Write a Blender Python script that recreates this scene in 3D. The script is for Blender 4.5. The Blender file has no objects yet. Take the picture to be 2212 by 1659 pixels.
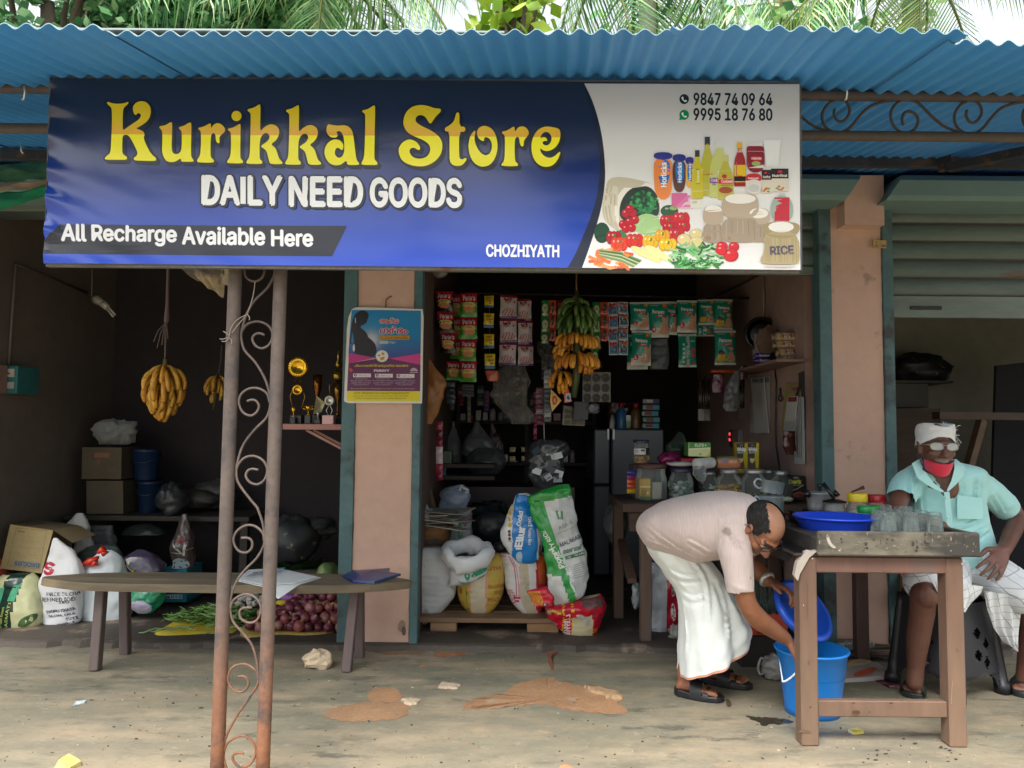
import bpy,bmesh,math,random
from math import sin,cos,pi,radians,sqrt,acos,atan2,exp
from mathutils import Vector as V3,Matrix,noise
from mathutils.geometry import tessellate_polygon
random.seed(7)
SC=bpy.context.scene
COL=SC.collection
# ---------------------------------------------------------------- camera
CAM_H=1.2
PITCH,ROLL=radians(3.5),0.009
cam_data=bpy.data.cameras.new('camera')
cam_data.sensor_width=36.0
cam_data.lens=27.0
cam_data.clip_start=0.05
cam_data.clip_end=2000
camera=bpy.data.objects.new('camera',cam_data)
COL.objects.link(camera)
CAM_M=Matrix.Translation((0,0,CAM_H))@Matrix.Rotation(radians(90)+PITCH,4,'X')@Matrix.Rotation(ROLL,4,'Z')
camera.matrix_world=CAM_M
SC.camera=camera
# ---------------------------------------------------------------- daylight (bright overcast)
SUN_EL,SUN_AZ=radians(58),radians(200)
world=bpy.data.worlds.new('World')
SC.world=world
world.use_nodes=True
wn,wl=world.node_tree.nodes,world.node_tree.links
wn.clear()
w_out=wn.new('ShaderNodeOutputWorld')
w_bg=wn.new('ShaderNodeBackground')
w_bg.inputs['Strength'].default_value=0.15
w_sky=wn.new('ShaderNodeTexSky')
w_sky.sky_type='NISHITA'
w_sky.sun_disc=False
w_sky.sun_elevation=SUN_EL
w_sky.sun_rotation=SUN_AZ
w_sky.air_density=1.0
w_sky.dust_density=4.0
w_sky.ozone_density=1.0
w_hs=wn.new('ShaderNodeHueSaturation')
w_hs.inputs['Saturation'].default_value=0.22
w_hs.inputs['Value'].default_value=1.0
wl.new(w_sky.outputs['Color'],w_hs.inputs['Color'])
wl.new(w_hs.outputs['Color'],w_bg.inputs['Color'])
wl.new(w_bg.outputs['Background'],w_out.inputs['Surface'])
sun_data=bpy.data.lights.new('sun','SUN')
sun_data.energy=1.5
sun_data.angle=radians(35)
sun_data.color=(1.0,0.97,0.92)
sun=bpy.data.objects.new('sun',sun_data)
COL.objects.link(sun)
sd=V3((sin(SUN_AZ)*cos(SUN_EL),cos(SUN_AZ)*cos(SUN_EL),sin(SUN_EL)))
sun.rotation_euler=sd.to_track_quat('Z','Y').to_euler()
sun.location=sd*30
SC.view_settings.view_transform='Standard'
SC.view_settings.look='None'
SC.view_settings.gamma=1.0
SC.view_settings.exposure=1.48
SC.view_settings.use_curve_mapping=False
SC.render.engine='CYCLES'
SC.cycles.use_denoising=True
SC.cycles.max_bounces=10
SC.cycles.diffuse_bounces=5
SC.cycles.transparent_max_bounces=24
SC.cycles.caustics_reflective=False
SC.cycles.caustics_refractive=False
SC.cycles.sample_clamp_indirect=4.0
# ---------------------------------------------------------------- where a point of the picture stands in the place
R3=CAM_M.to_3x3()
CO=V3((0,0,CAM_H))
FPX=1659.0
def ray(px,py):
 return R3@V3(((px-1106.0)/FPX,-(py-829.5)/FPX,-1.0))
def at(px,py,Y):
 d=ray(px,py);return CO+d*(Y/d.y)
def atz(px,py,z):
 d=ray(px,py);return CO+d*((z-CAM_H)/d.z)
def atx(px,py,X):
 d=ray(px,py);return CO+d*(X/d.x)
def atp(px,py,p,n):
 d=ray(px,py);return CO+d*((p-CO).dot(n)/d.dot(n))
ZR={1:(0,0,1330,2206),2:(1330,0,2660,2206),3:(2638,0,3968,2206),4:(0,1000,1330,2206),5:(1330,1000,2660,2206),6:(2638,1000,3968,2206),7:(0,1976,1330,2206),8:(1330,1976,2660,2206),9:(2638,1976,3968,2206),'K':(390,370,910,2212),'k':(870,370,1510,2212),'s':(1510,370,2210,2212),'N':(2270,500,3120,2212),'A':(2400,1860,3120,1327),'B':(3330,1600,3968,912),'H':(1600,1050,2400,2212),'P':(2300,1100,3200,2133),'C':(2350,1650,3500,2212),'O':(1320,1170,1660,1376),'S':(1600,1800,2400,1896),'L':(0,1950,800,2212)}
def zp(z,x,y):
 x0,y0,x1,w=ZR[z]
 k=(x1-x0)/w
 return((x0+x*k)*0.557460,(y0+y*k)*0.557460)
def za(z,x,y,Y):
 return at(*zp(z,x,y),Y)
# ---------------------------------------------------------------- materials: every one multiplies the piece's own colour ('Col')
MATS={}
def mat(name,rough=0.6,metal=0.0,spec=0.5,n1=0.0,s1=6.0,n2=0.0,s2=60.0,bump=0.0,bs=80.0,bdist=0.002,trans=0.0,sss=0.0,sheen=0.0,coat=0.0,stretch=None,clear=None,rvar=0.0,transl=0.0,dirt=None):
 """n1/n2: strength of large and fine colour variation; bump: fine relief; dirt=(colour, amount, scale)"""
 if name in MATS:return MATS[name]
 m=bpy.data.materials.new(name);m.use_nodes=True
 nt=m.node_tree;N,L=nt.nodes,nt.links
 N.clear()
 out=N.new('ShaderNodeOutputMaterial')
 b=N.new('ShaderNodeBsdfPrincipled')
 at_=N.new('ShaderNodeAttribute');at_.attribute_name='Col'
 col=at_.outputs['Color']
 tc=N.new('ShaderNodeTexCoord')
 geo=N.new('ShaderNodeNewGeometry')
 oi=N.new('ShaderNodeObjectInfo')
 vec=tc.outputs['Object']
 ad=N.new('ShaderNodeVectorMath');ad.operation='ADD'
 L.new(tc.outputs['Object'],ad.inputs[0]);L.new(oi.outputs['Location'],ad.inputs[1])
 vec=ad.outputs[0]
 if stretch:
  mp=N.new('ShaderNodeMapping');mp.inputs['Scale'].default_value=stretch
  L.new(vec,mp.inputs['Vector']);vec=mp.outputs['Vector']
 def noisetex(scale,detail=5.0,rough_=0.6):
  t=N.new('ShaderNodeTexNoise');t.inputs['Scale'].default_value=scale
  t.inputs['Detail'].default_value=detail;t.inputs['Roughness'].default_value=rough_
  L.new(vec,t.inputs['Vector']);return t.outputs['Fac']
 def vary(col,fac,amt):
  r=N.new('ShaderNodeMapRange');r.inputs['From Min'].default_value=0.3;r.inputs['From Max'].default_value=0.7
  r.inputs['To Min'].default_value=1-amt;r.inputs['To Max'].default_value=1+amt*0.6
  L.new(fac,r.inputs['Value'])
  mx=N.new('ShaderNodeVectorMath');mx.operation='SCALE'
  L.new(col,mx.inputs[0]);L.new(r.outputs['Result'],mx.inputs['Scale'])
  return mx.outputs[0]
 if n1:col=vary(col,noisetex(s1),n1)
 if n2:col=vary(col,noisetex(s2,3),n2)
 if dirt:
  dc,da,ds=dirt
  f=noisetex(ds,8,0.65)
  r=N.new('ShaderNodeMapRange');r.inputs['From Min'].default_value=0.62-da*0.25;r.inputs['From Max'].default_value=0.72-da*0.2
  L.new(f,r.inputs['Value'])
  mx=N.new('ShaderNodeMix');mx.data_type='RGBA'
  L.new(r.outputs['Result'],mx.inputs['Factor']);L.new(col,mx.inputs['A']);mx.inputs['B'].default_value=(*dc,1)
  col=mx.outputs['Result']
 L.new(col,b.inputs['Base Color'])
 b.inputs['Roughness'].default_value=rough
 if rvar:
  r=N.new('ShaderNodeMapRange');r.inputs['From Min'].default_value=0.3;r.inputs['From Max'].default_value=0.7
  r.inputs['To Min'].default_value=max(0.03,rough-rvar);r.inputs['To Max'].default_value=rough+rvar
  L.new(noisetex(s1*1.7),r.inputs['Value']);L.new(r.outputs['Result'],b.inputs['Roughness'])
 b.inputs['Metallic'].default_value=metal
 b.inputs['Specular IOR Level'].default_value=spec
 if sss:
  b.inputs['Subsurface Weight'].default_value=sss
  b.inputs['Subsurface Radius'].default_value=(0.012,0.005,0.003)
  b.inputs['Subsurface Scale'].default_value=1.0
 if sheen:b.inputs['Sheen Weight'].default_value=sheen
 if coat:b.inputs['Coat Weight'].default_value=coat;b.inputs['Coat Roughness'].default_value=0.12
 if bump:
  bp=N.new('ShaderNodeBump');bp.inputs['Strength'].default_value=bump;bp.inputs['Distance'].default_value=bdist
  L.new(noisetex(bs,4),bp.inputs['Height']);L.new(bp.outputs['Normal'],b.inputs['Normal'])
 sh=b.outputs['BSDF']
 if transl:
  tr=N.new('ShaderNodeBsdfTranslucent');L.new(col,tr.inputs['Color'])
  mx=N.new('ShaderNodeMixShader');mx.inputs['Fac'].default_value=transl
  L.new(sh,mx.inputs[1]);L.new(tr.outputs[0],mx.inputs[2]);sh=mx.outputs[0]
 if clear is not None:
  tp=N.new('ShaderNodeBsdfTransparent')
  tint=N.new('ShaderNodeMix');tint.data_type='RGBA';tint.inputs['Factor'].default_value=0.35
  tint.inputs['A'].default_value=(1,1,1,1);L.new(col,tint.inputs['B']);L.new(tint.outputs['Result'],tp.inputs['Color'])
  fr=N.new('ShaderNodeLayerWeight');fr.inputs['Blend'].default_value=0.32
  if bump:L.new(bp.outputs['Normal'],fr.inputs['Normal'])
  mr=N.new('ShaderNodeMapRange');mr.inputs['To Min'].default_value=1-clear;mr.inputs['To Max'].default_value=min(1.0,1-clear+0.75)
  L.new(fr.outputs['Fresnel'],mr.inputs['Value'])
  mx=N.new('ShaderNodeMixShader');L.new(mr.outputs['Result'],mx.inputs['Fac'])
  L.new(tp.outputs[0],mx.inputs[1]);L.new(sh,mx.inputs[2]);sh=mx.outputs[0]
 L.new(sh,out.inputs['Surface'])
 MATS[name]=m
 return m
M={'plaster':mat('plaster',.92,n1=.07,s1=1.3,n2=.05,s2=14,bump=.35,bs=45,bdist=.004,dirt=((.2,.16,.13),.0,3.2)),'dark_plaster':mat('dark_plaster',.95,n1=.2,s1=1.5,n2=.08,s2=14,bump=.3,bs=40,bdist=.004),'old_paint':mat('old_paint',.62,n1=.22,s1=4,n2=.12,s2=40,bump=.4,bs=60,bdist=.002,dirt=((.035,.04,.04),.34,5.0)),'shutter':mat('shutter_paint',.55,n1=.25,s1=3,n2=.1,s2=30,bump=.2,bs=50,stretch=(.4,1,2.0),dirt=((.09,.055,.035),.2,4.0)),'sheet':mat('painted_sheet',.42,n1=.1,s1=1.2,n2=.04,s2=30,bump=.08,bs=90),'rust':mat('rusty_pipe',.78,n1=.22,s1=5,n2=.16,s2=50,bump=.5,bs=90,bdist=.002,dirt=((.06,.05,.05),.38,9.0)),'iron':mat('iron',.7,metal=.15,n1=.3,s1=6,n2=.2,s2=70,bump=.4,bs=120,dirt=((.13,.06,.03),.3,12)),'vinyl':mat('banner_vinyl',.16,spec=.6,n1=.0,bump=.05,bs=9,bdist=.012,stretch=(.5,1,1.5)),'print':mat('printed_paper',.5,n1=.03,s1=10),'paper':mat('paper',.85,n1=.08,s1=9,n2=.03,bump=.15,bs=30),'card':mat('cardboard',.88,n1=.12,s1=7,n2=.08,s2=50,bump=.2,bs=60),'cloth':mat('cloth',.95,n1=.05,s1=8,n2=.03,s2=200,bump=.12,bs=14,bdist=.006,sheen=.25),'weave':mat('woven_sack',.5,n1=.07,s1=7,n2=.06,s2=160,bump=.3,bs=26,bdist=.006,spec=.4,dirt=((.35,.31,.26),.05,9)),'plastic':mat('plastic',.32,n1=.05,s1=6,bump=.03,bs=30),'dull_plastic':mat('dull_plastic',.5,n1=.1,s1=8,n2=.05,s2=60,bump=.1,bs=50),'film':mat('packet_film',.24,spec=.6,n1=.04,bump=.5,bs=34,bdist=.004),'clear':mat('clear_film',.16,spec=.8,bump=.9,bs=22,bdist=.012,clear=.78),'bag':mat('thin_bag',.3,spec=.6,bump=.8,bs=18,bdist=.012,n1=.08,clear=.30),'glass':mat('glass',.04,spec=.6,clear=.93),'steel':mat('aluminium',.34,metal=.55,n1=.12,s1=9,n2=.05,bump=.06,bs=40,rvar=.1),'gold':mat('gilt',.22,metal=.85,n1=.15,s1=20,bump=.2,bs=60),'wood':mat('old_wood',.7,n1=.3,s1=5,n2=.22,s2=26,bump=.45,bs=28,bdist=.003,stretch=(.18,1,1),dirt=((.06,.05,.045),.34,5)),'post_wood':mat('painted_wood',.62,n1=.16,s1=4,n2=.12,s2=30,bump=.3,bs=40,bdist=.002,stretch=(1,1,.2),dirt=((.12,.09,.075),.22,6)),'skin':mat('skin',.5,n1=.14,s1=22,n2=.06,s2=140,bump=.25,bs=150,bdist=.001,sss=.08),'hair':mat('hair',.85,spec=.2,n1=.3,s1=60,bump=.8,bs=220,bdist=.004),'leaf':mat('leaf',.45,n1=.3,s1=3,transl=.3),'fruit':mat('banana_skin',.5,n1=.16,s1=14,n2=.1,s2=60,dirt=((.09,.05,.02),.22,38)),'onion':mat('onion_skin',.38,n1=.3,s1=18,n2=.2,s2=70,bump=.1,bs=60,stretch=(1,1,.35)),'stone':mat('stone',.9,n1=.25,s1=9,n2=.15,s2=50,bump=.6,bs=40,bdist=.006),'rattan':mat('black_rattan',.42,n1=.12,s1=6),'soil':mat('earth',.95,n1=.2,s1=5,n2=.14,s2=60,bump=.5,bs=70,bdist=.004,dirt=((.36,.27,.19),.12,9)),}
# ---------------------------------------------------------------- shapes
def h2l(h):
 h=h.lstrip('#');o=[]
 for i in(0,2,4):
  c=int(h[i:i+2],16)/255
  o.append(c/12.92 if c<.04045 else((c+.055)/1.055)**2.4)
 return tuple(o)
def C(c):
 return h2l(c)if isinstance(c,str)else c
WL={}
def wloc(o):return WL.get(o.name,V3((0,0,0)))
class MB:
 def __init__(s):s.v=[];s.f=[];s.c=[];s.s=[]
 def add(s,verts,faces,col,smooth=False):
  b=len(s.v);s.v+=[tuple(v)for v in verts]
  fn=callable(col)
  if not fn:col=C(col)
  for f in faces:
   s.f.append(tuple(i+b for i in f));s.s.append(smooth)
   s.c.append([C(col(V3(verts[i])))for i in f]if fn else col)
  return s
 def box(s,lo,hi,col,bev=0.0,M4=None):
  (x0,y0,z0),(x1,y1,z1)=lo,hi
  vs,fs=cbox(x0,y0,z0,x1,y1,z1,bev)
  if M4 is not None:vs=[M4@V3(v)for v in vs]
  return s.add(vs,fs,col)
 def obox(s,a,b,w,d,col,up=(0,0,1),bev=0.0):
  """bar of section w x d from a to b"""
  a,b=V3(a),V3(b);z=(b-a);L=z.length;z.normalize()
  x=V3(up).cross(z)
  if x.length<1e-4:x=V3((1,0,0))
  x.normalize();y=z.cross(x)
  m=Matrix(((x.x,y.x,z.x,a.x),(x.y,y.y,z.y,a.y),(x.z,y.z,z.z,a.z),(0,0,0,1)))
  return s.box((-w/2,-d/2,0),(w/2,d/2,L),col,bev,m)
 def tube(s,pts,r,col,n=8,cap=True,sq=None):
  vs,fs=tube(pts,r,n,cap,sq);return s.add(vs,fs,col,True)
 def lathe(s,prof,col,c=(0,0,0),n=20,M4=None,cap=True):
  vs,fs=lathe(prof,n,cap)
  vs=[(M4@V3(v)if M4 is not None else V3(v))+V3(c)for v in vs]
  return s.add(vs,fs,col,True)
 def grid(s,fn,nu,nv,col,closeu=False,smooth=True,colf=None):
  vs=[fn(i/(nu if closeu else nu-1),j/(nv-1))for j in range(nv)for i in range(nu)]
  fs=[];b=len(s.v);s.v+=[tuple(v)for v in vs]
  for j in range(nv-1):
   for i in range(nu if closeu else nu-1):
    k=(i+1)%nu
    s.f.append((b+j*nu+i,b+j*nu+k,b+(j+1)*nu+k,b+(j+1)*nu+i));s.s.append(smooth)
    s.c.append(C(colf((i+.5)/(nu if closeu else nu-1),(j+.5)/(nv-1)))if colf else C(col))
  return s
 def ell(s,c,r,col,n=12,m=8,M3=None,smooth=True):
  vs,fs=ellipsoid(c,r,n,m,M3);return s.add(vs,fs,col,smooth)
 def mesh(s,name):
  me=bpy.data.meshes.new(name)
  me.from_pydata(s.v,[],s.f)
  at_=me.attributes.new('Col','FLOAT_COLOR','CORNER')
  buf=[]
  for f,c in zip(s.f,s.c):
   if isinstance(c,list):
    for q in c:buf+=[q[0],q[1],q[2],1.0]
   else:
    buf+=[c[0],c[1],c[2],1.0]*len(f)
  at_.data.foreach_set('color',buf)
  me.polygons.foreach_set('use_smooth',s.s)
  me.update()
  return me
 def build(s,name,m,parent=None,org=None,mods=None):
  pl=wloc(parent)if parent else V3((0,0,0))
  o_=V3(org)if org is not None else pl
  if o_.length:s.v=[(x-o_.x,y-o_.y,z-o_.z)for x,y,z in s.v]
  me=s.mesh(name)
  me.materials.append(M[m]if isinstance(m,str)else m)
  ob=bpy.data.objects.new(name,me);COL.objects.link(ob)
  if parent:ob.parent=parent
  ob.location=o_-pl
  WL[ob.name]=o_.copy()
  return ob
def cbox(x0,y0,z0,x1,y1,z1,b=0.0):
 if b<=0:
  vs=[(x,y,z)for z in(z0,z1)for y in(y0,y1)for x in(x0,x1)]
  return vs,[(0,2,3,1),(4,5,7,6),(0,1,5,4),(2,6,7,3),(0,4,6,2),(1,3,7,5)]
 vs=[];idx={}
 for zi in(0,1):
  for yi in(0,1):
   for xi in(0,1):
    X,Y,Z=(x0,x1)[xi],(y0,y1)[yi],(z0,z1)[zi]
    dx,dy,dz=(b,-b)[xi],(b,-b)[yi],(b,-b)[zi]
    for a,p in(('x',(X,Y+dy,Z+dz)),('y',(X+dx,Y,Z+dz)),('z',(X+dx,Y+dy,Z))):
     idx[(xi,yi,zi,a)]=len(vs);vs.append(p)
 I=lambda*k:idx[k]
 fs=[tuple(I(0,*k,'x')for k in((0,0),(0,1),(1,1),(1,0))),tuple(I(1,*k,'x')for k in((0,0),(1,0),(1,1),(0,1))),tuple(I(k[0],0,k[1],'y')for k in((0,0),(1,0),(1,1),(0,1))),tuple(I(k[0],1,k[1],'y')for k in((0,0),(0,1),(1,1),(1,0))),tuple(I(k[0],k[1],0,'z')for k in((0,0),(0,1),(1,1),(1,0))),tuple(I(k[0],k[1],1,'z')for k in((0,0),(1,0),(1,1),(0,1)))]
 for i in(0,1):
  for j in(0,1):
   fs.append((I(i,j,0,'x'),I(i,j,1,'x'),I(i,j,1,'y'),I(i,j,0,'y')))
   fs.append((I(i,0,j,'x'),I(i,1,j,'x'),I(i,1,j,'z'),I(i,0,j,'z')))
   fs.append((I(0,i,j,'y'),I(1,i,j,'y'),I(1,i,j,'z'),I(0,i,j,'z')))
   for k in(0,1):fs.append((I(i,j,k,'x'),I(i,j,k,'y'),I(i,j,k,'z')))
 return vs,fs
def tube(pts,r,n=8,cap=True,sq=None):
 pts=[V3(p)for p in pts];m=len(pts)
 rs=list(r)if isinstance(r,(list,tuple))else[r]*m
 T=[]
 for i in range(m):
  t=pts[min(i+1,m-1)]-pts[max(i-1,0)]
  T.append(t.normalized()if t.length>1e-9 else V3((0,0,1)))
 a=V3((0,0,1))if abs(T[0].z)<.9 else V3((1,0,0))
 nrm=(a-T[0]*a.dot(T[0])).normalized()
 vs,fs=[],[]
 for i in range(m):
  nrm=(nrm-T[i]*nrm.dot(T[i]))
  nrm=nrm.normalized()if nrm.length>1e-6 else T[i].orthogonal().normalized()
  bi=T[i].cross(nrm)
  k=sq[i]if isinstance(sq,list)else(sq or 1.0)
  for j in range(n):
   q=2*pi*j/n
   vs.append(pts[i]+nrm*(cos(q)*rs[i]*k)+bi*(sin(q)*rs[i]))
 for i in range(m-1):
  for j in range(n):
   k=(j+1)%n
   fs.append((i*n+j,i*n+k,(i+1)*n+k,(i+1)*n+j))
 if cap:
  fs.append(tuple(range(n-1,-1,-1)));fs.append(tuple((m-1)*n+j for j in range(n)))
 return vs,fs
def rtube(pts,r,n=12,steps=3,sq=None):
 """tube with rounded ends and smoothed path"""
 pts=[V3(p)for p in pts];rs=list(r)if isinstance(r,(list,tuple))else[r]*len(pts)
 P,Rr=spline(pts,rs,steps)
 d0=(P[0]-P[1]).normalized();d1=(P[-1]-P[-2]).normalized()
 pre=[(P[0]+d0*Rr[0]*sin(a),Rr[0]*cos(a))for a in(1.45,1.1,.7,.35)]
 post=[(P[-1]+d1*Rr[-1]*sin(a),Rr[-1]*cos(a))for a in(.35,.7,1.1,1.45)]
 return tube([p for p,_ in pre]+P+[p for p,_ in post],[q for _,q in pre]+Rr+[q for _,q in post],n,True,sq)
def spline(pts,rs=None,steps=4):
 pts=[V3(p)for p in pts];rs=rs or[0]*len(pts)
 P,Q=[],[]
 m=len(pts)
 for i in range(m-1):
  p0,p1,p2,p3=pts[max(i-1,0)],pts[i],pts[i+1],pts[min(i+2,m-1)]
  for s_ in range(steps):
   t=s_/steps
   P.append(.5*((2*p1)+(p2-p0)*t+(2*p0-5*p1+4*p2-p3)*t*t+(3*p1-p0-3*p2+p3)*t**3))
   Q.append(rs[i]+(rs[i+1]-rs[i])*t)
 P.append(pts[-1]);Q.append(rs[-1])
 return P,Q
def interp(tab,t):
 """smooth table look-up: rows (t, a, b, ...)"""
 if t<=tab[0][0]:return tab[0][1:]
 if t>=tab[-1][0]:return tab[-1][1:]
 for i in range(len(tab)-1):
  if tab[i][0]<=t<=tab[i+1][0]:
   f=(t-tab[i][0])/(tab[i+1][0]-tab[i][0])
   p0,p1,p2,p3=tab[max(i-1,0)],tab[i],tab[i+1],tab[min(i+2,len(tab)-1)]
   return tuple(.5*(2*b+(c-a)*f+(2*a-5*b+4*c-d)*f*f+(3*b-a-3*c+d)*f**3)for a,b,c,d in zip(p0[1:],p1[1:],p2[1:],p3[1:]))
def lathe(prof,n=20,cap=True):
 vs,fs=[],[]
 for r,z in prof:
  for j in range(n):
   q=2*pi*j/n;vs.append((r*cos(q),r*sin(q),z))
 for i in range(len(prof)-1):
  for j in range(n):
   k=(j+1)%n
   fs.append((i*n+j,i*n+k,(i+1)*n+k,(i+1)*n+j))
 if cap:
  if prof[0][0]>1e-5:fs.append(tuple(range(n-1,-1,-1)))
  if prof[-1][0]>1e-5:fs.append(tuple((len(prof)-1)*n+j for j in range(n)))
 return vs,fs
def ellipsoid(c,r,n=12,m=8,M3=None):
 c=V3(c);vs,fs=[],[]
 for i in range(m+1):
  a=-pi/2+pi*i/m
  for j in range(n):
   q=2*pi*j/n
   p=V3((r[0]*cos(a)*cos(q),r[1]*cos(a)*sin(q),r[2]*sin(a)))
   vs.append(c+(M3@p if M3 is not None else p))
 for i in range(m):
  for j in range(n):
   k=(j+1)%n
   fs.append((i*n+j,i*n+k,(i+1)*n+k,(i+1)*n+j))
 return vs,fs
def nz(p,s=1.0,seed=0.0):
 return noise.noise(V3((p[0]*s+seed,p[1]*s+seed*1.7,p[2]*s-seed)))
def fbm(p,s=1.0,seed=0.0):
 return nz(p,s,seed)+.5*nz(p,s*2.1,seed+3)+.25*nz(p,s*4.3,seed+7)
# ---------------------------------------------------------------- flat print: lettering and pictures laid on a surface
TXT={}
FONT=None
try:
 FONT=bpy.data.fonts.load(bpy.utils.system_resource('DATAFILES',path='fonts')+'/Inter.woff2')
except Exception:
 FONT=None
def glyphs(s,bold=0.0):
 latin=FONT and all(ord(c)<0x250 for c in s)
 k=(s,bold)
 if k not in TXT:
  cu=bpy.data.curves.new('lettering','FONT');cu.body=s;cu.resolution_u=3;cu.offset=0 if latin else bold*.5;cu.fill_mode='FRONT'
  if latin:cu.font=FONT
  ob=bpy.data.objects.new('lettering',cu)
  me=bpy.data.meshes.new_from_object(ob)
  vs=[(v.co.x,v.co.y)for v in me.vertices];fs=[tuple(p.vertices)for p in me.polygons]
  bpy.data.objects.remove(ob);bpy.data.curves.remove(cu);bpy.data.meshes.remove(me)
  if not vs:vs=[(0,0),(1,1)]
  xs=[v[0]for v in vs];ys=[v[1]for v in vs]
  x0,x1,y0,y1=min(xs),max(xs),min(ys),max(ys)
  w,h=max(1e-6,x1-x0),max(1e-6,y1-y0)
  TXT[k]=([((x-x0)/w,1-(y-y0)/h)for x,y in vs],fs,bold/w,bold/h)
 return TXT[k]
def chaikin(p,it=2,closed=True):
 for _ in range(it):
  q=[]
  n=len(p)
  for i in range(n if closed else n-1):
   a,b=p[i],p[(i+1)%n]
   q.append((a[0]*.75+b[0]*.25,a[1]*.75+b[1]*.25));q.append((a[0]*.25+b[0]*.75,a[1]*.25+b[1]*.75))
  p=q
 return p
def ell2(cx,cy,rx,ry,n=14,rot=0.0,sq=1.0):
 o=[]
 for i in range(n):
  a=2*pi*i/n
  x,y=rx*math.copysign(abs(cos(a))**sq,cos(a)),ry*math.copysign(abs(sin(a))**sq,sin(a))
  o.append((cx+x*cos(rot)-y*sin(rot),cy+x*sin(rot)+y*cos(rot)))
 return o
def fill2(loops):
 flat=[p for l in loops for p in l]
 return flat,[tuple(t)for t in tessellate_polygon([[V3((x,y,0))for x,y in l]for l in loops])]
def split2(vs,fs,sub):
 """cut flat faces along a grid so that they can follow a curved surface"""
 bm=bmesh.new();B=[bm.verts.new((x,y,0))for x,y in vs]
 for f in fs:
  try:bm.faces.new([B[i]for i in f])
  except ValueError:pass
 xs=[v[0]for v in vs];ys=[v[1]for v in vs]
 for ax,lo,hi in((0,min(xs),max(xs)),(1,min(ys),max(ys))):
  k=math.floor(lo/sub)+1
  while k*sub<hi:
   co=(k*sub,0,0)if ax==0 else(0,k*sub,0);no=(1,0,0)if ax==0 else(0,1,0)
   bmesh.ops.bisect_plane(bm,geom=bm.verts[:]+bm.edges[:]+bm.faces[:],plane_co=co,plane_no=no)
   k+=1
 bm.verts.index_update()
 o=[(v.co.x,v.co.y)for v in bm.verts],[tuple(v.index for v in f.verts)for f in bm.faces]
 bm.free();return o
FAT=((-1,0),(1,0),(0,-.8),(0,.8),(.7,.6),(-.7,-.6))
def prints(mb,items,fn,lift=.0006,step=.00025,sub=None):
 """fn(x, y, h): point of the surface raised by h. x, y run right and down."""
 h=lift
 for it in items:
  k=it[0];col=it[-1];more=[]
  if k=='t':
   g,fs,bw,bh=glyphs(it[1],it[7]if len(it)>8 else .0)
   x0,y0,x1,y1=it[2:6];col=it[6]
   vs=[(x0+a*(x1-x0),y0+b*(y1-y0))for a,b in g]
   more=[(dx*bw*(x1-x0),dy*bh*(y1-y0))for dx,dy in FAT]if bw else[]
  elif k=='T':
   g,fs,bw,bh=glyphs(it[1],it[6]if len(it)>7 else .0)
   (ax,ay),(bx,by),(cx,cy)=it[2:5];col=it[5]
   vs=[(ax+a*(bx-ax)+b*(cx-ax),ay+a*(by-ay)+b*(cy-ay))for a,b in g]
   more=[(dx*bw*(bx-ax)+dy*bh*(cx-ax),dx*bw*(by-ay)+dy*bh*(cy-ay))for dx,dy in FAT]if bw else[]
  else:
   if k=='e':loops=[ell2(*it[1:5],n=14,rot=it[6]if len(it)>6 else 0)];col=it[5]
   elif k=='r':x0,y0,x1,y1=it[1:5];loops=[[(x0,y0),(x1,y0),(x1,y1),(x0,y1)]]
   elif k=='p':loops=[it[1]]
   elif k=='c':loops=[chaikin(it[1])]
   elif k=='h':loops=[chaikin(l)for l in it[1]]
   elif k=='l':
    pts,w=it[1],it[2]/2;L_,R_=[],[]
    for i,p in enumerate(pts):
     a,b=pts[max(i-1,0)],pts[min(i+1,len(pts)-1)]
     dx,dy=b[0]-a[0],b[1]-a[1];q=sqrt(dx*dx+dy*dy)or 1
     L_.append((p[0]-dy/q*w,p[1]+dx/q*w));R_.append((p[0]+dy/q*w,p[1]-dx/q*w))
    n=len(pts);vs=L_+R_;fs=[(i,i+1,n+i+1,n+i)for i in range(n-1)];loops=None
   if loops is not None:vs,fs=fill2(loops)
  if sub:vs,fs=split2(vs,fs,sub)
  mb.add([fn(x,y,h)for x,y in vs],fs,col)
  for q,(dx,dy)in enumerate(more):
   mb.add([fn(x+dx,y+dy,h+(q+1)*8e-6)for x,y in vs],fs,col)
  h+=step+len(more)*8e-6
 return mb
def quadfn(tl,tr,bl,nrm=None,box=(0,0,1,1)):
 """flat surface from three corners; picture coordinates run over box"""
 tl,tr,bl=V3(tl),V3(tr),V3(bl);u,w=tr-tl,bl-tl
 n=V3(nrm)if nrm else w.cross(u).normalized()
 x0,y0,x1,y1=box
 return lambda x,y,h:tl+u*((x-x0)/(x1-x0))+w*((y-y0)/(y1-y0))+n*h
# ---------------------------------------------------------------- scene bookkeeping
def tag(o,label=None,cat=None,group=None,kind=None):
 if label:o['label']=label
 if cat:o['category']=cat
 if group:o['group']=group
 if kind:o['kind']=kind
 return o
def thing(name,label,cat,loc=(0,0,0),group=None):
 o=bpy.data.objects.new(name,None);COL.objects.link(o);o.empty_display_size=.1
 o.location=loc;WL[o.name]=V3(loc)
 return tag(o,label,cat,group)
def copy_tree(o,loc=None,rot=None,label=None,scale=None):
 """a thing with copies of its parts and sub-parts (mesh data shared)"""
 def rec(src,par):
  c=src.copy();COL.objects.link(c)
  if par is not None:c.parent=par
  for ch in src.children:rec(ch,c)
  return c
 r=rec(o,None)
 if loc is not None:r.location=loc
 if rot is not None:r.rotation_euler=rot
 if scale is not None:r.scale=scale
 if label:r['label']=label
 return r
def place(o,loc,rot=None):
 o.location=loc
 if rot is not None:o.rotation_euler=rot
 return o
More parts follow.
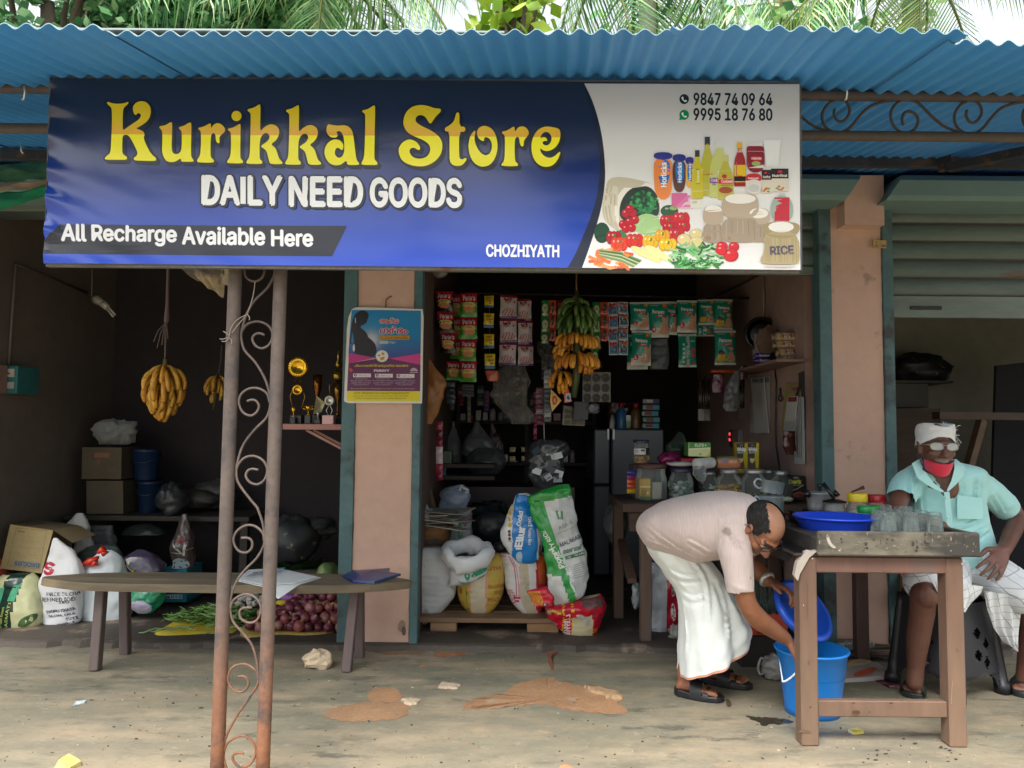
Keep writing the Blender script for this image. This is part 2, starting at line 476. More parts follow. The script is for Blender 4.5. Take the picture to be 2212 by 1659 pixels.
# ================================================================ ground
def ground_material():
 m=bpy.data.materials.new('worn_concrete');m.use_nodes=True
 nt=m.node_tree;N,L=nt.nodes,nt.links
 b=N['Principled BSDF']
 tc=N.new('ShaderNodeTexCoord')
 def mp(sx,sy):
  q=N.new('ShaderNodeMapping');q.inputs['Scale'].default_value=(sx,sy,1);L.new(tc.outputs['Object'],q.inputs['Vector']);return q.outputs[0]
 def nt_(v,s,d=6,r=.6):
  t=N.new('ShaderNodeTexNoise');t.inputs['Scale'].default_value=s;t.inputs['Detail'].default_value=d;t.inputs['Roughness'].default_value=r
  L.new(v,t.inputs['Vector']);return t.outputs['Fac']
 def rng(f,a,c,lo=0,hi=1):
  r=N.new('ShaderNodeMapRange');r.inputs['From Min'].default_value=a;r.inputs['From Max'].default_value=c
  r.inputs['To Min'].default_value=lo;r.inputs['To Max'].default_value=hi;L.new(f,r.inputs['Value']);return r.outputs[0]
 def mix(f,a,c):
  x=N.new('ShaderNodeMix');x.data_type='RGBA';L.new(f,x.inputs['Factor'])
  for s,q in(('A',a),('B',c)):
   if isinstance(q,tuple):x.inputs[s].default_value=(*q,1)
   else:L.new(q,x.inputs[s])
  return x.outputs['Result']
 def mul(a,c):
  x=N.new('ShaderNodeMath');x.operation='MULTIPLY';L.new(a,x.inputs[0])
  if isinstance(c,float):x.inputs[1].default_value=c
  else:L.new(c,x.inputs[1])
  return x.outputs[0]
 v1=mp(1,1.6);v2=mp(.7,1.8)
 sep=N.new('ShaderNodeSeparateXYZ');L.new(tc.outputs['Object'],sep.inputs[0])
 col=mix(rng(nt_(v1,1.6),.32,.68),(.37,.295,.195),(.27,.235,.16))
 col=mix(rng(nt_(v2,4.2,7),.42,.7),col,(.21,.19,.14))
 near=rng(sep.outputs['Y'],2.6,3.7)
 alg=mul(rng(nt_(v2,2.3,8,.62),.40,.56),near)
 col=mix(mul(alg,.75),col,(.14,.145,.105))
 blk=mul(rng(nt_(v2,5.5,9,.68),.53,.62),rng(nt_(v1,1.1,3),.42,.58))
 col=mix(mul(blk,.72),col,(.065,.067,.052))
 col=mix(rng(nt_(v1,3.1,6,.7),.62,.72),col,(.42,.29,.19))
 col=mix(mul(rng(nt_(v1,38,3),.62,.7),.5),col,(.1,.09,.07))
 col=mix(mul(rng(nt_(v1,9,12,.8),.5,.64),.55),col,(.17,.15,.11));col=mix(mul(rng(nt_(v1,17,10,.8),.55,.66),.5),col,(.45,.39,.29))
 vo=N.new('ShaderNodeTexVoronoi');vo.feature='DISTANCE_TO_EDGE';vo.inputs['Scale'].default_value=.55
 dv=N.new('ShaderNodeVectorMath');dn=N.new('ShaderNodeTexNoise');dn.inputs['Scale'].default_value=3.5;dn.inputs['Detail'].default_value=6;L.new(tc.outputs['Object'],dn.inputs['Vector']);L.new(tc.outputs['Object'],dv.inputs[0]);ds=N.new('ShaderNodeVectorMath');ds.operation='SCALE';ds.inputs['Scale'].default_value=.5;L.new(dn.outputs['Color'],ds.inputs[0]);L.new(ds.outputs[0],dv.inputs[1]);L.new(dv.outputs[0],vo.inputs['Vector'])
 col=mix(mul(rng(vo.outputs['Distance'],.004,.0),rng(nt_(v1,1.3,3),.6,.7)),col,(.05,.045,.035))
 L.new(col,b.inputs['Base Color'])
 L.new(rng(nt_(v1,2.2),.3,.7,.42,.85),b.inputs['Roughness'])
 bp=N.new('ShaderNodeBump');bp.inputs['Strength'].default_value=.45;bp.inputs['Distance'].default_value=.004
 L.new(nt_(v1,26,10,.75),bp.inputs['Height']);L.new(bp.outputs['Normal'],b.inputs['Normal'])
 return m
GROUND=ground_material()
g=MB();g.add([(-400,-400,0),(400,-400,0),(400,400,0),(-400,400,0)],[(0,1,2,3)],'#807a6a')
tag(g.build('ground',GROUND),kind='structure')
# worn places where the cement has gone and red earth shows: each a thin lens with a ragged rim
def patch(name,pts,col,m='soil',h=.002,seed=1,jag=.02,kind='structure',flat=False):
 P=[atz(x,y,0)for x,y in chaikin(pts,2)]
 n=4;ring=[]
 for i in range(len(P)):
  a,b=P[i],P[(i+1)%len(P)]
  for k in range(n):
   q=a.lerp(b,k/n);d=(b-a);nn=V3((d.y,-d.x,0)).normalized()
   ring.append(q+nn*jag*fbm(q,30,seed))
 c=sum(ring,V3())/len(ring)
 mb=MB();vs=[q+V3((0,0,.0015))for q in ring]
 inner=[q.lerp(c,.06)+V3((0,0,h))for q in ring]
 m2=[q.lerp(c,.5)+V3((0,0,h))for q in ring]
 L_=len(ring);vs=vs+inner+m2+[c+V3((0,0,h))]
 fs=[]
 for k in(0,1):
  for i in range(L_):
   j=(i+1)%L_;fs.append((k*L_+i,k*L_+j,(k+1)*L_+j,(k+1)*L_+i))
 for i in range(L_):fs.append((2*L_+i,2*L_+(i+1)%L_,3*L_))
 mb.add(vs,fs,col,True)
 o=mb.build(name,m);tag(o,kind=kind);return o
EARTH='#a27b59'
def p8(*a):return[zp(8,x,y)for x,y in a]
patch('earth_patch',p8((735,1285),(790,1235),(900,1200),(1050,1175),(1080,1130),(1200,1100),(1330,1068),(1400,1110),(1560,1140),(1690,1170),(1815,1220),(1760,1240),(1840,1290),(1800,1315),(1600,1310),(1440,1285),(1300,1250),(1180,1250),(1000,1275),(850,1285)),EARTH,seed=3)
patch('earth_patch',p8((-140,1310),(-60,1270),(60,1250),(200,1225),(330,1235),(425,1250),(430,1320),(330,1350),(150,1360),(0,1365),(-110,1340)),'#9d7a5a',seed=5)
patch('earth_patch',p8((150,1190),(180,1155),(270,1140),(350,1160),(378,1200),(360,1240),(280,1250),(200,1240),(160,1220)),EARTH,seed=8)
patch('cement_flake',p8((610,1125),(660,1110),(730,1125),(735,1150),(680,1158),(620,1145)),'#b7a48d',h=.009,seed=9)
patch('cement_flake',p8((370,1225),(420,1212),(490,1225),(480,1255),(420,1260)),'#b9a68c',h=.01,seed=11)
patch('cement_flake',p8((1540,1135),(1650,1145),(1770,1180),(1815,1215),(1740,1222),(1640,1195),(1580,1170)),'#a88a68',h=.014,seed=13)
patch('earth_patch',p8((1310,900),(1400,890),(1380,920),(1330,930),(1360,1010),(1345,1050),(1325,1000),(1310,950)),'#8a5b40',seed=14,jag=.006)
patch('earth_patch',p8((560,925),(620,900),(720,888),(800,905),(790,930),(690,945),(610,945)),'#a2714f',seed=15)
patch('earth_patch',p8((150,900),(300,885),(480,890),(570,915),(430,935),(230,930)),'#8d7257',seed=21)
patch('earth_patch',p8((480,1005),(520,992),(545,1005),(510,1015)),'#a57b5b',seed=16,jag=.004)
patch('earth_patch',p8((1390,1640),(1440,1630),(1480,1655),(1470,1690),(1400,1690)),'#b48a66',seed=17,jag=.004)
patch('damp_stain',[zp(9,x,y)for x,y in((405,1325),(520,1328),(640,1342),(715,1350),(700,1378),(600,1380),(520,1388),(480,1360))],'#3d3a30',h=.002,seed=18,m=mat('wet',.12,n1=.2,s1=5))
patch('damp_stain',[zp(9,x,y)for x,y in((285,1225),(312,1215),(330,1265),(300,1275))],'#51402c',h=.002,seed=19,jag=.004,m='soil')
for i in range(16):
 random.seed(100+i)
 x,y=(random.uniform(1180,1740),random.uniform(1470,1640))if i<11 else(random.uniform(300,1500),random.uniform(1180,1620))
 cx,cy=zp(9 if i<11 else 7,x,y)
 patch('dark_spot',ell2(cx,cy,random.uniform(2,6),random.uniform(1,2.5),7),'#463e33',h=.0015,seed=30+i,jag=.002)
random.seed(7)
# ================================================================ the row of shops
FY=4.30
PZ=.036
TEAL,PINK,PINKD='#4c6a6d','#cba897','#8d7069'
shop=thing('shop_building','single storey row of shop bays with pink pillars and teal shutter frames','building',(0,FY,0))
def part(mb,name,m,kind=None,parent=None,label=None):
 o=mb.build(name,m,parent or shop)
 if label:o['label']=label
 return o
# floor slab with a broken cement lip
mb=MB()
def lip(x,k):
 return 4.265+.018*fbm((x*3,k,0),1.6,4)+(.03 if fbm((x*5,0,0),1,9)>.45 else 0)
xs=[-4.2+i*.06 for i in range(164)]
vs,fs=[],[]
for x in xs:
 y=lip(x,0);vs+=[(x,y-.012,0.0),(x,y,PZ-.008+.004*nz((x,0,0),9)),(x,y+.02,PZ),(x,7.6,PZ)]
for i in range(len(xs)-1):
 for k in range(3):fs.append((i*4+k,i*4+4+k,i*4+5+k,i*4+1+k))
mb.add(vs,fs,'#4e463e')
part(mb,'floor_slab',mat('shop_floor',.7,n1=.3,s1=2.2,n2=.15,s2=30,bump=.3,bs=40,dirt=((.30,.22,.16),.22,3.5)))
XL,XR=-3.1,5.6
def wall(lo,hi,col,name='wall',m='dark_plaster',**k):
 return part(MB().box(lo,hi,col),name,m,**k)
ZT=2.72
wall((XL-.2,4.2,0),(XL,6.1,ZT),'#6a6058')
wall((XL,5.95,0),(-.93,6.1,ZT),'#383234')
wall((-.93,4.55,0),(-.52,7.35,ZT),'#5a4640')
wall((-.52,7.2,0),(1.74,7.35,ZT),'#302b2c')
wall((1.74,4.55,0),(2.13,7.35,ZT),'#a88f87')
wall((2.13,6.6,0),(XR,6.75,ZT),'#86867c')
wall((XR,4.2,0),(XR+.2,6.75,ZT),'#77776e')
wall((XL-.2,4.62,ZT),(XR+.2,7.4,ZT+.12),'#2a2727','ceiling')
wall((XL-.2,4.42,2.46),(XR+.2,4.62,ZT+.1),'#54605f','lintel','plaster')
# pillars with the shutter guide on either side
for i,(xa,xb,ra,rb)in enumerate(((-.872,-.556,-.95,-.508),(1.800,2.085,1.728,2.148))):
 mb=MB()
 def pf(u,v,xa=xa,xb=xb,i=i):
  z=v*2.62
  c=[(xa,FY+.25),(xa,FY),(xb,FY),(xb,FY+.25)]
  k=min(2,int(u*3));f=u*3-k
  x=c[k][0]+(c[k+1][0]-c[k][0])*f;y=c[k][1]+(c[k+1][1]-c[k][1])*f
  e=.004*fbm((x*3,y,z*9),2.2,i)
  return(x+e,y+.4*e,z)
 mb.grid(pf,13,60,PINK,smooth=False)
 pil=part(mb,'pillar','plaster')
 WL[pil.name]=wloc(shop)
 for a,b in((ra,xa-.002),(xb+.002,rb)):
  gm=MB();inner=b if a==ra else a
  gm.box((a,FY-.012,PZ-.02),(b,FY+.10,2.50),TEAL,.004)
  gm.build('shutter_guide','old_paint',pil)
# sunshade ledges over the openings (concrete, cut off raggedly beside the pillars)
def sunshade(x0,x1,cut0,cut1):
 prof=[(FY+.2,2.475),(4.10,2.468),(4.08,2.49),(4.08,2.575),(4.12,2.615),(FY+.2,2.625)]
 mb=MB();vs=[]
 for x,ct in((x0,cut0),(x1,cut1)):
  for y,z in prof:vs.append((x+ct*(z-2.47)/.15,y,z))
 n=len(prof);fs=[tuple(range(n)),tuple(range(2*n-1,n-1,-1))]+[(i,n+i,n+(i+1)%n,(i+1)%n)for i in range(n)]
 mb.add(vs,fs,'#6c8784');part(mb,'sunshade','plaster')
sunshade(XL-.2,-.9,0,.03);sunshade(-.52,1.80,-.03,.10);sunshade(2.02,XR,.10,0)
wall((1.84,4.20,2.36),(2.06,FY+.2,2.64),PINK,'pillar_head','plaster')
wall((-.87,4.20,2.36),(-.56,FY+.2,2.64),PINK,'pillar_head','plaster')
# ---------------------------------------------------------------- roller shutters
def roller_shutter(x0,x1,zbot,label,barh):
 t=thing('roller_shutter',label,'shutter',((x0+x1)/2,FY+.075,zbot),'roller shutters')
 z=zbot
 bar=MB();bar.box((x0,FY+.055,z),(x1,FY+.075,z+barh),'#69756c',.003);bar.build('bottom_bar','shutter',t)
 if barh>.08:
  hd=MB();hd.box((x0+.12,FY+.045,z+.045),(x0+.30,FY+.054,z+.065),'#2a2f2f',.002);hd.build('handle_slot','iron',t)
 z+=barh+.002
 pitch=.1055;me=None
 while z<2.55:
  sm=MB()
  def sf(u,v):
   a=-1.25+2.5*v
   return(x0+(x1-x0)*u,FY+.085-.020*cos(a)-.006,.053+.049*sin(a))
  if me is None:
   sm.grid(sf,9,8,'#57665f')
   sm.box((x0,FY+.078,-.004),(x1,FY+.086,.006),'#4a3f35')
   sm.v=[(a-(x0+x1)/2,b-FY-.075,c)for a,b,c in sm.v]
   me=sm.mesh('slat');me.materials.append(M['shutter'])
  o=bpy.data.objects.new('slat',me);COL.objects.link(o);o.parent=t;o.location=(0,0,z-zbot);z+=pitch
 return t
roller_shutter(2.150,XR,1.868,'wide half raised teal roller shutter of the bay behind the seated man',.125)
roller_shutter(-.506,1.727,2.108,'raised teal roller shutter of the middle bay, its end showing beside the banner',.05)
roller_shutter(XL,-.952,2.44,'rolled up teal shutter over the banana bay behind the banner',.05)
# ================================================================ corrugated canopy
RS,RX=.18,.0735
def roofz(Y):return 2.385+RS*(Y-2.6)
canopy=thing('canopy_roof','blue corrugated sheet canopy roof sloping up to the shop front','roof',(0,2.05,2.28))
WAVE=.0595
for k in range(9):
 x0=-3.45+k*.775;w=.80;mb=MB();nx=int(w/WAVE*8)+1;ys=[2.035+.035*sin(k*2.3),2.5,3.0,3.5,4.05,4.5]
 ys=[ys[0]-.02*(k==0)]+ys[1:]
 dz=.004*(k%2)+.003*sin(k*1.9)
 vs,fs=[],[]
 for lay in(0,1):
  for y in ys:
   for i in range(nx):
    x=x0+w*i/(nx-1)
    sag=.006*sin(x*1.7+1)+.004*fbm((x*2,y,0),1,5)
    vs.append((x+RX*(y-2.05),y,roofz(y)+dz+sag+.0085*cos(2*pi*x/WAVE)+lay*.0025))
 n1=len(ys)*nx
 cols=[]
 b=len(mb.v)
 for lay in(0,1):
  f2=[]
  for j in range(len(ys)-1):
   for i in range(nx-1):
    q=(lay*n1+j*nx+i,lay*n1+j*nx+i+1,lay*n1+(j+1)*nx+i+1,lay*n1+(j+1)*nx+i)
    f2.append(q if lay else q[::-1])
  fs.append(f2)
 mb.add(vs,fs[0],'#4a9be4' if k<7 else '#4592e4',True)
 tmp=MB();tmp.add(vs,fs[1],'#8f9a9c',True)
 edge=[(i,i+1,n1+i+1,n1+i)for i in range(nx-1)]
 tmp.add(vs,edge,'#7fa0ad')
 mb.v+=tmp.v;off=len(mb.v)-len(tmp.v)
 mb.f+=[tuple(i+off for i in f)for f in tmp.f];mb.c+=tmp.c;mb.s+=tmp.s
 mb.build('corrugated_sheet','sheet',canopy)
mb=MB();mb.box((-1.62,2.09,2.336),(-.03,2.45,2.341),'#8b9694',0,Matrix.Rotation(0,4,'X'))
mb.v=[(x,y,z+.018+RS*(y-2.3)+.004*sin(x*9))for x,y,z in mb.v]
mb.build('cover_strip','sheet',canopy)
pu=MB();pu.box((-3.5,3.77,roofz(3.79)-.058),(3.9,3.81,roofz(3.79)-.013),'#33363a');pu.build('purlin','iron',canopy)
st=MB();st.obox(at(2050,362,3.70),at(2260,318,3.3),.05,.04,'#2b2d30');st.obox(at(2040,335,3.72),at(2040,368,3.72),.06,.03,'#2b2d30');st.build('brace','iron',canopy)
for px,py in((52,195),(1828,196)):
 hk=MB();hk.tube([at(px,py-10,2.56),at(px+2,py+4,2.565),at(px,py+18,2.575),at(px-4,py+21,2.58)],.0035,'#cfd3d2',6);hk.build('roof_hook','steel',canopy)
for px,py in((46,322),(2008,322)):
 hk=MB();hk.tube([at(px,py-10,3.73),at(px,py+4,3.74),at(px+4,py+10,3.745)],.005,'#b9bdbc',6);hk.build('roof_hook','steel',canopy)
# ---------------------------------------------------------------- scroll beam under the canopy edge
beam=thing('scroll_beam','rusty double pipe beam with iron scrollwork under the canopy edge','beam',(0,2.6,2.2))
zt,zb=at(1106,200,2.6).z,at(1106,287,2.6).z
for z,r,c in((zt,.0185,'#4b4340'),(zb,.0175,'#4a4036')):
 mb=MB();mb.tube([(-3.3,2.6,z),(3.6,2.6,z)],r,c,12);mb.build('rail','rust',beam)
SPA=[(990,700),(985,730),(1005,765),(1040,770),(1075,740),(1085,700),(1060,655),(1010,645),(950,670),(912,720),(915,780),(960,825),(1030,835),(1090,805),(1150,740),(1210,690),(1300,660),(1390,650)]
SPB=[(1430,790),(1422,755),(1440,718),(1480,712),(1515,735),(1525,770),(1500,815),(1440,835),(1390,815),(1355,770),(1350,715),(1380,670),(1430,645),(1500,650),(1560,690),(1620,745),(1700,800),(1790,830)]
for k in range(-3,3):
 for sp in(SPA,SPB):
  P=[]
  for x,y in sp:
   q=za(3,x,y,2.6);P.append(V3((q.x+k*.458 if k else q.x,2.6,zb+(q.z-zb))))
  zs=[p.z for p in P];a,b=min(zs),max(zs)
  P=[V3((p.x,p.y,zb+.012+(p.z-a)/(b-a)*(zt-zb-.026)))for p in P]
  if P[0].x>2.9 or(-1.35<P[0].x<.72):continue
  P,_=spline(P,None,3)
  mb=MB();mb.tube(P,.0052,'#4a4038',6);mb.build('scroll','rust',beam)
for k in(-5,-4):
 for sp in(SPA,SPB):
  P=[za(3,x,y,2.6)for x,y in sp];zs=[p.z for p in P];a,b=min(zs),max(zs)
  P=[V3((p.x+k*.458*1.0-.09,2.6,zb+.012+(p.z-a)/(b-a)*(zt-zb-.026)))for p in P]
  if P[0].x>-1.3:
   continue
  P,_=spline(P,None,3)
  mb=MB();mb.tube(P,.0052,'#5a4636',6);mb.build('scroll','rust',beam)
# ---------------------------------------------------------------- twin pipe post with scrollwork
PY=2.58
lt,lb,rt,rb_=at(509,570,PY),at(469.5,1652,PY),at(607,570,PY),at(568,1652,PY)
post=thing('scroll_post','twin pipe post with iron scrolls, rust red at the foot, holding up the canopy','post',(lb.x+.05,PY,0))
def pipecol(c):
 t=min(1,max(0,(c.z-.15)/.55));t=t*t*(3-2*t)
 a,b=h2l('#86593f'),h2l('#5c514b')
 return tuple(a[i]+(b[i]-a[i])*t for i in range(3))
for a,b in((lt,lb),(rt,rb_)):
 d=(a-b)/(a.z-b.z)
 p0=b-d*b.z;p1=b+d*(zb-.02-b.z)
 mb=MB();mb.tube([p0.lerp(p1,i/14)for i in range(15)],.0225,pipecol,16);mb.build('pipe','rust',post)
def z4(*a):return[zp(4,x,y)for x,y in a]
def z7(*a):return[zp(7,x,y)for x,y in a]
SC_=[z4((1768,40),(1762,110),(1720,190),(1640,270),(1590,350),(1560,440),(1550,500),(1570,590),(1640,670),(1700,770),(1735,880),(1735,960),(1710,1030),(1640,1100),(1570,1190),(1535,1280),(1520,1360),(1530,1440),(1600,1540),(1650,1600))+z7((1660,0),(1690,90),(1700,170),(1695,230),(1650,310),(1580,380),(1520,460),(1485,560),(1480,640),(1500,720),(1560,790),(1620,870),(1650,970),(1660,1060),(1655,1120),(1600,1210),(1530,1310),(1470,1420),(1440,1500),(1435,1560),(1450,1640),(1490,1720),(1540,1790)),z4((1565,40),(1580,120),(1630,150),(1680,130),(1700,80),(1680,40)),z4((1551,500),(1555,470),(1590,425),(1660,408),(1725,435),(1752,490),(1735,550),(1690,580),(1645,565),(1622,520),(1640,490),(1670,484),(1700,495)),z4((1733,930),(1715,870),(1660,838),(1600,840),(1550,875),(1535,930),(1560,990),(1610,1013),(1650,990),(1665,950),(1645,918),(1615,912),(1588,920)),z4((1520,1360),(1530,1330),(1570,1285),(1630,1272),(1690,1300),(1718,1360),(1700,1425),(1655,1455),(1605,1440),(1580,1400),(1595,1365),(1625,1355),(1660,1362)),z7((1697,200),(1690,150),(1640,105),(1580,100),(1520,140),(1500,200),(1530,260),(1580,275),(1615,250),(1622,210),(1600,182),(1550,180)),z7((1480,640),(1500,580),(1560,545),(1620,550),(1665,590),(1678,650),(1650,710),(1600,725),(1550,700),(1540,655),(1565,630),(1620,628)),z7((1662,1090),(1650,1040),(1590,995),(1530,995),(1480,1030),(1465,1100),(1500,1155),(1550,1170),(1590,1140),(1595,1100),(1570,1070),(1530,1070)),z7((1440,1560),(1460,1500),(1530,1455),(1590,1460),(1635,1510),(1640,1580),(1600,1640),(1540,1650),(1500,1610),(1500,1575),(1530,1560),(1568,1565))]
for i,pl in enumerate(SC_):
 P,_=spline([at(x,y,PY)for x,y in pl],None,4)
 mb=MB();mb.tube(P,.0042,(lambda c:tuple(a*(1.1 if c.z>.5 else 1)for a in pipecol(c))),7);mb.build('scroll','rust',post)
# frayed string knotted round the post
mb=MB()
for pl in(((1640,150),(1625,250),(1590,360)),((1590,360),(1520,400),(1485,450),(1475,500)),((1580,370),(1530,430),(1490,480)),((1475,500),(1450,480),(1435,470)),((1475,505),(1440,520),(1412,520)),((1475,510),(1450,535),(1425,535)),((1478,515),(1490,535),(1488,552)),((1590,362),(1605,385),(1600,400))):
 P,_=spline([za(4,x,y,PY-.028)for x,y in pl],None,4);mb.tube(P,0.0016,'#857b72',5)
tag(mb.build('string','cloth',org=za(4,1580,370,PY-.03)),'frayed grey string knotted round the upper scroll of the twin pipe post','string')
# ---------------------------------------------------------------- shade cloth behind the banner
tarp=thing('shade_cloth','folded green and tan shade cloth slung behind the banner','cloth',at(60,400,2.9))
def cloth(name,tl,tr,bl,br,col,amp,seed,nu=26,nv=10,m='cloth'):
 mb=MB()
 def f(u,v):
  p=(tl.lerp(tr,u)).lerp(bl.lerp(br,u),v)
  return p+V3((0,amp*fbm((u*4,v*2.2,seed),1.5,seed)+.02*sin(v*5+u*3),amp*.5*nz((u*5,v*3,seed),1)))
 mb.grid(f,nu,nv,col);return mb.build(name,m,tarp)
ST=mat('shade_net',.9,n1=.25,s1=8,n2=.25,s2=120,bump=.5,bs=90,stretch=(.5,1,4),transl=.25)
cloth('upper_fold',at(-140,352,2.95),at(150,343,2.95),at(-140,396,2.9),at(150,388,2.9),'#3c6c52',.03,2,m=ST)
cloth('middle_fold',at(-140,392,2.91),at(150,386,2.91),at(-140,428,2.86),at(150,398,2.86),'#94836c',.02,4,m=ST)
cloth('lower_fold',at(-140,440,2.88),at(150,390,2.88),at(-140,500,2.84),at(150,402,2.84),'#157a55',.02,6,m=ST)
cloth('hanging_corner',at(360,560,2.92),at(500,560,2.9),at(420,600,2.9),at(478,642,2.86),'#b3a389',.02,8,m=ST)
cloth('hanging_corner',at(470,556,2.88),at(500,556,2.88),at(476,620,2.86),at(494,612,2.86),'#c2b59d',.02,9,nu=8,m=ST)
for x in(-2.3,-1.75):
 mb=MB();mb.tube([(x,2.94,at(60,352,2.95).z),(x,2.97,roofz(2.97))],.004,'#6a6258',5);mb.build('cord','cloth',tarp)
# ================================================================ fittings on the walls
# left wall: conduit, meter box, lamp
XW=XL+.012
def onleft(z,x,y):return atx(*zp(z,x,y),XW)
el=thing('wall_conduit','thin grey electric conduit running along the dark left wall','conduit',onleft(4,75,400))
mb=MB();mb.tube([onleft(4,55,690),onleft(4,75,400),onleft(4,97,45),onleft(4,110,40)],.009,'#6d655e',8);mb.build('drop_pipe','dull_plastic',el)
mb=MB();mb.tube([onleft(4,97,38),onleft(4,330,130),onleft(4,560,225)],.009,'#4d4844',8);mb.build('ceiling_pipe','dull_plastic',el)
q=onleft(4,75,770)
mt=thing('meter_box','teal metal meter box on the left wall','meter',(q.x,q.y,q.z))
mb=MB();a,b=onleft(4,20,690),onleft(4,145,880)
mb.box((XL+.002,a.y,b.z),(XL+.10,a.y+.22,a.z),'#2f6f72',.006);mb.build('box','old_paint',mt)
mb=MB();mb.box((XL+.02,a.y-.006,b.z+.10),(XL+.085,a.y-.001,b.z+.15),'#b9b5ac',.001);mb.box((XL+.02,a.y-.006,b.z+.03),(XL+.085,a.y-.001,b.z+.07),'#a8a49a',.001);mb.box((XL+.045,a.y-.008,b.z+.115),(XL+.06,a.y-.0065,b.z+.125),'#a01818');mb.build('label_plate','paper',mt)
mb=MB();mb.box((XL+.002,a.y-.2,b.z),(XL+.05,a.y-.012,a.z),'#8a6f66',.004);mb.build('wooden_board','card',mt)
lp=thing('lamp','unlit compact fluorescent lamp hanging by its flex at the back of the banana bay','lamp',za(4,625,275,5.3))
mb=MB();mb.tube([za(4,590,30,5.3),za(4,592,140,5.3),za(4,590,250,5.3)],.004,'#7d776f',6);mb.build('flex','dull_plastic',lp)
mb=MB();mb.tube([za(4,605,262,5.3),za(4,625,268,5.3),za(4,660,292,5.3)],[.028,.034,.024],'#a39d95',10);mb.tube([za(4,660,292,5.3),za(4,690,318,5.3)],[.026,.022],'#c6c2ba',10);mb.build('holder','plastic',lp)
for d in(-6,6):
 mb=MB();mb.tube([za(4,690+d,318-d,5.3),za(4,735+d,372-d,5.3)],.007,'#cfcdc6',7);mb.build('glass_tube','plastic',lp)
# right wall of the middle bay: conduit
XW2=1.728
def onr(z,x,y):return atx(*zp(z,x,y),XW2)
el=thing('wall_conduit','thin conduit bending down the pinkish wall above the biscuit shelf','conduit',onr('P',1555,200))
mb=MB();mb.tube([onr('P',960,190),onr('P',1200,75),onr('P',1380,-10),onr('P',1540,-95)],.009,'#4e4341',8);mb.build('ceiling_pipe','dull_plastic',el)
mb=MB();mb.tube([onr('P',1560,-90),onr('P',1562,100),onr('P',1565,365)],.009,'#94786f',8);mb.build('drop_pipe','dull_plastic',el)
# ================================================================ shop banner
BT=radians(3.0)
BC=at(915,376,2.47)
BN=V3((0,-cos(BT),-sin(BT)))
def bflat(px,py):return atp(px,py,BC,BN)
b_tl,b_tr,b_bl,b_br=bflat(108,168),bflat(1728,180),bflat(95,568),bflat(1730,583)
def bdisp(p):
 """loose vinyl: gathers at the left hem, slow sag elsewhere"""
 dx=p.x-b_bl.x;z=p.z
 d=.0035*sin(p.x*3.1+z*4)+.0025*fbm((p.x*1.2,0,z*3),1.3,3)
 g=exp(-max(0,dx)/.05)
 d+=.011*g*(sin(z*62+dx*18+2*nz((z*7,dx,0),1))*(.5+.5*nz((z*5,0,0),1.3,4)))
 lo=exp(-max(0,z-b_bl.z)/.12)*exp(-max(0,dx)/.35)
 d+=.004*lo*sin((z*46+dx*22))
 return d
def bsurf(px,py,h):
 p=bflat(px,py);return p+BN*(h+bdisp(p))
banner=thing('shop_banner','wide glossy blue and white shop banner with yellow lettering under the canopy','banner',(BC.x,BC.y,b_bl.z))
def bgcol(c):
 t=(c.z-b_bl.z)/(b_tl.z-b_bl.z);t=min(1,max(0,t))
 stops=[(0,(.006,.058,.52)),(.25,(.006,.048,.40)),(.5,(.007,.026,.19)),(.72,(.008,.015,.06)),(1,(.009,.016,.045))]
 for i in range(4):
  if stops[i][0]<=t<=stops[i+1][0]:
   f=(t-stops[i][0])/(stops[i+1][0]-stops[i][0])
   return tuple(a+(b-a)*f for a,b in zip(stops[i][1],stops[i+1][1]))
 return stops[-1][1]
mb=MB()
NU,NV=170,64
def bgrid(u,v):
 u2=u**1.5
 l=b_bl.lerp(b_tl,v);r=b_br.lerp(b_tr,v);p=l.lerp(r,u2)
 return p+BN*bdisp(p)
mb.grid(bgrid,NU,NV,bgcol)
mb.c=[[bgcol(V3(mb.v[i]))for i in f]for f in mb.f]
# hem folded back round the frame
edge=[bgrid(0,j/20)for j in range(21)]
back=[p-BN*.05+V3((.004,0,0))for p in edge]
mb.add(edge+back,[(i,21+i,22+i,i+1)for i in range(20)],'#1d2a55',True)
for e0,e1 in((b_bl,b_br),(b_br,b_tr),(b_tl,b_tr)):
 vs=[]
 for i in range(41):
  p=e0.lerp(e1,i/40);vs+=[p+BN*bdisp(p),p-BN*.045]
 mb.add(vs,[(2*i,2*i+1,2*i+3,2*i+2)for i in range(40)],'#8d93a4' if e0 is b_br or e0 is b_bl else '#141c33',True)
mb.build('face','vinyl',banner)
fr=MB()
for a,b in((b_tl,b_tr),(b_bl,b_br),(b_tl,b_bl),(b_tr,b_br),(b_tl.lerp(b_tr,.5),b_bl.lerp(b_br,.5))):
 fr.obox(a-BN*.02,b-BN*.02,.02,.02,'#6b6a68')
fr.build('frame','iron',banner)
